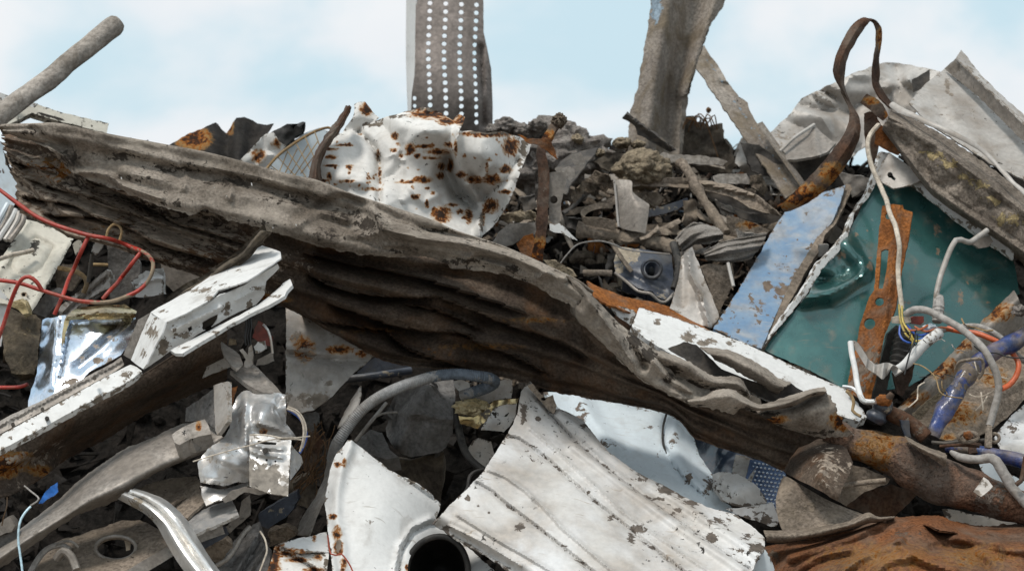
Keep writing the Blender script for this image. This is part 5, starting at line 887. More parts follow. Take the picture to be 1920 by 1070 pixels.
blob('rust_pin', None, None, 'K', 758, 820, 5.66, 26, 24, .012, 'rusted_iron', lk, amp=.3, sub=3)
tube('lower_bar', None, None, 'K', [(600, 880, 5.72), (700, 874, 5.7), (820, 882, 5.7)], 'dark_rust', lk, r=9, ns=8)
tube('upright_tab', None, None, 'K', [(874, 770, 5.68, 15), (872, 830, 5.66, 17), (870, 890, 5.65, 18)], 'muddy_metal', lk, ns=4, square=True)
tube('bent_steel_tube', 'bent grey steel tube with one elbow in front of the lower blue tube', 'tube', 'L', [(1110, 425, 5.68, 12), (1150, 446, 5.65, 22), (1250, 460, 5.62, 25), (1325, 458, 5.6, 27), (1352, 478, 5.59, 28), (1395, 555, 5.58, 28), (1440, 630, 5.57, 28), (1520, 720, 5.55, 28)], 'grey_cable', ns=14, amp=.002)
tube('rust_rod', 'short rusty rod at the right edge below the lower blue tube', 'rod', 'L', [(1510, 450, 5.55), (1500, 540, 5.55), (1490, 580, 5.54), (1465, 600, 5.54)], 'dark_rust', r=13, ns=8)
# ball joint
bj = thing('ball_joint', 'rusty ball joint with a grey rubber boot on the end of a control arm', 'ball joint', C3('K', 250, 750, 5.85))
for cx, cy, rr in ((272, 655, 56), (262, 672, 60), (250, 700, 48), (242, 716, 62), (232, 735, 52)):
    pass
tube('rubber_boot', None, None, 'K', [(292, 628, 5.8, 30), (282, 645, 5.79, 54), (276, 660, 5.78, 58), (268, 678, 5.78, 56), (260, 692, 5.78, 44), (254, 702, 5.78, 46), (246, 716, 5.78, 60), (238, 732, 5.78, 58), (228, 750, 5.78, 44)], 'navy_metal', bj, ns=20, step=3, mud=[(270, 660, 60, 60, .35)])
blob('rust_nut', None, None, 'K', 288, 625, 5.76, 48, 34, .025, 'rusted_iron', sub(bj, 'rubber_boot'), amp=.25, sub=3)
tube('stud', None, None, 'K', [(300, 625, 5.75, 18), (325, 600, 5.74, 20), (336, 585, 5.74, 16)], 'dark_rust', sub(bj, 'rubber_boot'), ns=10)
tube('control_arm', None, None, 'K', [(300, 680, 5.8, 40), (350, 705, 5.8, 46), (420, 738, 5.79, 46), (470, 780, 5.78, 44), (525, 838, 5.77, 40)], 'dark_rust', bj, ns=14, amp=.006, mud=[(430, 715, 40, 30, .7), (490, 790, 40, 60, .5)])
pan('arm_lug', None, None, 'K', [(382, 735), (430, 738), (436, 790), (440, 832), (405, 825), (388, 780)], 5.76, 'navy_metal', bj, th=.02, step=4, amp=.002)
tube('silver_rod', 'bent silver rod hooked on the rusty ball joint', 'rod', 'K', [(62, 548, 5.9), (110, 556, 5.88), (140, 580, 5.86), (165, 615, 5.82), (195, 637, 5.78), (245, 634, 5.75)], 'aluminium_trim', r=10, ns=10)
tube('hooked_wire', 'rusty wire hook over the right end of the white rail', 'wire', 'K', [(80, 572, 5.98), (108, 600, 5.97), (120, 640, 5.96), (112, 680, 5.95), (130, 700, 5.94), (160, 716, 5.93)], 'tin_rope', r=9, ns=8)
pan('white_crumpled_sheet', 'crumpled white sheet at the right edge above the lower blue tube', 'scrap sheet', 'K', [(905, 830), (930, 790), (1000, 710), (1080, 640), (1150, 580), (1150, 1000), (1050, 985), (960, 930)], [(920, 820, 5.95), (1100, 640, 6.1), (1100, 980, 5.85)], 'ribbed_white', th=.003, amp=.02, cramp=.02, cfr=9, mud=[(1000, 780, 60, 60, .6)])
pan('pale_blue_scrap', 'pale bluish plastic scrap behind the elbow of the bent steel tube', 'scrap', 'L', [(1262, 490), (1330, 478), (1420, 540), (1540, 600), (1540, 660), (1440, 640), (1340, 610), (1280, 560)], 5.85, 'appliance_blue_white', th=.004, amp=.012, mud=[(1440, 600, 50, 20, .7)])
pan('white_base_sheet', 'pale dirty sheet below the big rusty pipe at the right edge', 'scrap sheet', 'L', [(1060, 735), (1120, 735), (1200, 760), (1300, 775), (1560, 800), (1560, 860), (1300, 850), (1100, 830)], 5.78, 'ribbed_white', th=.004, amp=.012, mud=[(1080, 760, 30, 30, .9)])
# big rusted pipe
bg_ = thing('rusted_pipe', 'thick brown rusted pipe running down to the right edge', 'pipe', C3('L', 1000, 700, 5.75))
tube('pipe_body', None, None, 'L', [(440, 300, 5.86, 62), (520, 330, 5.82, 88), (620, 380, 5.8, 108), (760, 430, 5.77, 118), (900, 500, 5.74, 122), (1050, 575, 5.71, 122), (1200, 640, 5.68, 112), (1350, 690, 5.65, 96), (1500, 722, 5.62, 84), (1650, 750, 5.6, 82)], 'pipe_rust', bg_, ns=44, step=4, amp=.022, fr=7, stain=[(700, 420, 200, 60, .35)], mud=[(900, 560, 200, 60, .45), (640, 300, 120, 40, .5), (1350, 690, 120, 60, .6)])
sheet('torn_lip', None, None, 'L', [[(860, 335, 5.72), (930, 375, 5.7), (1000, 405, 5.68), (1080, 430, 5.67)], [(880, 365, 5.62), (940, 398, 5.6), (1010, 430, 5.59), (1085, 455, 5.6)], [(890, 385, 5.63), (945, 425, 5.61), (1020, 470, 5.6), (1078, 510, 5.61)]], 40, 14, 'muddy_metal', bg_, th=.004, amp=.01, edge=(2, 2, 3, 3))
pan('white_chip', 'small square white chip stuck on the big rusty pipe', 'chip', 'L', [(1228, 640), (1258, 600), (1285, 560), (1310, 580), (1334, 610), (1300, 645), (1272, 668)], [(1228, 640, 5.535), (1285, 560, 5.55), (1334, 610, 5.53)], 'pale_grey_metal', th=.005, step=3, amp=.004, mud=[(1245, 650, 40, 40, .7), (1300, 600, 40, 40, .45)])
# folded plates under it
pan('folded_flap', 'grey-brown folded flap hanging below the end of the long muddy sheet', 'scrap flap', 'L', [(200, 530), (240, 450), (285, 400), (400, 350), (480, 365), (540, 400), (578, 480), (556, 540), (530, 600), (492, 692), (400, 635), (300, 585)], [(210, 520, 5.8), (400, 360, 5.86), (575, 480, 5.68), (492, 690, 5.55), (400, 500, 5.62)], 'mud_rust', th=.005, step=5, amp=.012, fr=7, cr=[([(420, 470), (400, 560), (470, 660)], .02, 24)], mud=[(440, 500, 100, 120, .6), (540, 500, 30, 60, .5)])
pan('back_plate', 'brown plate between the folded flap and the big rusty pipe', 'plate', 'L', [(492, 690), (520, 600), (560, 495), (640, 510), (780, 570), (760, 600), (640, 640), (540, 716)], 5.76, 'muddy_metal', th=.005, step=5, amp=.01)
tube('brown_rod', 'brown rounded rod lying across the brown plate below the big rusty pipe', 'rod', 'L', [(510, 612, 5.7), (620, 590, 5.69), (750, 574, 5.68)], 'muddy_metal', r=15, ns=10)
pan('dark_plate', 'dark rusty plate in the hollow below the big rusty pipe', 'plate', 'L', [(530, 715), (640, 640), (780, 600), (930, 650), (860, 720), (800, 775), (690, 775)], 5.86, 'dark_rust', th=.005, amp=.012)
sheet('curved_grey_sheet', 'curved grey-green sheet standing on the folded lip of the orange rust sheet', 'scrap sheet', 'L', [
    [(182, 590, 5.72), (210, 556, 5.72), (300, 605, 5.7), (450, 690, 5.68), (648, 768, 5.66)],
    [(158, 690, 5.66), (230, 650, 5.66), (320, 690, 5.65), (450, 740, 5.64), (600, 790, 5.62)],
    [(172, 790, 5.64), (250, 780, 5.64), (330, 780, 5.63), (420, 790, 5.62), (560, 802, 5.6)],
    [(195, 850, 5.62), (260, 850, 5.62), (330, 845, 5.61), (400, 830, 5.6), (520, 820, 5.58)]], 60, 34, 'muddy_metal', th=.005, amp=.008, mud=[(330, 720, 140, 60, .5)])
# rust sheet bottom right
rs = thing('rust_sheet', 'big crumpled orange rust sheet in the lower right corner', 'scrap sheet', C3('L', 800, 1070, 5.4))
sheet('rust_face', None, None, 'L', [
    [(95, 935, 5.66), (300, 905, 5.66), (480, 865, 5.66), (600, 830, 5.66), (720, 790, 5.66), (860, 775, 5.66), (1040, 768, 5.66), (1090, 790, 5.66), (1300, 825, 5.66), (1600, 795, 5.66)],
    [(100, 965, 5.64), (300, 950, 5.6), (480, 900, 5.58), (620, 860, 5.56), (800, 840, 5.52), (1000, 830, 5.52), (1150, 850, 5.52), (1300, 870, 5.52), (1600, 850, 5.52)],
    [(110, 1010, 5.62), (300, 985, 5.52), (480, 950, 5.48), (660, 930, 5.46), (830, 920, 5.4), (1000, 920, 5.42), (1150, 930, 5.42), (1300, 930, 5.42), (1600, 920, 5.42)],
    [(125, 1060, 5.58), (300, 1050, 5.45), (480, 1030, 5.4), (660, 1010, 5.36), (830, 980, 5.3), (1000, 1000, 5.3), (1150, 1000, 5.3), (1300, 1000, 5.3), (1600, 1000, 5.3)],
    [(140, 1220, 5.45), (300, 1220, 5.3), (480, 1220, 5.2), (660, 1220, 5.15), (830, 1220, 5.1), (1000, 1220, 5.1), (1150, 1220, 5.1), (1300, 1220, 5.1), (1600, 1220, 5.1)]], 170, 70, 'rust_sheet', rs, th=.004, amp=.03, fr=5, cramp=.02, cfr=5, edge=(5, 0, 3, 0), ccr='L', cr=[
        ([(240, 1000), (400, 935), (560, 885), (720, 815)], .05, 12, 't'), ([(520, 1070), (620, 1000), (720, 950), (830, 905)], .06, 14, 't'), ([(830, 905), (870, 960), (960, 1010), (1120, 1070)], .05, 13, 't'), ([(955, 815), (1000, 840), (1060, 862), (1150, 866)], .08, 10, 's'), ([(1120, 890), (1260, 900), (1400, 940), (1540, 960)], .05, 13, 't'),
        ([(680, 850), (780, 860), (860, 850)], -.04, 12, 't'), ([(1000, 960), (1100, 940), (1200, 960), (1300, 1040)], -.05, 14, 't'), ([(300, 1080), (420, 1020), (560, 990)], -.04, 12, 't'), ([(1300, 850), (1360, 900), (1380, 980)], .04, 12, 't'), ([(700, 1080), (760, 1020), (860, 1000)], .04, 12, 't')], stain=[(700, 1000, 400, 100, .30), (1250, 990, 300, 90, .28)], mud=[(850, 870, 120, 30, .5), (130, 1000, 60, 90, .5)])
sheet('folded_lip', None, None, 'L', [
    [(92, 848, 5.6), (200, 850, 5.6), (300, 845, 5.59), (420, 825, 5.58), (560, 795, 5.57), (655, 752, 5.57), (715, 775, 5.58), (800, 772, 5.6)],
    [(100, 870, 5.53), (200, 872, 5.53), (300, 868, 5.52), (420, 845, 5.52), (560, 815, 5.51), (660, 775, 5.51), (715, 785, 5.54), (800, 778, 5.58)],
    [(108, 905, 5.54), (200, 908, 5.54), (300, 895, 5.53), (420, 872, 5.53), (560, 838, 5.53), (660, 806, 5.53), (720, 800, 5.56), (800, 786, 5.6)],
    [(112, 915, 5.6), (200, 918, 5.6), (300, 902, 5.6), (420, 880, 5.6), (560, 848, 5.6), (660, 812, 5.6), (720, 806, 5.6), (800, 790, 5.63)]], 90, 20, 'muddy_metal', rs, th=.004, amp=.01, edge=(1, 1, 2, 2))

wr_ = random.Random(31)
for k in range(12):
    x, y = wr_.uniform(380, 900), wr_.uniform(180, 560); p = []; dx, dy = wr_.uniform(-60, 90), wr_.uniform(-20, 60)
    for i in range(5):
        p.append((x, y, 6.0 - (y - 150) * .0004 + wr_.uniform(-.03, .03))); x += dx * wr_.uniform(.3, 1.2); y += dy * wr_.uniform(.3, 1.2); dx += wr_.uniform(-50, 50); dy += wr_.uniform(-40, 50)
    tube('loose_lead', 'thin loose wire in the tangle around the blue tube', 'wire', 'K', p, wr_.choice(['wire_black', 'wire_black', 'grey_cable', 'dark_rust', 'beige_cable', 'tin_rope']), r=wr_.uniform(2.6, 5.5), ns=6, group='thin wires around the blue tube')

# ------------------------------------------------------------------ 4. lower middle: appliance panels
rw = thing('ribbed_panel', 'large dirty white ribbed panel lying in the bottom middle', 'panel', C3('M', 1000, 1070, 5.4))
MD = [(35, 830, 5.42), (300, 540, 5.58), (500, 150, 5.86), (700, 260, 5.88), (1200, 610, 5.75), (1735, 920, 5.55), (1600, 1200, 5.3), (900, 1200, 5.22), (430, 1090, 5.28), (800, 700, 5.55)]
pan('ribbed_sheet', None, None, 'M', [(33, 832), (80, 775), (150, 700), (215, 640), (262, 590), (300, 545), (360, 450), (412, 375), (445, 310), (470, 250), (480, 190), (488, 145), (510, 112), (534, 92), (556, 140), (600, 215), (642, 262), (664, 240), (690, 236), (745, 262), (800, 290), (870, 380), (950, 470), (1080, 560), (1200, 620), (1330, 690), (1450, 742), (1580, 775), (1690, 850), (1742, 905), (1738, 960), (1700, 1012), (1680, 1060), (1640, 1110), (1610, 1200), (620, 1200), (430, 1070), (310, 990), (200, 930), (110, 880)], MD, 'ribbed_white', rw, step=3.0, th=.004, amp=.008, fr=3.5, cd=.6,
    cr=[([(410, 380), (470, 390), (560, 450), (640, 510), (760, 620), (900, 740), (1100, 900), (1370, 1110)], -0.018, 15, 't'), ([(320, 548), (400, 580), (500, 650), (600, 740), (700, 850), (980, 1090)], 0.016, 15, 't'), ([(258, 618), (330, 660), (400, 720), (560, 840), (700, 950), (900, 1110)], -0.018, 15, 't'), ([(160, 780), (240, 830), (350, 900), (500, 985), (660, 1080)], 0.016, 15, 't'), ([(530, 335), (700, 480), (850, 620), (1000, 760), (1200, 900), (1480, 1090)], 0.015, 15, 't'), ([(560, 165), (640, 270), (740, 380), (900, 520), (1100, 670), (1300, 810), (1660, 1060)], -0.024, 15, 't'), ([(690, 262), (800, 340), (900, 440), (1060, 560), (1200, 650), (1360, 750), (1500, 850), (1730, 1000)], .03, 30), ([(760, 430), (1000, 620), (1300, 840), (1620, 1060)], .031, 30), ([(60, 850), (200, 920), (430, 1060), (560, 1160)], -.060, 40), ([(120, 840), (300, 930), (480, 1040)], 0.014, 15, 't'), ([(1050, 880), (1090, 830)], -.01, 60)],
    mud=[(500, 255, 22, 62, .95), (575, 285, 20, 18, .95), (475, 845, 30, 24, 1.), (1085, 850, 50, 34, .8), (1060, 900, 40, 60, .6), (1468, 900, 34, 28, 1.1), (1240, 650, 62, 26, 1.), (1370, 715, 60, 18, 1.), (1450, 700, 40, 40, .9), (945, 795, 26, 18, .9), (1700, 955, 60, 40, .9), (1650, 900, 60, 30, .6), (1180, 700, 90, 12, .8), (1330, 690, 60, 12, .8), (820, 320, 40, 14, .8), (1090, 600, 70, 14, .7), (210, 695, 16, 24, .9), (260, 735, 16, 14, .8), (320, 770, 12, 10, .8), (830, 665, 16, 10, .8), (700, 940, 30, 10, .8), (100, 850, 40, 20, .7), (570, 470, 120, 60, .33), (1290, 760, 120, 40, .45), (1500, 820, 120, 50, .5), (1600, 960, 100, 60, .4), (400, 395, 10, 30, .7), (650, 245, 16, 22, 1.1)])
pan('corner_bracket', None, None, 'M', [(520, 118), (545, 108), (580, 150), (612, 180), (650, 165), (668, 220), (652, 262), (620, 232), (590, 200), (552, 160)], 5.84, 'muddy_metal', rw, th=.01, step=4, amp=.01, holes=[('o', 600, 186, 14, 9)])
wf = thing('appliance_front', 'bluish white washing machine front behind the large ribbed panel', 'washing machine', C3('M', 1200, 740, 6.05))
pan('front_panel', None, None, 'M', [(600, 150), (700, 150), (800, 175), (880, 190), (1000, 205), (1100, 228), (1232, 262), (1300, 290), (1350, 340), (1380, 400), (1400, 470), (1440, 530), (1472, 575), (1488, 640), (1540, 720), (1610, 775), (1500, 800), (1200, 700), (950, 520), (780, 330)], [(800, 180, 6.28), (1232, 262, 6.24), (1610, 775, 5.9), (950, 480, 6.0), (1450, 560, 6.02), (1080, 380, 6.1), (620, 150, 6.25)], 'appliance_blue_white', wf, step=5, th=.012, amp=.004, cr=[([(1232, 262), (1214, 340), (1218, 420), (1258, 510), (1320, 590), (1420, 680)], -.02, 8), ([(1290, 300), (1270, 400), (1330, 530), (1440, 650)], .05, 50), ([(800, 190), (860, 300), (960, 430)], .04, 40)], mud=[(1265, 400, 30, 60, .55), (1345, 590, 24, 40, .9), (1150, 330, 90, 14, .4), (1190, 480, 10, 20, .6), (800, 260, 60, 80, .6), (900, 420, 100, 30, .6), (1460, 640, 50, 60, .7)])
tube('door_seam', None, None, 'M', [(1234, 262, 6.205), (1216, 330, 6.14), (1216, 400, 6.09), (1236, 470, 6.05), (1270, 530, 6.02), (1330, 600, 5.98), (1400, 660, 5.95)], 'black_rubber', wf, r=6, ns=8)
pan('drum_glass', None, None, 'M', [(1355, 360), (1420, 385), (1490, 425), (1600, 462), (1700, 500), (1720, 560), (1690, 640), (1600, 640), (1480, 620), (1420, 530)], [(1360, 370, 6.25), (1500, 480, 6.35), (1700, 520, 6.3), (1650, 640, 6.2)], 'dark_glass', wf, th=.01, step=6, amp=.006)
pan('drum_side', None, None, 'M', [(1590, 470), (1640, 478), (1700, 505), (1690, 560), (1660, 640), (1600, 600), (1570, 560)], [(1590, 470, 6.3), (1700, 505, 6.27), (1640, 620, 6.18)], 'pale_grey_metal', wf, th=.004, step=5, amp=.003)
dr = pan('drum', None, None, 'M', [(1665, 498), (1720, 500), (1780, 525), (1845, 560), (1850, 620), (1815, 680), (1800, 780), (1700, 780), (1680, 700), (1640, 600)], [(1680, 500, 6.26), (1840, 570, 6.28), (1760, 780, 6.1), (1660, 600, 6.2)], 'drum_steel', wf, th=.004, step=5, amp=.002)
V = []; F = []
for j in range(11):
    for i in range(9):
        x = 1668 + i * 21 + (j % 2) * 10; y = 512 + j * 22 + i * 3
        if x > 1845: continue
        c = C3('M', x, y, 6.275 - (y - 500) * .0006 - .01)
        bm = bmesh.new(); bmesh.ops.create_icosphere(bm, subdivisions=2, radius=.0045); o = len(V)
        V += [c + Vector((v.co.x, v.co.y * .7, v.co.z)) for v in bm.verts]; F += [tuple(v.index + o for v in f.verts) for f in bm.faces]; bm.free()
dd = make('drum_perforation', V, F, 'drum_dimple', sub(wf, 'drum')); dd['kind'] = 'stuff'
pan('white_lobe', 'rounded white plastic lobe lying beside the perforated drum', 'plastic part', 'M', [(1470, 572), (1500, 562), (1556, 560), (1600, 570), (1645, 592), (1700, 632), (1730, 672), (1752, 716), (1700, 738), (1640, 742), (1570, 732), (1520, 700), (1490, 640)], [(1470, 572, 5.92), (1600, 570, 5.92), (1752, 716, 5.86), (1600, 660, 5.82), (1560, 735, 5.84)], 'ribbed_white', th=.02, step=4.5, amp=.004, jag=.8, mud=[(1630, 735, 90, 12, 1.), (1560, 690, 60, 40, .4)], cr=[([(1500, 600), (1540, 680)], -.015, 16)])
pan('white_lower_lobe', 'speckled white plastic strip below the rounded lobe', 'plastic part', 'M', [(1540, 752), (1600, 752), (1690, 735), (1780, 718), (1800, 760), (1812, 810), (1800, 838), (1770, 842), (1700, 815), (1620, 790)], 5.74, 'ribbed_white', th=.02, step=4.5, amp=.006, jag=1, mud=[(1640, 800, 90, 22, .9), (1740, 810, 60, 26, .9), (1720, 770, 60, 10, .7)])
pan('bluish_scrap', 'bluish plastic scrap at the bottom edge between the ribbed panel and the rust sheet', 'scrap', 'M', [(1700, 1010), (1740, 960), (1770, 1000), (1800, 1100), (1620, 1110)], 5.5, 'appliance_blue_white', th=.006, step=5, amp=.006)
dp = thing('dryer_panel', 'clean white appliance panel with a round porthole at the bottom', 'appliance panel', C3('S', 650, 1070, 5.4))
pan('panel_sheet', None, None, 'S', [(452, 430), (470, 432), (490, 446), (560, 500), (650, 572), (730, 615), (800, 652), (860, 700), (907, 744), (896, 780), (872, 832), (980, 905), (1080, 990), (1180, 1080), (1240, 1200), (380, 1200), (372, 1040), (366, 980), (352, 880), (344, 792), (336, 740), (342, 690), (352, 640), (362, 580), (380, 520), (396, 490)], [(455, 430, 5.62), (900, 750, 5.62), (350, 780, 5.5), (1000, 930, 5.6), (380, 1180, 5.3), (1100, 1180, 5.36), (600, 800, 5.47)], 'white_paint', dp, step=4, th=.004, amp=.008, fr=3.5, holes=[('o', 888, 1066, 146, 162)],
    cr=[([(470, 440), (420, 560), (398, 680), (392, 800), (420, 950), (432, 1180)], .022, 26), ([(712, 1180), (700, 1060), (720, 960), (770, 880), (850, 840), (930, 850)], -.018, 12), ([(690, 1180), (678, 1060), (705, 940), (765, 855), (850, 815)], .012, 16), ([(490, 446), (650, 572), (905, 744)], -.02, 14)],
    stain=[(398, 550, 16, 14, .9), (435, 540, 12, 26, .7), (375, 805, 20, 14, 1.), (398, 885, 22, 36, .95), (402, 955, 22, 34, 1.1), (430, 1030, 16, 26, .9), (425, 1060, 12, 14, .9), (738, 1050, 8, 20, .6)], mud=[(402, 950, 20, 30, .9), (350, 640, 8, 20, .6), (440, 655, 24, 26, .35), (560, 830, 30, 40, .35), (770, 690, 20, 16, .6)])
tube('porthole_gasket', None, None, 'S', ring('S', 892, 1070, 150, 166, 5.46, 40), 'black_rubber', dp, r=15, ns=12, closed=True)
sheet('porthole_shade', None, None, 'S', [ring('S', 892, 1070, 152, 168, 5.46, 40) + [(1044, 1070, 5.46)], ring('S', 900, 1075, 135, 150, 5.62, 40) + [(1035, 1075, 5.62)], ring('S', 905, 1080, 60, 60, 5.75, 40) + [(965, 1080, 5.75)], ring('S', 905, 1080, 6, 6, 5.76, 40) + [(911, 1080, 5.76)]], 80, 14, 'black_rubber', sub(dp, 'porthole_gasket'), th=.003, amp=0)  # added black cup: paints the shade inside the porthole
sb = thing('white_box', 'small white box corner with rusty creases left of the porthole panel', 'appliance scrap', C3('S', 200, 1070, 5.3))
pan('box_top', None, None, 'S', [(102, 938), (160, 922), (240, 902), (346, 880), (352, 930), (356, 978), (300, 972), (240, 980), (160, 966)], [(102, 938, 5.42), (346, 880, 5.5), (356, 978, 5.4), (200, 970, 5.36)], 'white_paint', sb, th=.004, step=4, amp=.004, stain=[(110, 940, 26, 26, 1.), (285, 905, 8, 20, .9), (165, 965, 60, 8, .9), (240, 978, 40, 8, .8)])
pan('box_front', None, None, 'S', [(98, 945), (140, 965), (240, 985), (356, 982), (346, 1080), (330, 1200), (30, 1200), (60, 1060), (82, 990)], [(98, 945, 5.4), (356, 980, 5.4), (60, 1180, 5.22), (340, 1180, 5.24)], 'rusted_white', sb, th=.004, step=4, amp=.006, cr=[([(110, 965), (200, 1005), (270, 1050), (340, 1110)], -.03, 12), ([(160, 968), (230, 1010), (320, 1060)], .02, 12)], stain=[(95, 1000, 22, 60, 1.1), (80, 1050, 40, 40, .9), (140, 985, 50, 14, 1.), (200, 1015, 60, 12, 1.), (280, 1065, 50, 14, .9), (300, 1000, 24, 20, .8), (60, 1080, 30, 40, .9)], mud=[(340, 1020, 14, 60, .8)])
tube('red_wire', 'thin red cord hanging over the white box corner', 'cord', 'S', [(352, 895, 5.38), (358, 950, 5.35), (368, 985, 5.33), (392, 992, 5.32), (416, 984, 5.32), (440, 1010, 5.31), (462, 1045, 5.3), (480, 1090, 5.28)], 'red_cord', r=4, ns=6)
hp = [(372, 520, 5.82), (385, 470, 5.8), (410, 420, 5.78), (470, 345, 5.78), (520, 290, 5.78), (600, 225, 5.8), (700, 170, 5.84), (800, 140, 5.88), (900, 118, 5.9), (1000, 108, 5.9), (1090, 115, 5.9), (1150, 128, 5.92), (1172, 146, 5.96), (1140, 172, 6.0), (1080, 192, 6.02), (1010, 215, 6.04)]
tube('corrugated_hose', 'grey corrugated drain hose arching over the dark casting', 'hose', 'S', [(*p, 29) for p in hp], 'grey_hose', ns=18, step=1.7, rings=1, rh=-.10, mud=[(1000, 110, 190, 40, .95), (1120, 160, 120, 60, .9)])
ca = thing('dark_casting', 'dark grey cast block under the drain hose', 'cast block', C3('S', 800, 510, 6.2))
pan('block_face', None, None, 'S', [(690, 290), (700, 190), (725, 165), (800, 120), (960, 115), (976, 200), (972, 300), (960, 400), (930, 468), (890, 490), (830, 502), (760, 512), (720, 500), (680, 470), (640, 412), (634, 370), (650, 335)], [(700, 190, 6.25), (960, 130, 6.25), (830, 300, 6.1), (640, 390, 6.22), (940, 460, 6.12), (760, 505, 6.12)], 'cast_iron', ca, th=.15, step=5, amp=.008, cramp=.012, cfr=7, cr=[([(830, 170), (760, 300), (730, 370), (690, 450)], .06, 40), ([(700, 290), (960, 330)], .02, 20)])
pan('lower_block', 'dark brown block the casting stands on', 'block', 'S', [(570, 515), (690, 522), (760, 528), (920, 485), (915, 600), (905, 760), (640, 760), (600, 640)], 6.22, 'dark_wood', th=.1, step=6, amp=.01)
pan('grey_wedge', 'small grey wedge left of the dark casting', 'wedge', 'S', [(486, 455), (520, 410), (562, 378), (615, 392), (640, 440), (655, 480), (700, 512), (640, 522), (570, 505), (510, 480)], [(490, 450, 6.1), (562, 380, 6.15), (690, 510, 6.02)], 'cast_iron', th=.05, step=5, amp=.006, cr=[([(550, 385), (570, 440), (580, 510)], .03, 20, 't')])
tube('thin_rod', 'thin grey rod leaning beside the drain hose', 'rod', 'S', [(486, 438, 5.98), (560, 340, 5.98), (640, 245, 6.0)], 'grey_cable', r=9, ns=8)
tube('short_wire', 'short pale wire crossing behind the thin leaning rod', 'wire', 'S', [(560, 335, 6.05), (600, 308, 6.05), (640, 296, 6.05), (690, 294, 6.06)], 'grey_cable', r=6, ns=6)
tube('black_hose', 'dark bent hose hanging right of the dark casting', 'hose', 'S', [(985, 250, 6.08), (988, 340, 6.06), (1000, 420, 6.02), (1028, 490, 5.98), (1060, 535, 5.96), (1115, 580, 5.94)], 'black_rubber', r=19, ns=12, mud=[(1005, 420, 30, 150, .5)])
blob('foam_lump', 'pale yellow foam lump under the end of the drain hose', 'foam', 'S', 1055, 268, 6.05, 82, 42, .05, 'yellow_foam', amp=.4, fr=3)
pan('brown_bag', 'brown crumpled film wrapped round the yellow foam lump', 'film', 'S', [(990, 312), (1060, 318), (1110, 295), (1140, 265), (1165, 235), (1230, 228), (1285, 228), (1275, 262), (1190, 262), (1150, 300), (1120, 340), (1085, 372), (1040, 362), (1000, 348)], 6.0, 'gold_foil', th=.004, step=4, amp=.02, fr=12, mud=[(1130, 300, 80, 60, .6)])
pan('torn_white_piece', 'torn white scrap right of the brown film', 'scrap', 'S', [(1100, 380), (1130, 330), (1170, 270), (1230, 255), (1280, 248), (1272, 300), (1262, 335), (1240, 365), (1212, 388), (1150, 382)], 5.98, 'ribbed_white', th=.004, step=4, amp=.02, fr=8)
pan('grey_white_piece', 'greyish white scrap above the brown film', 'scrap', 'S', [(1050, 212), (1110, 175), (1190, 140), (1255, 128), (1256, 190), (1250, 225), (1165, 235), (1120, 262), (1080, 245)], 6.1, 'pale_grey_metal', th=.004, step=5, amp=.01)
pan('white_corner_piece', 'small crumpled white scrap behind the hose bend', 'scrap', 'S', [(968, 140), (1010, 135), (1062, 158), (1040, 180), (1020, 205), (975, 200)], 6.12, 'ribbed_white', th=.004, step=4, amp=.02, fr=10)
pan('white_low_piece', 'white scrap low between the black hose and the ribbed panel', 'scrap', 'S', [(1025, 490), (1060, 430), (1090, 420), (1152, 440), (1165, 500), (1130, 560), (1105, 570), (1060, 530)], 6.05, 'ribbed_white', th=.004, step=5, amp=.02, fr=7, mud=[(1050, 440, 20, 20, .8)])
tube('kinked_cable', 'dark cable lying along the lower left edge of the ribbed panel', 'cable', 'M', [(180, 690, 5.6), (210, 640, 5.62), (225, 580, 5.64), (260, 555, 5.65), (295, 548, 5.66)], 'black_rubber', r=10, ns=8)
pan('hanging_sheet', 'dirty white sheet with rust stains hanging below the long muddy sheet', 'scrap sheet', 'O', [(40, 330), (110, 375), (180, 420), (320, 500), (462, 582), (400, 630), (335, 690), (300, 730), (262, 770), (180, 832), (100, 855), (45, 820), (40, 700), (42, 560)], [(40, 340, 6.16), (460, 580, 6.12), (100, 850, 5.98), (330, 690, 6.02)], 'pale_grey_metal', th=.004, step=5, amp=.025, fr=5, cramp=.02, cfr=6, cr=[([(50, 570), (180, 590), (300, 600), (460, 590)], -.03, 18)], stain=[(130, 545, 46, 60, .8), (300, 548, 60, 22, .95), (402, 568, 26, 14, .9), (100, 500, 40, 30, .6)], mud=[(190, 790, 100, 44, 1.), (140, 560, 50, 50, .7), (90, 490, 40, 40, .6), (245, 710, 24, 18, .9), (60, 770, 20, 24, .9), (320, 600, 60, 20, .4)])  # greyer metal and extra mud darken the sheet as the overhang's shade
tube('blue_grey_pipe', 'blue-grey pipe running level behind the dark casting', 'pipe', 'O', [(310, 696, 6.2), (400, 684, 6.2), (500, 668, 6.2), (640, 650, 6.22)], 'navy_metal', r=18, ns=12, mud=[(480, 665, 200, 12, .35)])
pan('blue_grey_sheet', 'dull blue-grey sheet just above the level blue-grey pipe', 'scrap sheet', 'O', [(380, 660), (440, 600), (480, 580), (620, 612), (640, 640), (500, 660)], 6.26, 'navy_metal', th=.004, step=6, amp=.008)
pan('leaf_shard', 'pointed grey shard standing left of the drain hose', 'shard', 'S', [(398, 372), (410, 340), (430, 300), (470, 225), (512, 163), (514, 200), (505, 240), (490, 275), (450, 335), (430, 350)], [(400, 370, 5.86), (512, 165, 5.96), (480, 270, 5.86)], 'pale_grey_metal', th=.004, step=4, amp=.003, cr=[([(405, 370), (470, 270), (512, 165)], .02, 16, 't')])
rt = thing('root_tangle', 'tangle of brown roots and fibres left of the drain hose', 'roots', C3('S', 300, 800, 5.9))
rr_ = random.Random(11)
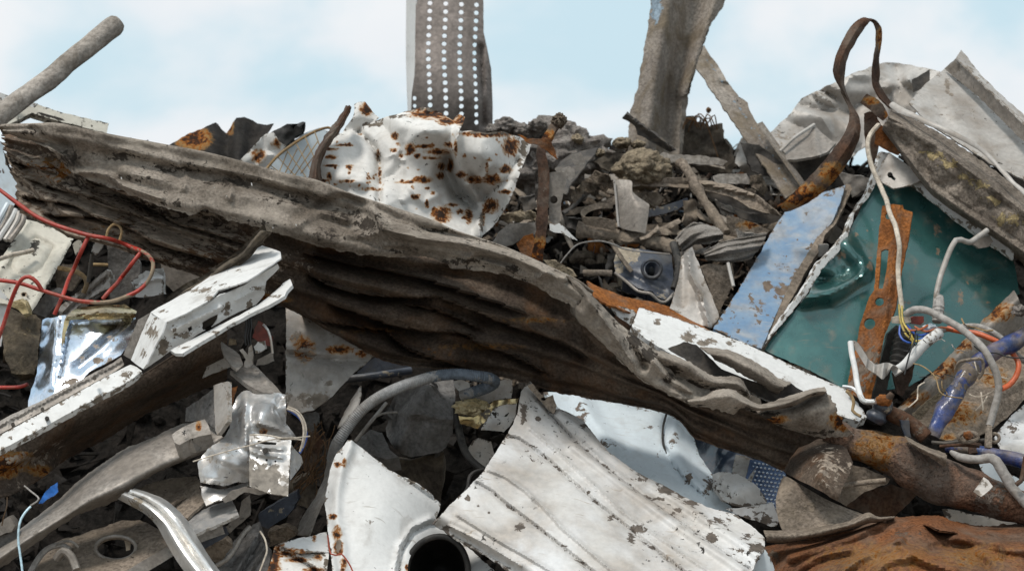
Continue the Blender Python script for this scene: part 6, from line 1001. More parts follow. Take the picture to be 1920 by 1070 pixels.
for k in range(46):
    x = rr_.uniform(230, 400); y = rr_.uniform(330, 620); p = []
    dx, dy = rr_.uniform(-45, 10), rr_.uniform(35, 80); d0 = rr_.uniform(5.82, 6.0)
    for i in range(5):
        p.append((x, y, d0)); x += dx * rr_.uniform(.2, 1.2) + rr_.uniform(-18, 18); y += dy * rr_.uniform(.4, 1.1); d0 += rr_.uniform(-.02, .02)
    tube('root', None, None, 'S', p, 'root_fibre', rt, r=rr_.uniform(1.6, 4.2), ns=5)
pan('rust_patch_plate', 'dull rust-red plate behind the root tangle', 'plate', 'S', [(235, 400), (300, 390), (330, 440), (300, 540), (250, 600), (220, 520)], 6.1, 'dark_rust', th=.004, amp=.01)
pan('lower_shard', 'long grey shard pointing down behind the root tangle', 'shard', 'S', [(196, 890), (215, 830), (245, 775), (290, 712), (330, 620), (350, 520), (378, 505), (370, 600), (335, 700), (290, 800), (258, 896)], [(200, 880, 5.78), (370, 510, 5.92), (280, 800, 5.75)], 'grey_steel', th=.006, step=5, amp=.006)
pan('slate_block', 'dark slate coloured block below the perforated silver plate', 'block', 'S', [(10, 790), (60, 760), (100, 738), (200, 680), (205, 720), (180, 770), (140, 810), (60, 860), (20, 850)], 5.8, 'navy_metal', th=.06, step=5, amp=.006, mud=[(100, 780, 100, 30, .35)])
for k, (pts, d, m, lb) in enumerate([
    ([(180, 640), (260, 600), (300, 680), (250, 760), (190, 740)], 6.0, 'dark_wood', 'dark brown chunk in the roots above the long grey shard'),
    ([(60, 880), (160, 850), (200, 890), (140, 930), (70, 950)], 5.7, 'earth', 'brown earth lump just left above the white box corner'),
    ([(240, 300), (290, 290), (300, 380), (250, 390)], 6.1, 'cast_iron', 'grey lump under the hanging dirty white sheet')]):
    pan('scrap_piece', lb, 'scrap', 'S', pts, d, m, th=.03, step=5, amp=.02, fr=10, jag=2, group='muddy scraps in the middle of the heap')

# ------------------------------------------------------------------ 5. left side
cd = thing('pale_hatch', 'pale bluish painted door at the far left edge beside the long muddy sheet', 'door', C3('N', 20, 520, 6.4))
pan('door_skin', None, None, 'N', [(-60, 110), (15, 140), (30, 240), (60, 310), (110, 372), (182, 370), (120, 430), (95, 470), (40, 560), (-60, 760)], [(-60, 120, 6.42), (180, 370, 6.45), (-50, 700, 6.3)], 'appliance_blue_white', cd, th=.01, amp=.006, mud=[(10, 300, 16, 16, .8)])
for i, (m, o) in enumerate((('appliance_blue_white', 0), ('grey_steel', 30), ('white_paint', 56), ('pale_grey_metal', 84), ('grey_steel', 106))):
    tube('trim_strip', None, None, 'B', [(-60 + o, 300 + o * .1, 6.28 - o * .0002), (10 + o, 175 + o * .35, 6.3), (40 + o * .75, 120 + o * .5, 6.32)], m, cd, r=15, ns=8)
cp = thing('cream_panel', 'cream enamel panel with a pressed ring and a rusty hole at the left edge', 'panel', C3('B', 120, 700, 6.15))
pan('panel_sheet', None, None, 'B', [(-80, 520), (-20, 440), (60, 328), (100, 255), (132, 196), (200, 215), (242, 230), (330, 268), (392, 300), (350, 380), (302, 462), (230, 590), (152, 715), (100, 660), (40, 650), (-80, 620)], [(132, 196, 6.42), (390, 300, 6.4), (-60, 560, 6.1), (150, 715, 6.05)], 'cream_paint', cp, th=.006, step=5, amp=.004, cd=.2, holes=[('o', 126, 597, 10, 11)],
    cr=[([(60, 430), (85, 380), (190, 300), (250, 330), (280, 350), (230, 450), (180, 490), (100, 490), (60, 460), (60, 430)], -.016, 16), ([(150, 215), (40, 420), (-60, 570)], .012, 12), ([(370, 310), (150, 690)], .012, 14)], mud=[(180, 345, 26, 40, 1.1), (200, 325, 18, 22, 1.), (124, 596, 18, 18, 1.), (250, 240, 60, 12, .6), (150, 620, 40, 30, .4), (30, 505, 6, 6, 1.)], stain=[(126, 597, 12, 12, .7)])
tube('rope', 'pale rope end tied through the hole of the cream panel', 'rope', 'B', [(-60, 428, 6.08), (0, 408, 6.12), (60, 388, 6.18), (120, 378, 6.22), (172, 366, 6.26)], 'beige_cable', r=13, ns=10, rings=1, rh=-.12, step=2.5)
pan('white_sheet', 'plain white panel corner below the cream panel at the left edge', 'panel', 'B', [(-60, 560), (0, 570), (60, 640), (50, 700), (20, 760), (5, 870), (-60, 900)], 6.08, 'white_paint', th=.006, step=6, amp=.003)
rk = thing('red_basket', 'red painted wire basket frame at the left', 'wire frame', C3('B', 400, 700, 5.92))
tube('loop', None, None, 'B', [(-60, 5, 5.92), (0, 48, 5.91), (100, 122, 5.89), (200, 190, 5.87), (330, 245, 5.85), (450, 284, 5.84), (560, 300, 5.83), (640, 322, 5.9), (700, 348, 5.9), (768, 378, 5.81), (808, 428, 5.80), (800, 500, 5.79), (745, 570, 5.78), (650, 615, 5.77), (550, 640, 5.76), (430, 632, 5.76), (290, 595, 5.77), (200, 570, 5.78), (100, 540, 5.79), (0, 525, 5.80), (-60, 522, 5.81)], 'red_paint', rk, r=11, ns=10, amp=.001, mud=[(760, 470, 90, 110, 1.), (620, 625, 130, 30, 1.1), (700, 350, 40, 10, .4)])
for pth in ([(465, 292, 5.85), (430, 370, 5.84), (385, 470, 5.9), (330, 600, 5.79), (285, 705, 5.78)], [(738, 380, 5.84), (690, 440, 5.83), (640, 510, 5.9), (590, 570, 5.80), (545, 625, 5.78)]):
    tube('cross_rod', None, None, 'B', pth, 'red_paint', rk, r=11, ns=10)
tube('hanger_loop', None, None, 'B', [(562, 302, 5.9), (572, 258, 5.9), (602, 230, 5.9), (632, 242, 5.9), (642, 272, 5.9), (632, 314, 5.9)], 'tin_rope', rk, r=8, ns=8, rings=1, rh=-.2, step=2)
tube('side_rod', None, None, 'B', [(220, 575, 5.76), (190, 530, 5.75), (150, 505, 5.75), (115, 515, 5.75), (90, 550, 5.76), (62, 620, 5.78), (35, 700, 5.80), (12, 770, 5.80), (-10, 830, 5.80)], 'red_paint', rk, r=11, ns=10)
tube('red_rod', 'red rod end behind the shiny foil at the left edge', 'rod', 'C', [(-40, 98, 5.95), (50, 102, 5.94), (110, 98, 5.93), (150, 84, 5.92)], 'red_paint', r=10, ns=8)
fb_ = thing('foam_block', 'dark brown foam block with a yellow top below the cream panel', 'foam', C3('B', 120, 1000, 5.9))
pan('block_body', None, None, 'B', [(40, 660), (95, 690), (150, 700), (190, 700), (222, 745), (212, 800), (206, 860), (196, 960), (180, 1020), (60, 1010), (18, 910), (12, 790), (30, 720)], [(40, 660, 5.96), (220, 745, 5.92), (100, 1000, 5.82), (110, 840, 5.84)], 'brown_foam', fb_, th=.08, step=5, amp=.02, fr=9, jag=2, mud=[(150, 780, 40, 40, .5)])
pan('yellow_top', None, None, 'B', [(48, 655), (60, 640), (100, 618), (128, 650), (152, 695), (120, 700), (85, 672)], 5.86, 'yellow_foam', fb_, th=.05, step=4, amp=.012, fr=12, jag=1.5)
for nm, lb, cat, pts, d, m, kw in [
    ('grey_board', 'flat grey board behind the end of the red wire frame', 'board', [(565, 325), (610, 335), (650, 345), (700, 390), (742, 430), (735, 520), (722, 605), (580, 635), (575, 500)], 6.28, 'cast_iron', dict(th=.02)),
    ('white_block', 'white painted block inside the right end of the red wire frame', 'block', [(715, 612), (722, 545), (770, 500), (820, 468), (862, 500), (862, 595), (780, 612)], 6.1, 'white_paint', dict(th=.05, cr=[([(720, 560), (800, 520), (862, 512)], .02, 10)])),
    ('diagonal_board', 'pale diagonal slat inside the red wire frame', 'slat', [(300, 720), (380, 640), (480, 540), (560, 468), (582, 480), (580, 560), (500, 600), (420, 655), (360, 720)], 6.15, 'pale_grey_metal', dict(th=.02, cr=[([(340, 700), (575, 500)], -.02, 8)])),
    ('white_clip', 'small white clip hanging in the dark behind the red wire frame', 'clip', [(482, 372), (495, 330), (510, 315), (552, 318), (535, 360), (505, 390)], 6.1, 'white_paint', dict(th=.015)),
    ('dark_panel_piece', 'dark grey panel piece between the cream panel and the diagonal slat', 'panel', [(170, 690), (240, 590), (300, 560), (345, 570), (300, 650), (240, 720)], 6.2, 'cast_iron', dict(th=.01)),
    ('muddy_chunk', 'muddy grey chunk right of the cream panel', 'scrap', [(290, 480), (330, 440), (400, 440), (420, 520), (380, 580), (300, 560)], 6.3, 'muddy_metal', dict(th=.04)),
    ('riveted_plate', 'grey riveted plate under the long muddy sheet left of the white beam', 'plate', [(840, 415), (900, 428), (980, 458), (1085, 492), (1060, 530), (990, 560), (925, 590), (870, 540), (862, 490)], 6.22, 'grey_steel', dict(th=.01, mud=[(980, 475, 14, 14, 1.)])),
    ('torn_cream_scrap', 'small torn cream scrap at the right corner of the cream panel', 'scrap', [(380, 330), (420, 305), (440, 330), (420, 370), (400, 390)], 6.35, 'cream_paint', dict(th=.006))]:
    pan(nm, lb, cat, 'B', pts, d, m, step=5, amp=.008, **kw)
tube('black_rod', 'dark thin rod dangling from the small white clip', 'rod', 'B', [(488, 385, 6.12), (480, 450, 6.12), (470, 535, 6.12)], 'dark_steel', r=11, ns=8)
tube('tan_wire_loop', 'tan bent wire loop left of the diagonal slat', 'wire', 'B', [(310, 455, 6.2), (360, 462, 6.18), (410, 478, 6.16), (448, 510, 6.15), (460, 550, 6.14), (442, 590, 6.14)], 'tin_rope', r=13, ns=10)
tube('brown_crossbar', 'thin brown bar crossing the dark gap behind the red wire frame', 'bar', 'B', [(470, 438, 6.32), (590, 442, 6.32)], 'tin_rope', r=9, ns=8)
# shiny foil
fo = thing('shiny_foil', 'crumpled mirror-like foil box between the foam block and the white beam', 'foil box', C3('B', 380, 1080, 5.75))
pan('foil_left', None, None, 'B', [(225, 728), (280, 716), (345, 706), (352, 730), (330, 800), (328, 900), (318, 960), (300, 1080), (270, 1180), (150, 1200), (148, 1160), (195, 1010), (208, 880)], [(225, 728, 5.92), (345, 706, 5.86), (200, 1180, 5.72), (320, 900, 5.78)], 'chrome_foil', fo, th=.003, step=4.5, amp=.016, fr=9, cramp=.014, cfr=9, cr=[([(300, 720), (290, 900), (270, 1090)], .02, 20)])
pan('foil_front', None, None, 'B', [(352, 728), (372, 722), (560, 716), (712, 712), (728, 762), (690, 850), (640, 915), (560, 960), (480, 1000), (380, 1085), (270, 1190), (300, 1050), (322, 930), (336, 830)], [(352, 730, 5.8), (720, 715, 5.86), (640, 900, 5.7), (300, 1150, 5.64), (480, 860, 5.76)], 'chrome_foil', fo, th=.003, step=4.5, amp=.01, fr=6, cramp=.006, cfr=7, cr=[([(360, 735), (345, 830), (310, 1020)], .025, 12), ([(370, 730), (560, 722), (710, 720)], .02, 10), ([(690, 740), (560, 860), (420, 980)], .02, 30)], mud=[(425, 820, 26, 20, .6), (480, 785, 14, 12, .8), (400, 942, 14, 12, .9), (432, 930, 18, 10, .9), (600, 830, 70, 20, .6), (540, 950, 120, 30, .7), (500, 870, 40, 16, .5), (380, 1060, 60, 30, .7)])
pan('gold_edge', None, None, 'B', [(345, 722), (378, 684), (440, 662), (560, 652), (660, 650), (722, 688), (712, 722), (560, 726), (420, 728), (368, 732), (345, 800), (332, 900), (326, 850), (334, 760)], [(345, 722, 5.76), (440, 662, 5.84), (720, 690, 5.84), (560, 722, 5.76), (330, 890, 5.74)], 'gold_foil', fo, th=.004, step=4, amp=.006, cr=[([(360, 715), (560, 690), (715, 700)], .025, 14)])
# white beam
bm_ = thing('door_frame_beam', 'broken white painted frame beam lying across the left half', 'frame beam', C3('D', 300, 700, 5.7))
TF = [(235, 462), (310, 516), (820, 114), (920, 165)]
def dk(x, y, off=0.): return 5.56 + (x - 235) * .00022 + off
pan('top_face', None, None, 'D', [(232, 465), (270, 440), (320, 415), (400, 370), (480, 322), (590, 245), (700, 180), (822, 113), (870, 128), (916, 146), (922, 178), (885, 205), (850, 228), (800, 262), (742, 300), (640, 335), (590, 348), (545, 400), (420, 470), (312, 518), (270, 492)], [(232, 465, 5.64), (822, 113, 5.82), (312, 518, 5.5), (920, 180, 5.66), (600, 360, 5.56)], 'white_paint', bm_, ed=.2, th=.004, step=4.5, amp=.0012, jag=.5, cr=[([(320, 500), (545, 395), (740, 298), (915, 180)], .008, 18)], mud=[(500, 350, 90, 22, .75), (540, 390, 30, 22, .7), (300, 460, 40, 14, .6), (590, 320, 60, 20, .5), (700, 250, 30, 14, .5)])
pan('front_web', None, None, 'D', [(312, 520), (420, 474), (545, 412), (600, 372), (640, 362), (735, 318), (800, 270), (850, 244), (905, 212), (912, 232), (870, 275), (842, 302), (835, 372), (790, 425), (700, 462), (640, 492), (560, 540), (480, 582), (400, 640), (340, 668), (232, 745), (195, 768), (240, 680), (280, 600)], [(312, 520, 5.5), (905, 215, 5.66), (210, 750, 5.52), (835, 370, 5.68), (560, 540, 5.58)], 'white_paint', bm_, ed=.2, th=.004, step=4, amp=.0012, jag=.5, holes=[[(504, 548), (506, 520), (540, 498), (588, 476), (584, 505), (565, 535), (535, 558), (512, 560)], [(428, 548), (450, 536), (452, 556), (434, 568)]], cr=[([(350, 560), (460, 505), (600, 440)], .02, 16), ([(350, 600), (470, 545), (640, 440)], -.012, 12), ([(690, 400), (830, 320)], .012, 12)], mud=[(300, 640, 40, 60, .8), (360, 580, 24, 50, .7), (420, 590, 50, 24, .7), (640, 450, 30, 60, .7), (750, 435, 24, 36, .9), (800, 340, 60, 14, .7), (400, 490, 40, 12, .5)])
pan('lower_flange', None, None, 'D', [(335, 665), (400, 632), (480, 592), (560, 552), (700, 480), (800, 425), (880, 362), (918, 330), (930, 312), (968, 290), (980, 322), (950, 352), (940, 380), (860, 425), (760, 472), (640, 535), (560, 588), (480, 632), (400, 682), (360, 680)], [(335, 665, 5.5), (970, 300, 5.66), (640, 535, 5.54), (400, 680, 5.46)], 'white_paint', bm_, ed=.2, th=.01, step=4, amp=.002, jag=.5, mud=[(560, 570, 120, 14, .5), (880, 380, 60, 12, .6), (420, 650, 40, 14, .6)])
pan('end_face', None, None, 'D', [(234, 464), (262, 480), (312, 520), (290, 580), (250, 655), (210, 740), (192, 765), (160, 742), (128, 716), (150, 660), (190, 560)], [(234, 464, 5.66), (312, 520, 5.49), (192, 765, 5.48), (130, 716, 5.62)], 'white_paint', bm_, ed=.2, jag=.5, th=.004, step=4, amp=.0012, mud=[(240, 560, 40, 60, .7), (200, 680, 26, 40, .6), (260, 500, 30, 14, .5)])
pan('hole_shade', None, None, 'D', [(420, 500), (560, 440), (700, 370), (820, 300), (840, 360), (640, 480), (480, 570), (420, 570)], [(420, 500, 5.66), (820, 300, 5.78), (480, 570, 5.66)], 'dark_steel', bm_, th=.004, step=6)  # added dark plate so the beam's holes look shaded
pan('dark_inner', None, None, 'D', [(165, 505), (200, 482), (234, 466), (190, 560), (150, 660), (128, 716), (88, 690), (100, 655), (135, 580)], 5.68, 'grey_steel', bm_, th=.01, step=5, amp=.0012, mud=[(120, 600, 20, 30, .5)])
ws = thing('white_trim_rail', 'straight white trim rail with a screw running to the left edge', 'trim rail', C3('C', 100, 440, 5.4))
pan('rail_face', None, None, 'C', [(-60, 385), (100, 300), (300, 190), (500, 78), (612, 18), (690, -20), (725, -5), (748, 15), (700, 55), (640, 92), (560, 130), (420, 205), (260, 295), (100, 380), (-60, 465)], [(-60, 385, 5.36), (740, 10, 5.52), (-60, 465, 5.32)], 'white_paint', ws, th=.02, step=5, amp=.002, jag=.6, mud=[(670, 30, 60, 30, .75), (60, 365, 16, 22, .7), (160, 290, 60, 8, .4)])
tube('screw', None, None, 'C', [(249, 268, 5.41, 11), (248, 264, 5.375, 12), (248, 262, 5.365, 8)], 'dark_steel', sub(ws, 'rail_face'), ns=12)
ar = thing('aluminium_rail', 'grey aluminium rail lying along the top of the white trim rail', 'rail', C3('C', 100, 350, 5.45))
pan('rail_face', None, None, 'C', [(-60, 312), (60, 245), (200, 180), (350, 100), (500, 22), (600, -30), (640, -60), (655, -20), (610, 15), (500, 75), (300, 185), (180, 250), (-60, 378)], [(-60, 312, 5.45), (640, -50, 5.62), (-60, 378, 5.42)], 'grey_steel', ar, th=.015, step=5, amp=.002, jag=.5, cr=[([(-60, 330), (300, 140), (640, -40)], .012, 10)])
for x, y in ((68, 297), (500, 54), (224, 218)):
    tube('screw', None, None, 'C', [(x, y, 5.47, 10), (x, y - 2, 5.43, 10)], 'dark_steel', sub(ar, 'rail_face'), ns=10)
sheet('muddy_stick', 'rough dark wooden stick wedged between the white beam and the long muddy sheet', 'stick', 'D', [
    [(290, 440, 5.78), (400, 345, 5.78), (500, 290, 5.78), (590, 212, 5.78), (700, 146, 5.76), (760, 80, 5.74), (800, 32, 5.72)],
    [(310, 440, 5.72), (420, 350, 5.72), (520, 300, 5.72), (610, 230, 5.72), (715, 160, 5.7), (780, 85, 5.68), (835, 34, 5.66)],
    [(320, 450, 5.74), (440, 360, 5.74), (540, 312, 5.74), (630, 246, 5.74), (745, 165, 5.72), (815, 95, 5.7), (875, 42, 5.68)]], 80, 16, 'dark_wood', th=.025, amp=.012, fr=14, edge=(3, 3, 0, 3), mud=[(640, 200, 100, 50, .5), (800, 60, 40, 40, .6)])
# brown channel under the rails
sheet('brown_channel', 'dark brown rusty channel running under the white trim rail', 'channel', 'C', [
    [(-60, 455, 5.46), (100, 380, 5.5), (300, 285, 5.55), (560, 135, 5.62), (760, 30, 5.68), (1000, -120, 5.74), (1200, -230, 5.8)],
    [(-60, 540, 5.43), (100, 480, 5.48), (300, 360, 5.56), (560, 230, 5.64), (760, 120, 5.7), (1000, -10, 5.76), (1200, -90, 5.82)],
    [(-60, 590, 5.46), (100, 530, 5.54), (300, 430, 5.7), (560, 310, 5.84), (760, 200, 5.9), (1000, 80, 5.96), (1200, 0, 6.0)],
    [(-60, 695, 5.44), (60, 665, 5.48), (160, 610, 5.54), (260, 550, 5.62), (330, 495, 5.82), (450, 430, 5.92), (560, 375, 5.98), (760, 250, 6.05), (1000, 145, 6.1), (1200, 60, 6.12)]], 120, 40, 'mud_rust', th=.006, amp=.012, fr=6, edge=(0, 5, 0, 0), stain=[(30, 500, 120, 56, .8), (20, 540, 80, 40, .8), (210, 540, 60, 30, .7), (120, 460, 60, 20, .6)], mud=[(150, 480, 200, 60, .55), (60, 620, 80, 40, .5), (300, 400, 100, 40, .4)])
gb = thing('curved_grey_beam', 'curved grey steel beam swinging from the lower left edge up to the middle', 'beam', C3('C', 400, 900, 5.4))
sheet('beam_body', None, None, 'C', [
    [(-60, 975, 5.42), (120, 838, 5.45), (300, 700, 5.5), (420, 590, 5.52), (560, 490, 5.54), (650, 430, 5.56), (800, 368, 5.58), (920, 310, 5.6), (1000, 285, 5.62), (1100, 250, 5.64)],
    [(-60, 1000, 5.34), (130, 875, 5.37), (310, 745, 5.42), (440, 640, 5.44), (590, 545, 5.46), (700, 480, 5.48), (830, 420, 5.5), (950, 370, 5.52), (1040, 350, 5.54), (1130, 310, 5.56)],
    [(-60, 1045, 5.3), (140, 912, 5.33), (320, 800, 5.37), (470, 705, 5.38), (640, 625, 5.39), (730, 575, 5.41), (860, 510, 5.44), (980, 465, 5.46), (1080, 430, 5.48), (1180, 365, 5.5)],
    [(-60, 1100, 5.36), (150, 952, 5.4), (310, 838, 5.45), (420, 770, 5.47), (520, 735, 5.48), (640, 685, 5.5), (730, 605, 5.52), (880, 528, 5.54), (1060, 455, 5.56), (1215, 385, 5.58)]], 120, 36, 'grey_steel', gb, th=.006, amp=.008, fr=5, edge=(2, 3, 0, 0), mud=[(1090, 430, 80, 40, .7), (180, 880, 200, 50, .35), (640, 640, 120, 40, .35)])
pan('square_lug', None, None, 'C', [(908, 352), (925, 335), (985, 300), (1040, 280), (1082, 268), (1100, 300), (1115, 346), (1060, 356), (1010, 372), (945, 405), (922, 392)], [(908, 352, 5.46), (1082, 268, 5.5), (1115, 346, 5.44)], 'grey_steel', gb, th=.05, step=4, amp=.002, jag=.5, stain=[(1048, 302, 14, 30, .7)], cr=[([(985, 300), (1010, 370)], .012, 10)])
tube('star_mark', None, None, 'C', [(960, 335, 5.43), (985, 345, 5.425)], 'wire_black', sub(gb, 'square_lug'), r=2.5, ns=6)
tube('star_mark', None, None, 'C', [(965, 350, 5.428), (980, 328, 5.43)], 'wire_black', sub(gb, 'square_lug'), r=2.5, ns=6)
tube('star_mark', None, None, 'C', [(972, 326, 5.43), (974, 354, 5.428)], 'wire_black', sub(gb, 'square_lug'), r=2.5, ns=6)
ub = thing('upright_bracket', 'upright grey folded bracket at the right end of the curved grey beam', 'bracket', C3('C', 1150, 350, 5.5))
pan('bracket_face', None, None, 'C', [(1128, 92), (1165, 76), (1203, 68), (1204, 180), (1204, 280), (1178, 310), (1150, 352), (1136, 330), (1132, 200)], [(1128, 92, 5.52), (1203, 68, 5.46), (1150, 350, 5.42)], 'pale_grey_metal', ub, th=.012, step=4, amp=.004, jag=.8)
pan('bracket_side', None, None, 'C', [(985, 210), (1060, 158), (1130, 105), (1132, 200), (1134, 318), (1080, 272), (1000, 282), (978, 280)], [(985, 210, 5.62), (1130, 105, 5.54), (1134, 318, 5.5)], 'cast_iron', ub, th=.006, step=5, amp=.004)
pan('rust_tab', None, None, 'C', [(1202, 112), (1225, 104), (1255, 98), (1238, 140), (1225, 195), (1212, 242), (1203, 220)], 5.5, 'rusted_iron', ub, th=.006, step=3.5, amp=.006)
# crumpled silver and plate
sv = thing('silver_sheet', 'crumpled shiny silver sheet right of the upright bracket', 'scrap sheet', C3('E', 350, 620, 5.4))
pan('silver_body', None, None, 'E', [(282, 262), (300, 200), (322, 150), (345, 125), (372, 117), (430, 122), (480, 125), (577, 138), (580, 210), (580, 290), (605, 320), (632, 358), (592, 372), (500, 362), (400, 350), (392, 480), (388, 600), (330, 600), (250, 622), (180, 612), (130, 602), (118, 545), (114, 500), (140, 460), (165, 428), (250, 370), (284, 312)], [(290, 260, 5.5), (372, 118, 5.56), (577, 138, 5.56), (450, 230, 5.44), (400, 350, 5.44), (250, 480, 5.36), (130, 600, 5.42), (388, 590, 5.4), (600, 350, 5.5)], 'silver', sv, th=.003, step=4, amp=.03, fr=6, cramp=.03, cfr=5.5, cr=[([(370, 130), (360, 260), (370, 400)], .03, 24), ([(560, 150), (530, 220), (580, 300)], -.03, 20), ([(440, 290), (540, 320), (610, 350)], .02, 16)], mud=[(280, 400, 50, 80, .45), (180, 480, 60, 50, .35), (440, 300, 30, 40, .6), (340, 250, 40, 90, .4)], stain=[(460, 332, 22, 16, .9)])
pan('lower_fold', None, None, 'E', [(128, 618), (180, 628), (250, 640), (320, 618), (385, 598), (382, 618), (340, 640), (300, 662), (262, 690), (200, 705), (160, 727), (140, 680)], [(130, 620, 5.44), (380, 600, 5.42), (160, 725, 5.36)], 'silver', sv, th=.003, step=4, amp=.012, fr=9, cramp=.01, cfr=10)
pl = thing('hole_plate', 'dirty silver plate with three small holes hanging on the silver sheet', 'plate', C3('E', 490, 670, 5.36))
pan('plate_face', None, None, 'E', [(388, 352), (430, 346), (470, 350), (520, 366), (560, 380), (608, 378), (604, 450), (600, 520), (596, 600), (590, 672), (540, 668), (500, 660), (440, 642), (390, 622), (386, 540), (388, 450)], [(388, 352, 5.4), (608, 380, 5.4), (590, 670, 5.3), (390, 620, 5.32)], 'silver', pl, th=.004, step=3.6, amp=.005, holes=[('o', 427, 473, 6, 6), ('o', 478, 484, 7, 7), ('o', 525, 491, 6, 6), [(430, 380), (470, 386), (530, 392), (528, 404), (470, 402), (432, 394)]], cr=[([(400, 440), (480, 462), (560, 470)], .012, 10), ([(402, 400), (470, 420), (560, 425)], .01, 10)], mud=[(450, 590, 120, 80, 1.25), (550, 650, 70, 50, 1.2), (500, 540, 60, 34, .9), (400, 500, 20, 60, .7), (430, 372, 50, 24, .5)])
pan('side_fold', None, None, 'E', [(606, 400), (640, 440), (664, 468), (672, 496), (640, 545), (604, 592), (602, 500)], [(606, 400, 5.4), (672, 496, 5.44), (604, 590, 5.34)], 'silver', pl, th=.003, step=4, amp=.012, fr=12, cramp=.01, cfr=12)
tube('plate_bolt', None, None, 'E', [(473, 436, 5.4, 14), (472, 434, 5.34, 15)], 'dark_steel', sub(pl, 'plate_face'), ns=12)
for pth, m, lb in [([(585, 212, 5.46), (640, 240, 5.46), (672, 300, 5.46), (672, 380, 5.45), (655, 440, 5.45)], 'beige_cable', 'tan wire looping right of the silver sheet'), ([(592, 218, 5.48), (652, 262, 5.48), (690, 340, 5.47), (680, 400, 5.47), (655, 448, 5.46)], 'wire_blue', 'blue wire looping right of the silver sheet'), ([(588, 205, 5.47), (645, 232, 5.47), (682, 300, 5.47), (682, 360, 5.46), (668, 420, 5.46)], 'beige_cable', 'outer tan wire looping right of the silver sheet')]:
    tube('looped_wire', lb, 'wire', 'E', pth, m, r=6, ns=8)
tube('string', 'pale string stretched across the silver sheet', 'string', 'E', [(90, 492, 5.32), (200, 458, 5.3), (300, 430, 5.29), (400, 405, 5.28), (470, 385, 5.28), (560, 368, 5.3), (640, 366, 5.34), (705, 358, 5.4)], 'beige_cable', r=4, ns=6)
tube('twisted_wire', 'second pale string knotted at the top of the plate with holes', 'string', 'E', [(390, 352, 5.36), (470, 352, 5.33), (560, 368, 5.32), (620, 372, 5.35), (660, 378, 5.38)], 'beige_cable', r=4.5, ns=6)
for nm, lb, pts, d, m in [
    ('grey_tread', 'grey-brown bent plate under the silver sheet', [(-20, 700), (50, 655), (112, 618), (135, 650), (155, 702), (60, 790), (0, 770)], [(0, 700, 5.5), (112, 620, 5.54), (60, 790, 5.4)], 'muddy_metal'),
    ('bright_strip', 'white-silver dented strip below the silver sheet', [(50, 800), (110, 760), (200, 720), (292, 690), (312, 725), (332, 772), (230, 820), (100, 875), (70, 850)], [(50, 800, 5.42), (292, 690, 5.46), (332, 772, 5.36), (100, 870, 5.32)], 'silver'),
    ('plain_block', 'plain grey block right of the white-silver dented strip', [(258, 838), (300, 800), (335, 775), (345, 700), (390, 668), (392, 770), (340, 820), (282, 872)], 5.46, 'grey_steel'),
    ('slate_sheet', 'slate grey sheet edge below the plain grey block', [(95, 890), (180, 862), (262, 838), (275, 880), (220, 915), (148, 952)], 5.42, 'navy_metal'),
    ('curled_strip', 'curled grey strip across the bottom of the silver sheet', [(240, 690), (290, 650), (360, 628), (440, 640), (480, 660), (440, 668), (360, 652), (310, 690), (260, 712)], 5.36, 'grey_steel')]:
    pan(nm, lb, 'scrap', 'E', pts, d, m, th=.008, step=4.5, amp=.008, fr=8)
dx = thing('door_fitting', 'grey forked metal fitting between the white beam and the silver sheet', 'metal fitting', C3('D', 770, 860, 5.7))
pan('fitting_body', None, None, 'D', [(655, 772), (690, 765), (722, 750), (762, 730), (802, 762), (860, 820), (925, 890), (880, 892), (820, 884), (745, 850), (700, 810)], [(655, 772, 5.62), (760, 730, 5.7), (920, 888, 5.56)], 'grey_steel', dx, th=.012, step=4, amp=.005, cr=[([(770, 740), (850, 830)], .015, 14)])
pan('fork', None, None, 'D', [(700, 665), (716, 655), (742, 692), (752, 650), (764, 636), (774, 690), (772, 742), (745, 758), (720, 752), (735, 715)], 5.6, 'pale_grey_metal', dx, th=.012, step=3.5, amp=.004)
pan('wing', None, None, 'D', [(602, 620), (640, 645), (702, 690), (722, 742), (690, 770), (662, 748), (625, 700), (612, 660)], [(602, 620, 5.68), (720, 740, 5.6), (620, 700, 5.6)], 'grey_steel', dx, th=.006, step=4, amp=.006)
pan('pale_plate', 'pale dirty plate hanging behind the forked fitting', 'plate', 'D', [(505, 812), (525, 760), (535, 640), (590, 636), (650, 650), (655, 755), (600, 775), (555, 792)], 5.86, 'pale_grey_metal', th=.005, step=5, amp=.008)
rc = thing('red_connector', 'red-brown plastic connector under the right end of the white beam', 'connector', C3('D', 815, 640, 5.75))
pan('housing', None, None, 'D', [(770, 598), (785, 545), (802, 508), (828, 530), (846, 572), (868, 602), (862, 642), (830, 640), (798, 620)], 5.74, 'red_plastic', rc, th=.04, step=4, amp=.004)
pan('white_insert', None, None, 'D', [(778, 645), (800, 622), (832, 618), (838, 660), (810, 680), (786, 682)], 5.72, 'white_paint', rc, th=.03, step=3.5, amp=.006)
tube('silver_edge', None, None, 'D', [(828, 532, 5.72), (850, 560, 5.71), (868, 610, 5.71), (876, 680, 5.72)], 'aluminium_trim', rc, r=7, ns=8)
pan('connector_bracket', None, None, 'D', [(788, 745), (798, 715), (876, 672), (884, 722), (830, 742)], 5.76, 'grey_steel', rc, th=.008, step=4, amp=.003)
for i, xs in enumerate((735, 748, 762)):
    tube('black_wire', 'thin black wire dangling beside the red-brown connector', 'wire', 'D', [(xs - 4, 490, 5.72), (xs + 3, 540, 5.71), (xs - 5, 590, 5.7), (xs, 640, 5.7)], 'wire_black', r=5, ns=6, group='black wires beside the connector')
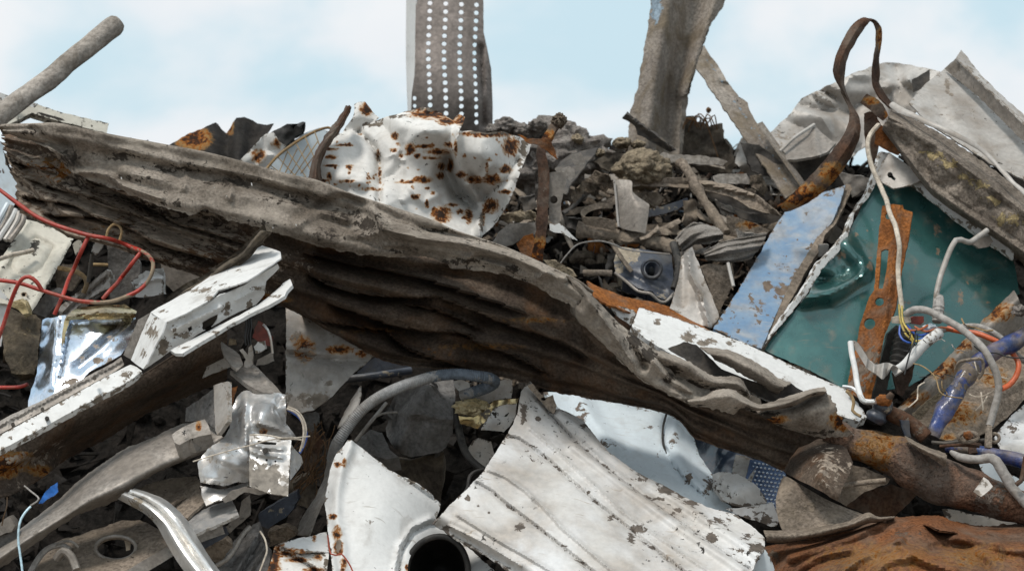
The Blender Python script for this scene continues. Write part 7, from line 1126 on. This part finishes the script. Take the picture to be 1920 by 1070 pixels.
for nm, lb, pts, m, d in [('dark_cavity_plate', 'dark plate standing in the gap below the white beam', [(350, 720), (440, 690), (530, 640), (520, 760), (500, 830), (380, 860)], 'dark_steel', 6.05), ('small_white_tip', 'small pale tip poking out below the white beam', [(330, 780), (348, 735), (362, 745), (368, 775), (345, 790)], 'pale_grey_metal', 5.9), ('tan_fragment', 'tan fragment above the wing of the forked fitting', [(640, 640), (650, 605), (682, 608), (686, 640)], 'tan_earth', 5.8)]:
    pan(nm, lb, 'scrap', 'D', pts, d, m, th=.01, step=5, amp=.006)
# bottom left
sheet('aluminium_trim', 'long bright aluminium trim strip curving down to the bottom edge', 'trim strip', 'C', [
    [(625, 685, 5.42), (700, 725, 5.38), (770, 765, 5.34), (830, 825, 5.3), (872, 900, 5.25), (930, 1000, 5.2), (1000, 1100, 5.14), (1060, 1180, 5.1)],
    [(650, 665, 5.38), (730, 700, 5.33), (800, 745, 5.28), (868, 810, 5.24), (920, 890, 5.19), (980, 985, 5.14), (1060, 1090, 5.08), (1120, 1180, 5.04)],
    [(665, 655, 5.42), (750, 692, 5.37), (830, 742, 5.32), (900, 812, 5.28), (955, 885, 5.23), (1020, 985, 5.18), (1090, 1085, 5.12), (1150, 1180, 5.08)],
    [(690, 648, 5.38), (780, 680, 5.33), (870, 735, 5.28), (935, 810, 5.24), (990, 885, 5.19), (1060, 985, 5.14), (1125, 1080, 5.08), (1190, 1180, 5.04)],
    [(712, 638, 5.44), (800, 668, 5.4), (880, 705, 5.36), (980, 800, 5.31), (1050, 915, 5.26), (1110, 1010, 5.2), (1170, 1090, 5.14), (1240, 1180, 5.1)]], 90, 26, 'aluminium_trim', th=.003, amp=.003, edge=(0, 0, 4, 0), mud=[(720, 720, 50, 60, .8), (800, 790, 40, 30, .6)])
hk = thing('holed_casting', 'grey-brown plate with an oval hole at the bottom left', 'plate', C3('C', 600, 1070, 5.5))
pan('plate_body', None, None, 'C', [(110, 1200), (150, 1060), (205, 995), (250, 940), (330, 900), (420, 880), (520, 845), (640, 805), (740, 800), (862, 862), (925, 958), (860, 990), (760, 1035), (700, 1080), (660, 1200)], [(150, 1100, 5.42), (420, 880, 5.6), (700, 805, 5.62), (920, 960, 5.42), (640, 1150, 5.3)], 'muddy_metal', hk, th=.008, step=5, amp=.012, fr=6, holes=[('o', 612, 950, 100, 58)], cr=[([(380, 950), (500, 880), (700, 850), (900, 930)], .015, 40)])
tube('hole_rim', None, None, 'C', ring('C', 612, 950, 106, 62, 5.47, 30), 'grey_steel', hk, r=10, ns=8, closed=True)
pan('inner_tab', 'pale tab seen inside the oval hole', 'tab', 'C', [(658, 900), (690, 895), (684, 960), (664, 962)], 5.6, 'beige_cable', th=.01, step=4, amp=.002)
tube('bottom_rail', 'straight grey rail under the plate with the oval hole', 'rail', 'C', [(600, 1150, 5.28, 34), (760, 1050, 5.32, 34), (940, 940, 5.38, 30), (1180, 850, 5.42, 26)], 'grey_steel', ns=4, square=True, flat=.6, mud=[(900, 960, 200, 30, .5)])
pan('tilted_plate', 'light grey-brown tilted plate above the plate with the oval hole', 'plate', 'C', [(700, 640), (780, 610), (900, 580), (1040, 570), (1066, 612), (1030, 660), (960, 700), (905, 738), (860, 700)], [(700, 640, 5.56), (1040, 570, 5.58), (905, 738, 5.46)], 'muddy_metal', th=.006, amp=.01, cr=[([(900, 720), (1050, 600)], .02, 14)])
for nm, lb, pth, m, r_ in [
    ('grey_hose_end', 'grey tube end curling at the lower left beside the oval hole', [(130, 1120, 5.4), (190, 1020, 5.42), (250, 955, 5.44), (320, 935, 5.44), (370, 960, 5.43)], 'grey_cable', 16),
    ('curled_wire', 'thin curled wire lying on the plate left of the oval hole', [(280, 950, 5.44), (330, 915, 5.43), (380, 915, 5.42), (415, 945, 5.42)], 'grey_cable', 7),
    ('folded_tube', 'folded grey tube piece left of the oval hole', [(300, 1000, 5.38), (340, 960, 5.37), (380, 990, 5.36), (400, 1060, 5.34)], 'grey_steel', 22),
    ('pale_blue_wire', 'pale blue wire hanging down at the left edge', [(160, 728, 5.28), (130, 760, 5.27), (103, 815, 5.26), (96, 900, 5.25), (108, 990, 5.24), (118, 1060, 5.23), (124, 1140, 5.22)], 'pale_blue_wire', 6),
    ('brown_wire', 'thin brown wire hanging from the brown channel at the left edge', [(38, 680, 5.3), (36, 730, 5.29), (18, 790, 5.28), (10, 830, 5.28)], 'root_fibre', 3.5),
    ('black_wire_end', 'dark wire tied to the blue plastic tag', [(130, 620, 5.36), (165, 650, 5.32), (205, 690, 5.28), (160, 725, 5.28)], 'grey_cable', 4.5)]:
    tube(nm, lb, 'wire', 'C', pth, m, r=r_, ns=8)
pan('blue_tag', 'bright blue plastic tag on the curved grey beam', 'tag', 'C', [(205, 712), (220, 685), (240, 648), (268, 625), (302, 602), (306, 650), (280, 672), (248, 692), (225, 712)], 5.3, 'blue_plastic', th=.006, step=3.5, amp=.006, fr=14)
pan('small_grey_box', 'small grey box end at the left edge below the curved beam', 'box', 'C', [(-60, 850), (0, 815), (45, 782), (62, 800), (80, 832), (60, 862), (20, 875), (-60, 905)], 5.36, 'grey_steel', th=.05, step=4, amp=.002)
pan('low_grey_box', 'larger grey box at the left edge under the small box end', 'box', 'C', [(-60, 910), (20, 878), (62, 862), (92, 900), (75, 950), (30, 985), (-60, 1010)], 5.38, 'cast_iron', th=.05, step=5, amp=.004)
pg = thing('motor_casting', 'dark finned motor casting at the bottom between the trim strip and the white box', 'motor', C3('E', 360, 1060, 5.5))
pan('casing', None, None, 'E', [(270, 1060), (300, 990), (360, 900), (402, 825), (442, 808), (440, 860), (432, 905), (480, 930), (505, 960), (480, 1080), (420, 1160), (260, 1160)], [(300, 990, 5.5), (440, 810, 5.6), (480, 1080, 5.42)], 'cast_iron', pg, th=.06, step=4.5, amp=.01, cr=[([(300, 1100), (420, 890)], .03, 16), ([(360, 1110), (470, 940)], .03, 16), ([(330, 1110), (445, 910)], -.02, 12)])
tube('casing_rod', None, None, 'E', [(215, 1040, 5.42), (270, 1010, 5.42), (310, 960, 5.43), (350, 890, 5.45), (392, 840, 5.48)], 'grey_steel', pg, r=13, ns=10)
tube('pale_lead', 'pale thin lead hanging beside the dark motor casting', 'wire', 'E', [(445, 860, 5.4), (470, 900, 5.38), (480, 960, 5.37), (465, 1010, 5.36), (440, 1080, 5.34)], 'beige_cable', r=5, ns=6)
pan('grey_lug_scrap', 'grey rounded scrap left of the dark motor casting', 'scrap', 'E', [(150, 960), (200, 920), (260, 900), (300, 930), (290, 1000), (230, 1040), (180, 1010)], 5.5, 'muddy_metal', th=.03, step=5, amp=.02, fr=9)
